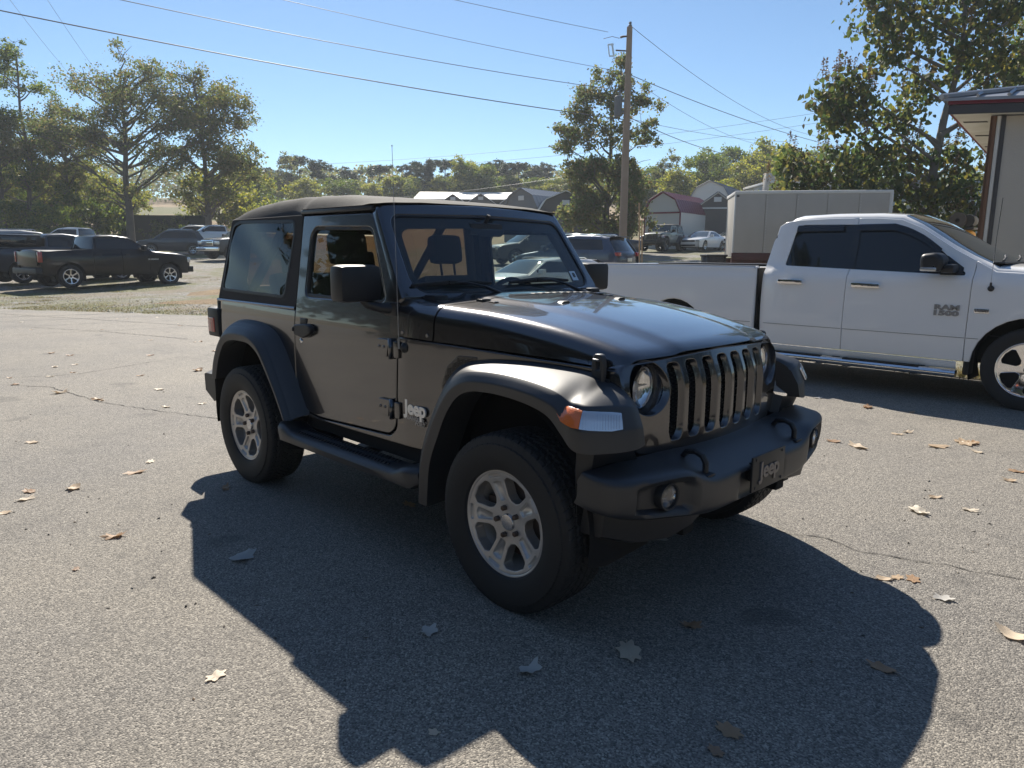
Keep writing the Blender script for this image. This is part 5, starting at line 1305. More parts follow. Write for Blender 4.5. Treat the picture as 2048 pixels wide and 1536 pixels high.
M['yellow'] = mat('yellow_tank_paint', (.55, .27, .03), .45); M['fencecloth'] = mat('black_fence_cloth', (.012, .018, .014), .9); M['stake'] = mat('raw_wood', (.48, .30, .16), .8); M['pink'] = mat('faded_pink_plastic', (.42, .27, .24), .6); M['wire'] = mat('cable', (.09, .09, .10), .5)
def gable(name, label, s, r, phi, w, L, h, ridge, wallm, roofm, trim, gambrel=False, vent=True, door=None, dz=0):
    """front face towards local -y, length along +y"""
    p = PT(s, r, dz); t = thing(name, label, 'shed', tuple(p), YAW-PI/2+math.radians(phi))
    if gambrel: prof = [(-w/2, h), (-w/2+.02, h), (-w*.34, h+(ridge-h)*.62), (0, ridge), (w*.34, h+(ridge-h)*.62), (w/2-.02, h), (w/2, h)]
    else: prof = [(-w/2, h), (0, ridge), (w/2, h)]
    wall = [(-w/2, 0)]+prof+[(w/2, 0)]
    mb = MB(); mb.prism(wall, lambda a, b, d: (a, d, b), 0, .06); mb.prism(wall, lambda a, b, d: (a, d, b), L-.06, L)
    for sx in (-1, 1): mb.box(sx*(w/2-.06), sx*w/2, .06, L-.06, 0, h)
    obj('wall', mb, wallm, t, 0)
    mb = MB(); n_ = int(L/.45)
    for a, b in zip(prof, prof[1:]):
        if math.dist(a, b) < .05: continue
        dx, dz_ = b[0]-a[0], b[1]-a[1]; k = math.hypot(dx, dz_); nx, nz = -dz_/k, dx/k; q = lambda u_, y, o: (a[0]+dx*u_+nx*o, y, a[1]+dz_*u_+nz*o)
        e0 = -.06 if a is prof[0] else 0; e1 = 1.06 if b is prof[-1] else 1
        mb.add([q(u_, y, o) for o in (.02, .06) for u_, y in ((e0, -.18), (e1, -.18), (e1, L+.18), (e0, L+.18))], [(0, 1, 2, 3), (4, 7, 6, 5), (0, 4, 5, 1), (1, 5, 6, 2), (2, 6, 7, 3), (3, 7, 4, 0)])
        for i in range(n_+1):
            y = -.18+(L+.36)*i/n_; mb.tube([q(e0, y, .07), q(e1, y, .07)], .02, 4)
    obj('roof', mb, roofm, t, 0)
    mb = MB()
    for a, b in zip(prof, prof[1:]): mb.tube([(a[0], -.05, a[1]+.0), (b[0], -.05, b[1])], .06, 4)
    mb.box(-w/2, w/2, -.05, -.003, h-.06, h+.06)
    for sx in (-1, 1): mb.box(sx*(w/2-.10), sx*(w/2+.01), -.045, -.004, 0, h)
    obj('trim', mb, trim, t, 0)
    if vent: mb = MB(); mb.box(-.3, .3, -.04, -.005, h+(ridge-h)*.40, h+(ridge-h)*.40+.38, .01); obj('gable_vent', mb, M['shedwhite'], t)
    if door: mb = MB(); mb.box(-w*.30, w*.30, -.035, -.004, .05, h*.86, .01); obj('door', mb, door, t)
    return t
def shed_at(u, s, **k): return dict(s=s, r=px(u, s), **k)
gable('maroon_roof_shed', 'cream lofted barn shed with a maroon metal roof behind the lifted suv', 57.5, px(1320, 57.5), -34, 3.0, 7.5, 2.75, 4.30, M['shedcream'], M['maroonroof'], M['maroontrim'], gambrel=True, vent=False)
gable('dark_garage_shed', 'dark brown shed with white trim and closed front behind the white sedan', 61, px(1428, 61), -12, 3.5, 8, 3.1, 4.35, M['sheddark'], M['bluegreyroof'], M['shedwhite'])
gable('white_barn_shed', 'white lofted barn shed with grey roof behind the dark brown shed', 72, px(1412, 72), -30, 3.8, 8, 3.6, 5.2, M['shedwhite'], M['bluegreyroof'], M['shedwhite'], gambrel=True)
gable('dark_barn_shed', 'dark lofted barn shed with small white vent beside the tree at the pole', 60, px(1128, 60), 2, 4.6, 7, 2.6, 4.35, M['sheddark'], M['whiteroof'], M['darktrim'], gambrel=True)
gable('grey_barn_shed', 'grey shed with slate blue gambrel roof left of the dark barn shed', 64, px(1040, 64), -38, 3.6, 6.5, 2.9, 4.55, M['shedgrey'], M['bluegreyroof'], M['shedgrey'], gambrel=True)
for i, (u, s, ttl) in enumerate([(960, 88, 'leftmost long shed with bright metal roof behind the soft top'), (1028, 88, 'middle shed of the bright roofed row with a white gable vent'), (1088, 88, 'third shed of the bright roofed row next to the tree'), (905, 90, 'bright roofed shed mostly hidden by the suv roof')]):
    gable('row_shed', ttl, s, px(u, s), 0, 3.4, 9, 2.4, 3.55, M['sheddark'], M['whiteroof'], M['darktrim'])
t = thing('roofed_stall_row', 'long low row with bright galvanised roof behind the parked suv', 'shed', tuple(PT(96, px(980, 96))), YAW-PI/2)
mb = MB(); mb.add([(-10, 0, 2.6), (11, 0, 2.6), (11, 7, 4.0), (-10, 7, 4.0), (-10, 0, 2.68), (11, 0, 2.68), (11, 7, 4.08), (-10, 7, 4.08)], [(0, 1, 2, 3), (4, 5, 6, 7), (0, 1, 5, 4), (1, 2, 6, 5), (2, 3, 7, 6), (3, 0, 4, 7)]); obj('roof', mb, M['whiteroof'], t, 0)
mb = MB(); mb.box(-9.8, 10.8, 6.7, 6.9, 0, 3.9); obj('wall', mb, M['sheddark'], t, 0)
for i in range(6): mb = MB(); mb.box(-9.7+4*i, -9.55+4*i, .1, .25, 0, 2.6); obj('post', mb, M['shedwhite'], t, 0)
t = thing('open_carport', 'open carport with pale sloping roof on posts left of the pole tree', 'carport', tuple(PT(104, px(1092, 104))), YAW-PI/2)
mb = MB(); mb.add([(-3.9, 0, 2.6), (3.6, 0, 2.6), (3.4, 6, 3.5), (-3.0, 6, 3.5), (-3.9, 0, 2.72), (3.6, 0, 2.72), (3.4, 6, 3.62), (-3.0, 6, 3.62)], [(0, 1, 2, 3), (4, 5, 6, 7), (0, 1, 5, 4), (1, 2, 6, 5), (2, 3, 7, 6), (3, 0, 4, 7)]); obj('roof', mb, M['whiteroof'], t, 0)
for i in range(4): mb = MB(); mb.box(-3.6+2.3*i, -3.5+2.3*i, .1, .2, 0, 2.6); obj('post', mb, M['darktrim'], t, 0)
# dark screen fence behind the left row
t = thing('screen_fence', 'dark fabric screen fence behind the cars at the left', 'fence', tuple(PT(66, px(305, 66))), YAW-PI/2)
mb = MB(); mb.grid([[(x, .05*math.sin(x*2.1), z) for x in [-3+.25*i for i in range(34)]] for z in (0.02, 1.2, 2.35)]); obj('fence_screen', mb, M['fencecloth'], t, 40)
for i in range(4): mb = MB(); mb.tube([(-2.9+2.7*i, .08, 0), (-2.9+2.7*i, .08, 2.45)], .04, 8); obj('post', mb, M['darktrim'], t)

# box trailer behind the white pickup
t = thing('box_trailer', 'beige box trailer standing behind the white pickup bed', 'trailer', tuple(PT(24, 7.16, 0)), YAW-PI/2+math.radians(-10))
L_, z0, z1 = 4.67, 1.12, 3.20; z1 -= .0
for i in range(5):
    a, b = L_*i/5, L_*(i+1)/5; mb = MB(); mb.box(a+.006, b-.006, -.02, .02, z0+.16, z1-.05, .006); obj('side_panel', mb, M['trailer'], t)
mb = MB(); mb.box(0, L_, .021, 2.35, z0+.02, z1-.06, .02); obj('box_body', mb, M['trailer'], t)
mb = MB(); mb.box(-.03, L_+.05, -.04, .06, z1-.07, z1+.03, .03); mb.box(-.03, .05, -.035, 2.37, z1-.07, z1+.03, .03); mb.box(-.02, L_, .0, 2.36, z1-.06, z1+.02, .02); obj('roof_rail', mb, M['shedwhite'], t, 50)
mb = MB(); mb.tube([(L_, .0, z0), (L_, .0, z1-.05)], .06, 10); mb.box(-.025, .02, -.032, .03, z0, z1-.07, .006); obj('corner_post', mb, M['shedwhite'], t)
mb = MB(); mb.box(-.03, L_, -.035, .05, z0-.08, z0+.158, .01); mb.box(0, L_, .2, .35, .75, z0-.02); mb.box(0, L_, 1.9, 2.05, .75, z0-.02); obj('chassis', mb, M['rust'], t)
for k in range(22):
    pass
mb = MB()
for i in range(1, 5):
    for k in range(26): mb.lathe([(0, .006), (.012, .002), (.013, 0)], (L_*i/5+(.05), -.022, z0+.22+k*.085), (0, -1, 0), 6)
    
tag(obj('rivet_row', mb, M['shedwhite'], t, 0), kind='stuff')
mb = MB(); mb.box(-.045, -.025, 2.1, 2.2, z0+.22, z0+.30, .01); obj('marker_light', mb, M['maroonlight'], t)
mb = MB(); mb.box(.03, .11, -.035, -.02, z1-.16, z1-.10, .004); obj('marker_light', mb, M['darktrim'], t)
for x in (.9, 1.9):
    for yy in (.35, 2.0): e = None; mb = MB(); mb.lathe([(.0, -.14), (.25, -.14), (.45, -.12), (.47, -.08), (.47, .08), (.45, .12), (0, .12)], (x+2.2, yy, .47), (0, 1, 0), 24); obj('wheel', mb, M['rubber'], t)
# odds and ends beyond the pickup bed
p = PT(24.5, px(1426, 24.5)); mb = MB(); mb.box(-.33, .33, -.3, .3, .0, .05, .01); mb.box(-.32, -.27, -.3, .3, .05, .72, .01); mb.box(.27, .32, -.3, .3, .05, .72, .01); mb.box(-.27, .27, -.3, -.26, .05, .70, .01); mb.box(-.27, .27, .26, .3, .05, .70, .01); mb.box(-.36, .36, -.33, .33, .70, .78, .03)
o = tag(obj('black_crate', mb, M['plastic'], None, 35, loc=(p.x, p.y, p.z+.42)), 'black plastic crate standing at the left end of the box trailer', 'crate'); o.rotation_euler[2] = .9
mb = MB(); mb.box(-.5, .5, -.45, .45, 0, .40, .02); o = obj('equipment_base', mb, M['rust'], None, 35, loc=(p.x, p.y, p.z+.01)); tag(o, 'low rusty equipment base under the black crate', 'base'); o.rotation_euler[2] = .9
p = PT(20.5, px(1409, 20.5)); mb = MB(); mb.lathe([(0, .0), (.33, .0), (.36, .04), (.36, .95), (.34, 1.03), (.26, 1.10), (.12, 1.135), (0, 1.14)], (0, 0, 0), (0, 0, 1), 28); mb.lathe([(.365, .90), (.38, .93), (.365, .96)], (0, 0, 0), (0, 0, 1), 28)
o = tag(obj('pink_tank', mb, M['pink'], None, 40, loc=tuple(p)), 'faded pink round-topped tank just beyond the pickup bed', 'tank')
p = PT(20.8, px(1372, 20.8)); mb = MB(); mb.lathe([(0, .0), (.42, .0), (.45, .10), (.45, .86), (.40, .95), (.2, 1.0), (0, 1.01)], (0, 0, 0), (0, 0, 1), 28); mb.lathe([(.1, 1.0), (.1, 1.03), (0, 1.035)], (0, 0, 0), (0, 0, 1), 16)
tag(obj('white_tank', mb, M['shedwhite'], None, 40, loc=tuple(p)), 'low white round tank left of the pink tank', 'tank')
for u, top, lab in ((1277, 2.9, 'taller thin wooden survey stake standing right of the utility pole'), (1282, 2.3, 'shorter thin wooden survey stake leaning right of the taller stake')):
    p = PT(27, px(u+3, 27)); mb = MB(); mb.box(-.022, .022, -.012, .012, 0, top, .003); o = tag(obj('wooden_stake', mb, M['stake'], None, 35, loc=tuple(p)), lab, 'stake', 'survey stakes by the utility pole'); o.rotation_euler = (0, math.radians(3), YAW-PI/2); o.rotation_euler[1] = math.radians(-2.5)

# beige building at the right
def B(ds, dr, z): z += .04 if z > 3 else 0; q = P(11.75+ds*.79+dr*-.23, 7.42+ds*.61+dr*.97); return (q.x, q.y, z)     # ds along the side wall, dr along the front wall
bl = thing('beige_building', 'beige building with wide eaves and maroon fascia at the right edge', 'building', B(0, 0, 0), 0); bo = Vector(B(0, 0, 0))
def BL(ds, dr, z): return tuple(Vector(B(ds, dr, z))-bo)
def bbox_(s0, s1, r0, r1, z0, z1, mb): mb.add([BL(a, b, c) for a in (s0, s1) for b in (r0, r1) for c in (z0, z1)], [(0, 1, 3, 2), (4, 6, 7, 5), (0, 4, 5, 1), (2, 3, 7, 6), (0, 2, 6, 4), (1, 5, 7, 3)]); return mb
obj('wall', bbox_(0, 7, 0, 6, 0, 3.6, MB()), M['beigewall'], bl, 0)
obj('corner_trim', bbox_(-.035, -.004, .115, .175, 0, 3.6, MB()), M['darktrim'], bl, 0); obj('corner_trim', bbox_(-.03, -.003, -.03, .045, 0, 3.6, MB()), M['browntrim'], bl, 0); obj('corner_trim', bbox_(-.028, -.002, .055, .105, 0, 3.6, MB()), M['soffit'], bl, 0)
obj('corner_trim', bbox_(-.03, .12, -.04, -.004, 0, 3.6, MB()), M['browntrim'], bl, 0)
obj('soffit', bbox_(-.30, 7.3, -.56, 6.5, 3.62, 3.66, MB()), M['soffit'], bl, 0)
for k in range(3): obj('soffit_vent', bbox_(.6+1.7*k, .72+1.7*k, -.5, -.15, 3.612, 3.618, MB()), M['darktrim'], bl, 0)
obj('fascia', bbox_(-.345, -.305, -.60, 6.5, 3.6, 3.73, MB()), M['darktrim'], bl, 0); obj('fascia', bbox_(-.30, 7.3, -.605, -.565, 3.625, 3.76, MB()), M['maroontrim'], bl, 0)
obj('fascia', bbox_(-.36, -.31, -.61, 6.5, 3.74, 3.815, MB()), M['maroontrim'], bl, 0)
mb = MB(); mb.add([BL(a, b, c) for a, b, c in ((-.42, -.68, 3.82), (-.42, 6.5, 3.82), (3.2, 6.5, 4.70), (3.2, 2.6, 4.70), (7.3, -.68, 3.82), (7.3, 2.6, 4.70))], [(0, 1, 2, 3), (0, 3, 5, 4)]); 
mb.add([BL(a, b, c) for a, b, c in ((-.42, -.68, 3.78), (-.42, 6.5, 3.78), (-.42, 6.5, 3.825), (-.42, -.68, 3.825), (7.3, -.68, 3.78), (7.3, -.68, 3.825))], [(0, 1, 2, 3), (0, 3, 5, 4)]); rf = obj('roof', mb, M['roofmetal'], bl, 0)
for i in range(18):
    r_ = -.63+.42*i; e = min(1, max(0, (r_+.68)/3.28)); a = (-.44, r_, 3.845); b = (-.44+3.64*e, r_, 3.835+.88*e+.01)
    mb = MB(); mb.tube([BL(*a), BL(*b)], .028, 4); obj('roof_rib', mb, M['roofmetal'], rf, 0)
mb = MB(); mb.tube([BL(-.45, -.70, 3.84), BL(3.2, 2.6, 4.73)], .045, 6); obj('hip_cap', mb, M['roofmetal'], rf)
# yellow compressor by the building
p = PT(16.3, px(1917, 16.3)); cmp_ = thing('air_compressor', 'yellow upright air compressor with black motor beside the beige building', 'compressor', tuple(p))
mb = MB(); mb.lathe([(0, .9), (.18, .92), (.26, 1.0), (.275, 1.1), (.275, 1.9), (.26, 2.0), (.18, 2.07), (0, 2.09)], (0, 0, 0), (0, 0, 1), 28); obj('tank', mb, M['yellow'], cmp_, 50)
mb = MB(); mb.box(-.35, .35, -.35, .35, 0, .88, .03); obj('stand', mb, M['darktrim'], cmp_)
mb = MB(); mb.box(-.26, .26, -.18, .18, 2.07, 2.12, .01); mb.box(-.24, -.02, -.12, .12, 2.12, 2.32, .03); mb.lathe([(0, -.16), (.13, -.16), (.14, -.1), (.14, .1), (.13, .16), (0, .16)], (.13, 0, 2.26), (0, 1, 0), 16); mb.box(-.20, -.08, -.08, .08, 2.32, 2.42, .02); mb.tube([(.2, 0, 2.3), (.24, 0, 2.5)], .02, 8); obj('motor', mb, M['plastic'], cmp_)
mb = MB(); mb.lathe([(.05, -.03), (.17, -.03), (.17, .03), (.05, .03)], (-.05, -.23, 2.27), (0, 1, 0), 20); obj('flywheel', mb, M['darktrim'], cmp_)
# white outbuilding behind the big-leaved tree
t = thing('white_outbuilding', 'low white outbuilding seen behind the large-leaved tree', 'building', tuple(PT(33, px(1935, 33))), YAW-PI/2)
mb = MB(); mb.box(-5.5, 4, 0, 6, 0, 3.85); obj('wall', mb, M['shedwhite'], t, 0); mb = MB(); mb.box(-5.8, 4.3, -.35, 6.3, 3.86, 4.06, .02); obj('roof', mb, M['roofmetal'], t); mb = MB(); mb.box(-2.4, -.4, -.05, -.004, .1, 2.4, .01); obj('door', mb, M['darktrim'], t)
mb = MB(); mb.box(-5.8, 4.3, -.9, -.36, 2.75, 2.90, .02); obj('awning', mb, M['shedcream'], t)
t = thing('grey_shop_building', 'pale flat building with parapet just above the box trailer', 'building', tuple(PT(75, px(1575, 75))), YAW-PI/2)
mb = MB(); mb.box(-2.3, 1.5, 0, 8, 0, 5.0); obj('wall', mb, M['shedcream'], t, 0); mb = MB(); mb.box(-2.5, 1.7, -.2, 8.2, 5.01, 5.25, .03); obj('parapet', mb, M['shedwhite'], t); mb = MB(); mb.box(-2.8, -1.9, -.05, .8, 4.2, 6.0, .02); obj('chimney', mb, M['beigewall'], t)

# utility pole, transformer and cables
PS = 36; pr = 5.36; pp = PT(PS, pr); zt = 11.85
up = thing('utility_pole', 'tall brown wooden utility pole in front of the dark leafy tree', 'pole', tuple(pp), YAW-PI/2); h = zt-pp.z
mb = MB(); mb.tube([(0, 0, -.2), (.0, 0, h*.5), (0, 0, h)], [.20, .17, .13], 14); obj('pole_shaft', mb, M['woodpole'], up, 60)
mb = MB(); mb.tube([(0, 0, h-1.05), (-.62, 0, h-1.02)], .035, 8); mb.tube([(0, 0, h-.40), (-.30, 0, h-.42), (-.42, 0, h-.46)], [.03, .05, .05], 8); mb.tube([(-.45, 0, h-.5), (-.8, 0, h-.42), (-1.2, 0, h-.52)], .012, 5); obj('bracket', mb, M['steel'], up)
mb = MB(); mb.lathe([(0, h+.22), (.05, h+.22), (.08, h+.17), (.05, h+.12), (.09, h+.07), (.06, h+.0)], (.02, 0, 0), (0, 0, 1), 10); obj('insulator', mb, M['shedgrey'], up)
mb = MB(); mb.tube([(-.80, 0, h-.72), (-.70, 0, h-1.25)], .045, 8); mb.tube([(-.98, 0, h-.78), (-.90, 0, h-1.28)], .03, 8); mb.box(-1.0, -.72, -.03, .03, h-.80, h-.74); mb.box(-.92, -.66, -.03, .03, h-1.30, h-1.24); obj('fuse_cutout', mb, M['badge'], up)
mb = MB(); mb.lathe([(0, h-3.95), (.17, h-3.95), (.185, h-3.9), (.185, h-3.15), (.19, h-3.10), (.15, h-3.04), (0, h-3.02)], (-.42, 0, 0), (0, 0, 1), 18); mb.tube([(-.36, 0, h-3.0), (-.36, 0, h-2.75)], [.05, .035], 8); mb.box(-.26, -.1, -.05, .05, h-3.8, h-3.7); mb.box(-.26, -.1, -.05, .05, h-3.3, h-3.2); obj('transformer', mb, M['shedgrey'], up, 50)
mb = MB()
for k in range(9): mb.box(-.205, -.16, -.02, .02, 1.5+k*.0, 1.52)
def wire(label, v0, b, sag, rad, ext=1.0, dr=0):
    A_ = Vector(P(PS, pr+dr, zv(v0, PS, pr+dr))) if not isinstance(v0, tuple) else ray(*v0); B_ = ray(*b); E_ = A_+(B_-A_)*ext
    pts = []
    for i in range(25): t_ = i/24; q = A_.lerp(E_, t_); q.z -= 4*sag*t_*(1-t_); pts.append(q)
    mb = MB(); mb.tube(pts, rad, 5, caps=False); tag(obj('overhead_cable', mb, M['wire'], None, 60), label, 'cable', 'overhead cables on the utility pole')
wire('thick lowest overhead cable running from the pole to the upper left', 240, (25, 0, 25.3), .45, .020, 1.5)
wire('second overhead cable from below, from the pole to the upper left', 183, (350, 0, 27.5), .4, .014, 1.6)
wire('thin overhead cable third from below, left of the pole', 146, (640, 0, 29.7), .3, .010, 2.0)
wire('topmost overhead cable leaving the bracket of the pole to the left', 64, (940, 0, 32.5), .15, .010, 3.5, -1.0)
wire('cable from the very top of the pole sloping down to the right', 50, (1600, 245, 60), 1.0, .012, 1.3)
wire('thick cable from the transformer height sloping right over the yellow trees', 148, (1600, 262, 50), .4, .017, 1.6)
wire('thin cable right of the pole ending low over the trees', 152, (1500, 268, 55), .7, .010, 1.4)
wire('lower cable right of the pole dipping into the trees', 232, (1395, 286, 46), .2, .018, 1.6)
wire('lower thin cable right of the pole towards the large-leaved tree', 236, (1515, 272, 50), .3, .010, 1.5)
wire('faint far power line above the pines left of the pole', (560, 332, 150), (1640, 225, 150), 1.5, .03)
wire('second faint far power line above the pines', (600, 345, 150), (1640, 245, 150), 1.5, .03)
wire('cable running low over the bright shed roofs', (600, 402, 70), (1180, 345, 52), .5, .012)
wire('upper of two faint wires falling behind the left trees', (20, 0, 80), (125, 130, 110), .2, .018, 1.4)
wire('lower of two faint wires falling behind the left trees', (95, 0, 80), (185, 130, 110), .2, .018, 1.4)
# thin autumn haze over the whole lot
mb = MB(); c0, c1 = P(-80, 0), None
hz = tag(obj('haze', MB().box(-190, 190, -75, 215, -1.2, 21.5), None, None, 0, loc=(CAM.x, CAM.y, 0)), kind='stuff'); hz.rotation_euler = (0, 0, YAW-PI/2)
hm = bpy.data.materials.new('haze_air'); hm.use_nodes = True; hn = hm.node_tree.nodes; hn.remove(hn['Principled BSDF']); hv = hn.new('ShaderNodeVolumePrincipled'); hv.inputs['Color'].default_value = (.85, .92, 1, 1); hv.inputs['Density'].default_value = .0007; hv.inputs['Anisotropy'].default_value = .3
hm.node_tree.links.new(hv.outputs[0], hn['Material Output'].inputs['Volume']); hz.data.materials.append(hm)
# ------------------------------------------------------------ trees
M['bark'] = mat('bark', (.085, .070, .058), .9, noise=(2, (.13, .11, .09), .3), bump=(12, .8, .03))
M['barklight'] = mat('pale_bark', (.16, .14, .12), .9)
M['oakleaf'] = leafmat('oak_leaves', [(.070, .098, .030), (.11, .13, .036), (.13, .125, .045), (.17, .135, .055), (.090, .11, .034), (.078, .10, .030)], .6)
M['greenleaf'] = leafmat('green_leaves', [(.055, .085, .024), (.080, .12, .028), (.12, .15, .034), (.18, .18, .04)], .6)
M['yellowleaf'] = leafmat('yellow_green_leaves', [(.10, .13, .028), (.16, .18, .036), (.23, .23, .045), (.30, .27, .06), (.12, .15, .03)], .6)
M['pineleaf'] = leafmat('pine_needles', [(.020, .036, .018), (.030, .050, .022), (.040, .062, .028)], .3)
M['rustleaf'] = leafmat('rusty_leaves', [(.10, .125, .042), (.135, .135, .055), (.19, .14, .065), (.095, .125, .040), (.09, .12, .038), (.115, .145, .05)], .6)
def leafquad(mb, p, d, size, q, droop=0):
    """folded rhombus leaf: 4 vertices"""
    a = Vector((q.gauss(0, 1), q.gauss(0, 1), q.gauss(0, .8)-droop)).normalized(); b = a.cross(Vector((q.gauss(0, 1), q.gauss(0, 1), q.gauss(0, 1)))).normalized(); s = size*q.uniform(.6, 1.25)
    mb.add([p-a*s*.5, p+b*s*.36, p+a*s*.5, p-b*s*.36], [(0, 1, 2, 3)])
def tree_mesh(seed, trunk, limbs, clumps, nl, lsize, leafm, rad, barkm=None, flat=.75, twig=True, bushy=0, tr=.28, hollow=.0):
    """trunk: list of points; clumps: list of (centre, radius); every clump hangs on a limb from the trunk"""
    q = random.Random(seed); tb = MB(); cb = MB(); trunk = [Vector(p) for p in trunk]; k = len(trunk)
    tb.tube(trunk, [tr*(1-.75*i/(k-1)) for i in range(k)], 9)
    tot = sum(r*r for _, r in clumps)
    for (c, r) in clumps:
        c = Vector(c); zt = max(trunk[0].z+.15*(trunk[-1].z), min(trunk[-1].z, c.z-(Vector((c.x, c.y)).length)*q.uniform(.35, .8)))
        i = 0
        while i < k-2 and trunk[i+1].z < zt: i += 1
        t = (zt-trunk[i].z)/max(.01, trunk[i+1].z-trunk[i].z); a = trunk[i].lerp(trunk[i+1], max(0, min(1, t))); m = a.lerp(c, .5)+Vector((q.gauss(0, .25), q.gauss(0, .25), q.uniform(-.1, .5)))*r*.5
        rr = tr*.36*min(1, .5+r/3); tb.tube([a, a.lerp(m, .5)+Vector((0, 0, -.1*r)), m, m.lerp(c, .5)+Vector((q.gauss(0, .2), q.gauss(0, .2), .1)), c], [rr, rr*.8, rr*.6, rr*.4, rr*.15], 5)
        if twig:
            for _ in range(5):
                e = c+Vector((q.gauss(0, 1), q.gauss(0, 1), q.gauss(0, .7)))*r*.6; s0 = m.lerp(c, q.uniform(.3, 1)); tb.tube([s0, s0.lerp(e, .5)+Vector((0, 0, .1*r)), e], [rr*.3, rr*.2, rr*.08], 4)
        n_ = int(nl*r*r/tot); subs = [c+Vector((q.gauss(0, .55), q.gauss(0, .55), q.gauss(0, .45)*flat))*r for _ in range(max(4, int(7*r)))]
        for _ in range(n_):
            s_ = q.choice(subs); p = s_+Vector((q.gauss(0, .26), q.gauss(0, .26), q.gauss(0, .20)))*min(r, 1.5)
            leafquad(cb, p, None, lsize, q, droop=.3)
    return mesh('trunk', tb, barkm or M['bark'], 50, rec=False), mesh('crown', cb, leafm, 0, rec=False)
def crown_clumps(seed, n, cx, cy, cz, rx, ry, rz, r0, r1, shell=.55):
    q = random.Random(seed); out = []
    while len(out) < n:
        v = Vector((q.uniform(-1, 1), q.uniform(-1, 1), q.uniform(-1, 1)))
        if v.length > 1 or v.length < shell*q.random(): continue
        out.append(((cx+v.x*rx, cy+v.y*ry, cz+v.z*rz), q.uniform(r0, r1)))
    return out
def plant(meshes, name, label, loc, rz=0, sc=1, group=None, cat='tree', scz=None):
    t = thing(name, label, cat, loc, rz, group); t.scale = (sc, sc, scz or sc)
    for nm, me in zip(('trunk', 'crown'), meshes): o = bpy.data.objects.new(nm, me); C.objects.link(o); o.parent = t
    return t
RZ = YAW-PI/2
def Pz(u, s, dz=-.1): return tuple(PT(s, px(u, s), dz))
# big oaks at the left: x = to the right in view, z = up
oakA = tree_mesh(11, [(0, 0, 0), (.1, 0, 3), (-.1, .2, 6), (.3, 0, 9), (.2, 0, 13)], None,
    crown_clumps(1, 26, 0, 0, 12.2, 5.2, 3.6, 3.2, .9, 1.5, .8)+crown_clumps(2, 16, -3.6, 0, 9.0, 3.8, 2.6, 2.2, .8, 1.3, .8)+crown_clumps(3, 12, 4.0, 0, 8.6, 2.8, 2.6, 2.6, .8, 1.3)+crown_clumps(4, 7, .2, 0, 4.8, 3.0, 2.2, 1.3, .7, 1.1)+[((.4, 0, 16.0), 1.0), ((-3.8, 0, 13.2), 1.1), ((3.9, .2, 13.0), 1.1), ((-4.8, 0, 11.5), .9)], 24000, .20, M['rustleaf'], 0, tr=.36)
plant(oakA, 'oak_tree', 'tall spreading oak with thick trunk and visible limbs, left of the suv', Pz(262, 60), RZ, .95)
oakB = tree_mesh(12, [(0, 0, 0), (.1, 0, 3), (0, .2, 7), (-.2, 0, 12)], None, crown_clumps(5, 30, 0, 0, 10.0, 3.3, 3.0, 4.2, .9, 1.4, .5)+crown_clumps(6, 12, 2.0, 0, 6.0, 2.6, 2.4, 2.6, .8, 1.2)+crown_clumps(7, 8, 0, 0, 4.0, 3, 2.4, 1.6, .7, 1.1), 21000, .21, M['oakleaf'], 0, tr=.32)
plant(oakB, 'oak_tree', 'rounded dense oak directly behind the soft top rear corner', Pz(418, 62), RZ)
ashA = tree_mesh(13, [(0, 0, 0), (.2, 0, 3.5), (.6, .1, 7), (.3, 0, 11), (.5, 0, 15)], None, crown_clumps(8, 14, 0, 0, 14.2, 2.6, 2.2, 2.6, .6, 1.0, .6)+crown_clumps(9, 20, 0, 0, 9.3, 4.2, 3.2, 3.0, .8, 1.3, .6)+crown_clumps(10, 9, 0, 0, 5, 3.6, 3, 1.8, .7, 1.1), 17000, .19, M['greenleaf'], 0, tr=.22)
plant(ashA, 'slender_tree', 'slender airy tree with sparse top at the far left edge', Pz(62, 62), RZ)
plant(ashA, 'slender_tree', 'airy tree cut off by the left edge of the frame', Pz(-60, 66), RZ+2, .98)
plant(oakB, 'oak_tree', 'leafy tree below the sparse top at the far left', Pz(15, 60), RZ+4, .72)
plant(oakB, 'oak_tree', 'broad tree between the sparse tree and the spreading oak', Pz(150, 64), RZ+2.4, .80)
bushA = tree_mesh(14, [(0, 0, 0), (0, .1, 1.2), (.1, 0, 2.6)], None, crown_clumps(21, 18, 0, 0, 2.6, 2.6, 2.0, 1.8, .6, 1.0, .4), 5200, .22, M['yellowleaf'], 0, tr=.10)
bushB = tree_mesh(15, [(0, 0, 0), (0, .1, 1.0), (.1, 0, 2.0)], None, crown_clumps(22, 16, 0, 0, 1.9, 2.5, 2.0, 1.5, .6, .9, .3), 5200, .20, M['greenleaf'], 0, tr=.10)
und = [(-20, 70, 'g', 1.5), (30, 66, 'g', 1.3), (95, 68, 'y', 1.5), (150, 74, 'y', 1.6), (195, 63, 'g', 1.2), (240, 76, 'y', 1.2), (55, 58, 'g', 1.05), (115, 57, 'g', .95), (10, 78, 'y', 1.9), (215, 70, 'y', 1.3), (440, 70, 'y', 1.3), (480, 80, 'y', 1.7), (505, 90, 'g', 1.7), (330, 66, 'g', .6), (380, 67, 'g', .7)]
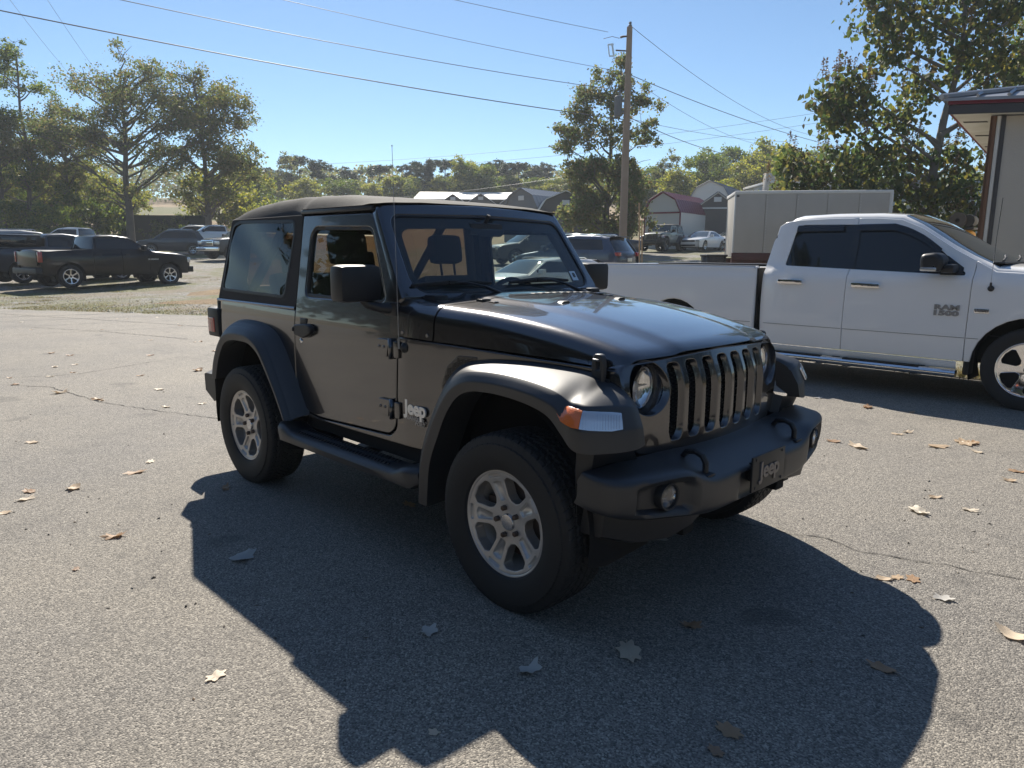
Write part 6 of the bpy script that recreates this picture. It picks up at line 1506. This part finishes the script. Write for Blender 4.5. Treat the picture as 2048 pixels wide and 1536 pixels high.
labs = ['dense green thicket at the left frame edge', 'green thicket behind the silver suv roof', 'sunlit yellow-green thicket under the slender tree', 'yellow-green understorey left of the spreading oak', 'dark green shrub above the small white pickup', 'yellowish shrub beside the oak trunk', 'dark bush above the leftmost parked suv', 'low green bush just left of the small white pickup', 'tall yellow-green growth behind the slender tree', 'bright shrub behind the small white pickup', 'yellow-green bush right of the oak trunks', 'tall yellowish bush at the right foot of the rounded oak', 'green bush behind the soft top where the tree line starts', 'low green shrub at the dark screen fence', 'low leafy shrub between the two oak trunks']
for i, ((u, s, k, sc), lb) in enumerate(zip(und, labs)): plant(bushA if k == 'y' else bushB, 'thicket_bush', lb, Pz(u, s), i*1.3, sc, 'bushes under the left trees', 'bush')
# pole tree
poleT = tree_mesh(16, [(0, 0, 0), (-.1, 0, 3), (.1, .1, 6), (.0, 0, 9.2)], None,
    [((-1.2, 0, 9.6), 1.0), ((-.2, .3, 10.6), .8), ((.9, 0, 11.3), .75), ((1.0, 0, 10.2), .8), ((-2.0, 0, 8.6), 1.0), ((-2.8, 0, 7.4), .9), ((-3.2, 0, 6.4), .75), ((-1.6, 0, 7.2), 1.1), ((-.4, 0, 8.8), 1.1), ((1.6, 0, 9.0), .9), ((2.3, 0, 9.6), .7), ((2.2, 0, 7.9), .7), ((1.4, 0, 7.2), .8), ((2.4, 0, 6.9), .6), ((.3, 0, 7.0), .9), ((-2.3, 0, 5.4), .8), ((1.9, 0, 5.6), .55)]
    +crown_clumps(31, 26, -.2, 0, 3.4, 2.7, 2.0, 2.6, .75, 1.1, .3), 34000, .19, M['rustleaf'], 0, tr=.24)
plant(poleT, 'dark_tree', 'dark leafy tree with open upper crown behind the utility pole', Pz(1212, 50), RZ, .99, scz=1.08)
# pines and mixed trees along the far line
def pine(seed, h, n): return tree_mesh(seed, [(0, 0, 0), (.1, 0, h*.5), (0, .1, h*.95)], None, crown_clumps(seed, n, 0, 0, h*.86, 1.9, 1.8, 2.0, .7, 1.1, .4)+crown_clumps(seed+1, n//2, 0, 0, h*.62, 2.1, 1.9, 2.0, .6, .9, .4), 5200, .30, M['pineleaf'], 0, tr=.22)
pines = [pine(41, 13, 12), pine(43, 14, 10), pine(45, 12, 13)]
round_ = [tree_mesh(51, [(0, 0, 0), (0, 0, 3), (.1, 0, 8)], None, crown_clumps(52, 26, 0, 0, 6.0, 3.2, 2.8, 4.2, .9, 1.3, .3), 7500, .34, M['yellowleaf'], 0, tr=.2), tree_mesh(53, [(0, 0, 0), (0, 0, 3), (.1, 0, 8)], None, crown_clumps(54, 28, 0, 0, 6.2, 3.8, 3.0, 4.2, 1.0, 1.4, .3), 8000, .34, M['greenleaf'], 0, tr=.2), tree_mesh(55, [(0, 0, 0), (0, 0, 3), (.1, 0, 9)], None, crown_clumps(56, 26, 0, 0, 6.5, 3.2, 2.8, 5.0, .9, 1.2, .3), 8000, .32, M['oakleaf'], 0, tr=.22)]
where = ['at the left end of the far tree line', 'left of the soft top peak', 'above the soft top peak', 'right of the soft top peak', 'above the suv windshield', 'above the antenna', 'over the bright shed roofs', 'left of the pole tree']
def farname(u): return where[max(0, min(7, int((u-500)/80)))]
q = random.Random(77); ORD = 'first second third fourth fifth sixth seventh eighth ninth tenth eleventh twelfth thirteenth fourteenth fifteenth sixteenth seventeenth eighteenth'.split()
PU = [545, 600, 645, 706, 762, 820, 848, 890, 985, 1010, 1035, 1088, 930, 675, 1060]
for i, (u, v) in enumerate([(545, 327), (600, 302), (645, 313), (706, 327), (762, 322), (820, 318), (848, 311), (890, 310), (985, 313), (1010, 320), (1035, 316), (1088, 319), (930, 318), (675, 345), (1060, 330)]):
    s = 118+q.uniform(-8, 14); top = zv(v, s, px(u, s)); g = PT(s, px(u, s)).z; m_ = i % 3; hh = (13*.86+2.6, 14*.86+2.6, 12*.86+2.6)[m_]
    plant(pines[m_], 'pine_tree', f'dark round-topped pine {farname(u)}, {ORD[sorted(PU).index(u)]} pine from left', tuple(PT(s, px(u, s), -.2)), q.uniform(0, 6), max(.85, (top-g)/hh), 'pines on the far tree line', scz=(top-g)/hh)
for i, (u, v, k) in enumerate([(515, 345, 2), (560, 350, 2), (590, 318, 2), (625, 352, 0), (690, 352, 1), (735, 355, 0), (770, 345, 0), (800, 350, 1), (835, 345, 0), (870, 342, 0), (905, 350, 1), (945, 305, 0), (960, 322, 1), (1000, 345, 1), (1045, 350, 0), (1080, 350, 1), (1110, 348, 0), (1140, 350, 2)]):
    s = 106+q.uniform(-6, 8); top = zv(v, s, px(u, s)); g = PT(s, px(u, s)).z; kind = ('yellowing', 'green', 'olive')[k]
    plant(round_[k], 'broadleaf_tree', f'{kind} tree {farname(u)}, {ORD[i]} from left below pines', tuple(PT(s, px(u, s), -.2)), q.uniform(0, 6), max(.8, (top-g)/10.4), 'broadleaf trees on the far tree line', scz=(top-g)/10.4)
for i, (u, v, k, s, lb) in enumerate([(1330, 315, 2, 95, 'rusty olive tree right of the pole above the maroon roof'), (1395, 300, 1, 92, 'green tree above the white barn shed'), (1360, 330, 0, 88, 'yellow-green tree just left of the white barn shed'), (1440, 285, 1, 104, 'tall green tree behind the yellow trees'), (1415, 350, 0, 84, 'low yellow bushy tree over the dark brown shed'), (1490, 290, 0, 90, 'bright yellow-green tree left of the large-leaved tree'), (1545, 262, 0, 92, 'bright yellow-green rounded tree above the box trailer'), (1580, 300, 0, 84, 'yellow-green tree touching the large-leaved tree'), (1620, 290, 1, 95, 'green tree behind the large-leaved tree'), (1290, 325, 1, 98, 'green tree just right of the pole'), (1700, 300, 1, 90, 'green tree glimpsed through the large leaves'), (1900, 345, 0, 95, 'small far tree under the soffit'), (1935, 350, 2, 100, 'far olive tree beside the beige building'), (1240, 335, 1, 100, 'green tree hidden behind the pole tree'), (1180, 340, 0, 100, 'yellowish tree left behind the pole tree')]):
    top = zv(v, s, px(u, s)); g = PT(s, px(u, s)).z
    plant(round_[k], 'roadside_tree', lb, tuple(PT(s, px(u, s), -.2)), i*1.1, max(.8, (top-g)/10.4), 'trees beyond the sheds', scz=(top-g)/10.4)
t = plant(oakB, 'shade_tree', 'dark tree crown at the right edge behind the beige building roof', tuple(PT(34, px(2075, 34), -.2)), 1.0, .80)
# far wooded ridge that closes the view
q = random.Random(5); mb = MB()
for i in range(52000):
    r_ = q.uniform(-165, 165); s = 150+q.uniform(0, 30); p = PT(s, r_); hgt = 6+1.5*math.sin(r_*.13)+1*math.sin(r_*.41+1); p.z += q.random()**.7*hgt; leafquad(mb, p, None, .75, q)
tag(obj('far_woods', mb, M['oakleaf'], None, 0, rec=False), kind='stuff')

# large-leaved tree (broad heart leaves, upright seed spikes)
M['bigleaf'] = leafmat('broad_leaves', [(.045, .072, .026), (.062, .092, .032), (.075, .105, .034), (.12, .14, .035), (.055, .075, .030), (.20, .17, .045), (.066, .092, .032), (.11, .085, .045)], .5)
M['seed'] = leafmat('seed_heads', [(.16, .11, .07), (.22, .15, .09), (.13, .10, .06)], .2)
q = random.Random(21)
def heart(mb, p, size, q, droop=1.2):
    d = Vector((q.gauss(0, .7), q.gauss(0, .7), -q.uniform(.3, droop))).normalized(); s_ = d.cross(Vector((q.gauss(0, 1), q.gauss(0, 1), .2))).normalized(); n_ = d.cross(s_); k = size*q.uniform(.55, 1.15)
    P_ = lambda a, b, c: tuple(p+d*a*k+s_*b*k+n_*c*k)
    mb.add([P_(0, 0, 0), P_(-.08, .30, .07), P_(.30, .46, .10), P_(.70, .28, .04), P_(1.05, 0, -.08), P_(.70, -.28, .04), P_(.30, -.46, .10), P_(-.08, -.30, .07), P_(.45, 0, -.02)], [(0, 1, 2, 8), (8, 2, 3, 4), (0, 8, 6, 7), (8, 4, 5, 6)])
lm = []
for i in range(6): mb = MB(); heart(mb, Vector((0, 0, 0)), .16, random.Random(100+i)); lm.append(mesh('leaf', mb, M['bigleaf'], 0, rec=False))
bt_ = thing('broad_leaved_tree', 'large-leaved tree with upright seed heads in front of the beige building', 'tree', tuple(PT(26.5, px(1850, 26.5), -.05)), RZ); bt_.scale = (1.42, 1.42, 1.40)
tb = MB(); tb.tube([(0, 0, 0), (.05, 0, 1.5), (-.05, 0, 2.8), (.15, .1, 4.2), (.35, 0, 5.6), (.3, 0, 7.4)], [.13, .12, .105, .085, .06, .03], 10)
cl = [((-2.75, 0, 4.7), .42), ((-2.2, .2, 5.0), .45), ((-2.0, 0, 4.4), .5), ((-2.5, .1, 4.2), .4), ((-1.75, 0, 6.4), .5), ((-1.1, .2, 7.0), .6), ((-1.4, 0, 5.6), .45), ((-.6, 0, 6.2), .6), ((.3, .2, 7.2), .7), ((1.0, 0, 6.6), .6), ((1.7, 0, 6.9), .55), ((.4, -.2, 5.6), .6), ((1.3, .2, 5.7), .6), ((-.4, .3, 5.0), .5), ((1.9, 0, 5.0), .5), ((.9, 0, 4.5), .5), ((-1.0, 0, 4.2), .5), ((-1.7, 0, 3.4), .5), ((-2.5, 0, 3.0), .55), ((-3.2, 0, 2.6), .5), ((-3.7, 0, 2.2), .45), ((-2.9, .3, 2.1), .55), ((-2.0, -.2, 2.4), .6), ((-1.2, 0, 2.7), .6), ((-.5, .3, 3.3), .5), ((-.6, -.2, 2.2), .55), ((.5, 0, 3.2), .5), ((.9, .2, 2.5), .5), ((.2, -.3, 2.4), .45), ((.5, -.3, 1.6), .45), ((1.0, -.1, 1.9), .4), ((-1.6, 0, 1.6), .5), ((0.9, 0, 7.8), .6), ((-.5, 0, 7.9), .6), ((1.9, .3, 7.8), .5), ((2.2, 0, 6.0), .4), ((-1.9, .3, 7.3), .4), ((-3.5, .4, 3.2), .35), ((-.1, 0, 1.4), .4)]
leaf_pos = []; sb_ = MB(); cb = MB()
for c, r in cl:
    c = Vector(c); zt = max(.9, min(7.0, c.z-abs(c.x)*.55-.2)); a = Vector((.05 if zt < 4 else .25, 0, zt)); m = a.lerp(c, .5)+Vector((q.gauss(0, .12), q.gauss(0, .12), -.05)); tb.tube([a, m, c], [.052, .035, .014], 6)
    for _ in range(4): e = c+Vector((q.gauss(0, .6), q.gauss(0, .6), q.uniform(0, .8)))*r; tb.tube([m.lerp(c, .7), e], [.014, .006], 4)
    for _ in range(int(700*r*r+95)): leaf_pos.append(c+Vector((q.gauss(0, .62), q.gauss(0, .62), q.gauss(0, .52)))*r)
    for _ in range(5 if q.random() < .75 else 2):      # upright seed heads
        p0 = c+Vector((q.gauss(0, .5)*r, q.gauss(0, .4)*r, r*q.uniform(.5, 1.0))); hgt = q.uniform(.28, .55)
        sb_.tube([p0, p0+Vector((0, 0, hgt))], [.008, .003], 4)
        for j in range(46):
            t_ = q.random(); sp_ = .12*(1-t_)+.015; sz = .026; o = p0+Vector((q.gauss(0, sp_*.6), q.gauss(0, sp_*.6), t_*hgt)); a_ = Vector((q.gauss(0, 1), q.gauss(0, 1), q.gauss(0, 1))).normalized(); b_ = a_.cross(Vector((0, .3, 1))).normalized()
            sb_.add([o-a_*sz, o+b_*sz, o+a_*sz, o-b_*sz], [(0, 1, 2, 3)])
obj('trunk', tb, M['barklight'], bt_, 50, rec=False)
leaf_pos.sort(key=lambda p: p.y); near = leaf_pos[:280]; 
for i, p in enumerate(near):
    o = bpy.data.objects.new('leaf', lm[i % 6]); C.objects.link(o); o.parent = bt_; o.location = p; o.rotation_euler = (0, 0, q.uniform(0, 6.28)); o.scale = (q.uniform(.7, 1.2),)*3
for p in leaf_pos[280:]: heart(cb, p, .145, q)
tag(obj('crown', cb, M['bigleaf'], bt_, 0, rec=False), kind='stuff'); tag(obj('seed_heads', sb_, M['seed'], bt_, 0, rec=False), kind='stuff')
# unseen evergreens added behind the camera to darken reflections in paint and glass
cedar = tree_mesh(91, [(0, 0, 0), (0, 0, 5), (.1, 0, 11)], None, crown_clumps(92, 60, 0, 0, 6.6, 3.6, 3.2, 6.2, 1.0, 1.5, .2), 15000, .42, M['pineleaf'], 0, tr=.3)
q = random.Random(6)
for i in range(20):
    a = math.radians(-112+224*i/19); d = 21+q.uniform(-2, 3); plant(cedar, 'reflection_cedar', 'dark evergreen added behind the viewer to darken reflections', tuple(P(-2-d*math.cos(a), d*math.sin(a)*1.15, -.1)), q.uniform(0, 6), q.uniform(.55, .80)*(1.7 if a < -.9 else 1), 'trees behind the viewer')

# ------------------------------------------------------------ fallen leaves on the asphalt
M['dryleaf'] = leafmat('dry_leaf_tan', [(.60, .49, .36), (.64, .55, .43), (.50, .37, .24), (.66, .60, .49)], .15)
M['dryleaf2'] = leafmat('dry_leaf_brown', [(.32, .19, .11), (.42, .27, .15), (.28, .18, .12)], .15)
M['paleleaf'] = leafmat('dry_leaf_pale', [(.44, .43, .40), (.52, .49, .44)], .15)
M['stem'] = mat('leaf_stem', (.25, .16, .09), .8)
def oakleaf(seed):
    q = random.Random(seed); n_ = 26; pts = []; asp = q.choice((1.15, 1.4, 1.6, 1.3)); nlb = q.choice((5, 6, 7))
    for i in range(n_):
        a = 2*PI*i/n_; lob = .5+.5*math.cos(a*nlb+.4+q.gauss(0, .25)); r = .33+.19*lob**1.1; 
        pts.append((r*math.cos(a)*asp, r*math.sin(a)/asp**.6))
    cu = q.uniform(.1, .9); tw = q.uniform(-.5, .5); ax = q.uniform(0, PI)
    def hz(x, y): u = x*math.cos(ax)+y*math.sin(ax); w = -x*math.sin(ax)+y*math.cos(ax); return cu*u*u*.9+tw*u*w+.06*math.sin(9*w)+.05*abs(w)
    mb = MB(); inner = [(x*.5, y*.5) for x, y in pts]; z0 = min(hz(x, y) for x, y in pts+inner)
    vs = [(x, y, hz(x, y)-z0) for x, y in pts]+[(x, y, hz(x, y)-z0) for x, y in inner]+[(0, 0, hz(0, 0)-z0)]
    fs = [(i, (i+1) % n_, n_+(i+1) % n_, n_+i) for i in range(n_)]+[(n_+i, n_+(i+1) % n_, 2*n_) for i in range(n_)]
    mb.add(vs, fs); mb.tube([(-.3, 0, hz(-.3, 0)-z0), (-.5, .02, hz(-.5, 0)-z0+.01), (-.72, .06, .05)], [.012, .010, .007], 5)
    return mb
LM = [[mesh('leaf', oakleaf(300+i), M[k], 40, rec=False) for k in ('dryleaf', 'dryleaf2', 'paleleaf')] for i in range(7)]
LV = [(-3.17, -1.40, .10, 1, 'curled brown leaf left of the rear wheel, the nearer of a pair'), (-3.38, -1.23, .075, 0, 'small tan leaf beside the curled brown leaf left of the rear wheel'), (-4.60, -1.72, .10, 0, 'tan leaf alone on sunlit asphalt at mid left'), (-3.08, -1.80, .10, 0, 'pale tan leaf left of the suv shadow, rightmost of a loose group'), (-3.05, -2.07, .085, 0, 'tan leaf at the left edge group, nearest of two close together'), (-3.21, -2.02, .085, 1, 'brown leaf at the left edge group, farther of two close together'), (-2.86, -2.22, .075, 0, 'tan leaf cut by the left frame edge'), (-2.02, -1.87, .085, 1, 'arched brown leaf standing on sunlit asphalt left of the shadow'), (-1.28, -1.49, .13, 2, 'flat grey leaf in the suv shadow near its left edge'), (-.35, -2.02, .07, 0, 'small tan leaf in the lower left sunlit asphalt'), (-.06, -1.27, .085, 2, 'pale leaf in shadow below the front tyre, leftmost'), (.42, -1.18, .085, 2, 'pale star-shaped leaf in shadow below the front tyre'), (.60, -.81, .125, 0, 'large tan leaf in shadow below the bumper'), (.66, -.46, .075, 1, 'brown leaf in shadow right of the large tan leaf'), (1.33, -.22, .08, 1, 'dull leaf in shadow near its right edge'), (1.11, -.96, .085, 1, 'twisted leaf in the lower right shadow, upper of two'), (1.13, -1.08, .055, 1, 'small leaf in the lower right shadow, lower of two'), (.45, -1.65, .04, 0, 'tiny yellowish leaf near the bottom middle shadow'), (1.61, .41, .10, 0, 'bright orange-tan leaf at the right frame edge'), (.88, 1.72, .12, 0, 'tan leaf lying on sunlit asphalt right of the bumper'), (1.09, 1.97, .08, 0, 'small tan leaf right of the leaf beyond the bumper'), (1.06, .59, .065, 0, 'leftmost of three leaves beside the shadow edge'), (1.10, .65, .06, 0, 'middle of three leaves beside the shadow edge'), (1.16, .69, .08, 1, 'rightmost of three leaves beside the shadow edge'), (1.32, .57, .08, 2, 'whitish leaf alone just right of the three leaves'), (.06, .23, .07, 2, 'pale leaf under the bumper in deep shadow'), (-1.33, -.42, .09, 1, 'reddish leaf on the ground under the running board'), (-.15, 3.03, .11, 1, 'brown leaf touching the end of the bumper in view'), (.06, 3.00, .14, 0, 'tan leaf between bumper and white pickup, left one'), (.51, 3.48, .14, 0, 'tan leaf between bumper and white pickup, middle one'), (.63, 3.76, .17, 0, 'large ragged leaf heap piece in front of the pickup shadow'), (.68, 3.82, .10, 1, 'brown leaf overlapping the ragged leaf'), (.77, 3.53, .08, 0, 'small leaf below the ragged leaf'), (.14, 3.68, .08, 0, 'small leaf left of the ragged leaf'), (-.45, 4.65, .12, 1, 'leaf in the white pickup shadow, upper left'), (-.06, 4.73, .07, 1, 'leaf in the white pickup shadow, right of the other'), (-1.00, 4.77, .085, 2, 'pale leaf in the shadow right behind the suv headlight'), (-6.27, -.17, .11, 0, 'tan leaf on the asphalt left of the rear fender'), (-7.28, .66, .14, 1, 'rust coloured leaf just left of the rear bumper'), (-6.78, -1.01, .12, 0, 'tan leaf beside the long crack at the left'), (1.11, 3.13, .09, 1, 'small reddish leaf at the right edge above'), (1.12, 2.84, .08, 0, 'small tan leaf at the right edge below')]
LP = [Matrix.Rotation]
q = random.Random(4)
for i, (x, y, w, k, lb) in enumerate(LV):
    o = tag(obj('fallen_leaf', LM[i % 7][k], None, None, loc=(x, y, .0055)), lb, 'leaf', 'fallen leaves on the asphalt'); o.rotation_euler = (0, 0, q.uniform(0, 6.28)); o.scale = (w, w, w*q.uniform(.4, 1.0))
more = [(-6.12, -.83), (-1.71, -2.13), (-7.69, -1.25), (-8.83, -.59), (-6.03, -.81), (-8.89, -.34), (-8.97, 1.58), (.87, 2.08), (-16.17, .47), (-14.33, .26), (-9.12, .69), (-8.24, -1.20), (-10.37, -.29), (-9.89, -.16), (-2.41, -1.09), (-11.08, 1.35), (-13.45, 1.26), (-10.30, 1.80), (.18, 3.82)]+[(q.uniform(-19, -5), q.uniform(-3, 3)) for _ in range(26)]
for i, (x, y) in enumerate(more):
    w = .04 if y < -1.9 and x > -3 else q.uniform(.05, .10); o = tag(obj('fallen_leaf', LM[i % 7][q.choice((0, 0, 1))], None, None, loc=(x, y, .0055)), 'small dry leaf scattered on the sunlit asphalt left of the suv', 'leaf', 'small scattered leaves'); o.rotation_euler = (0, 0, q.uniform(0, 6.28)); o.scale = (w, w, w*.8)
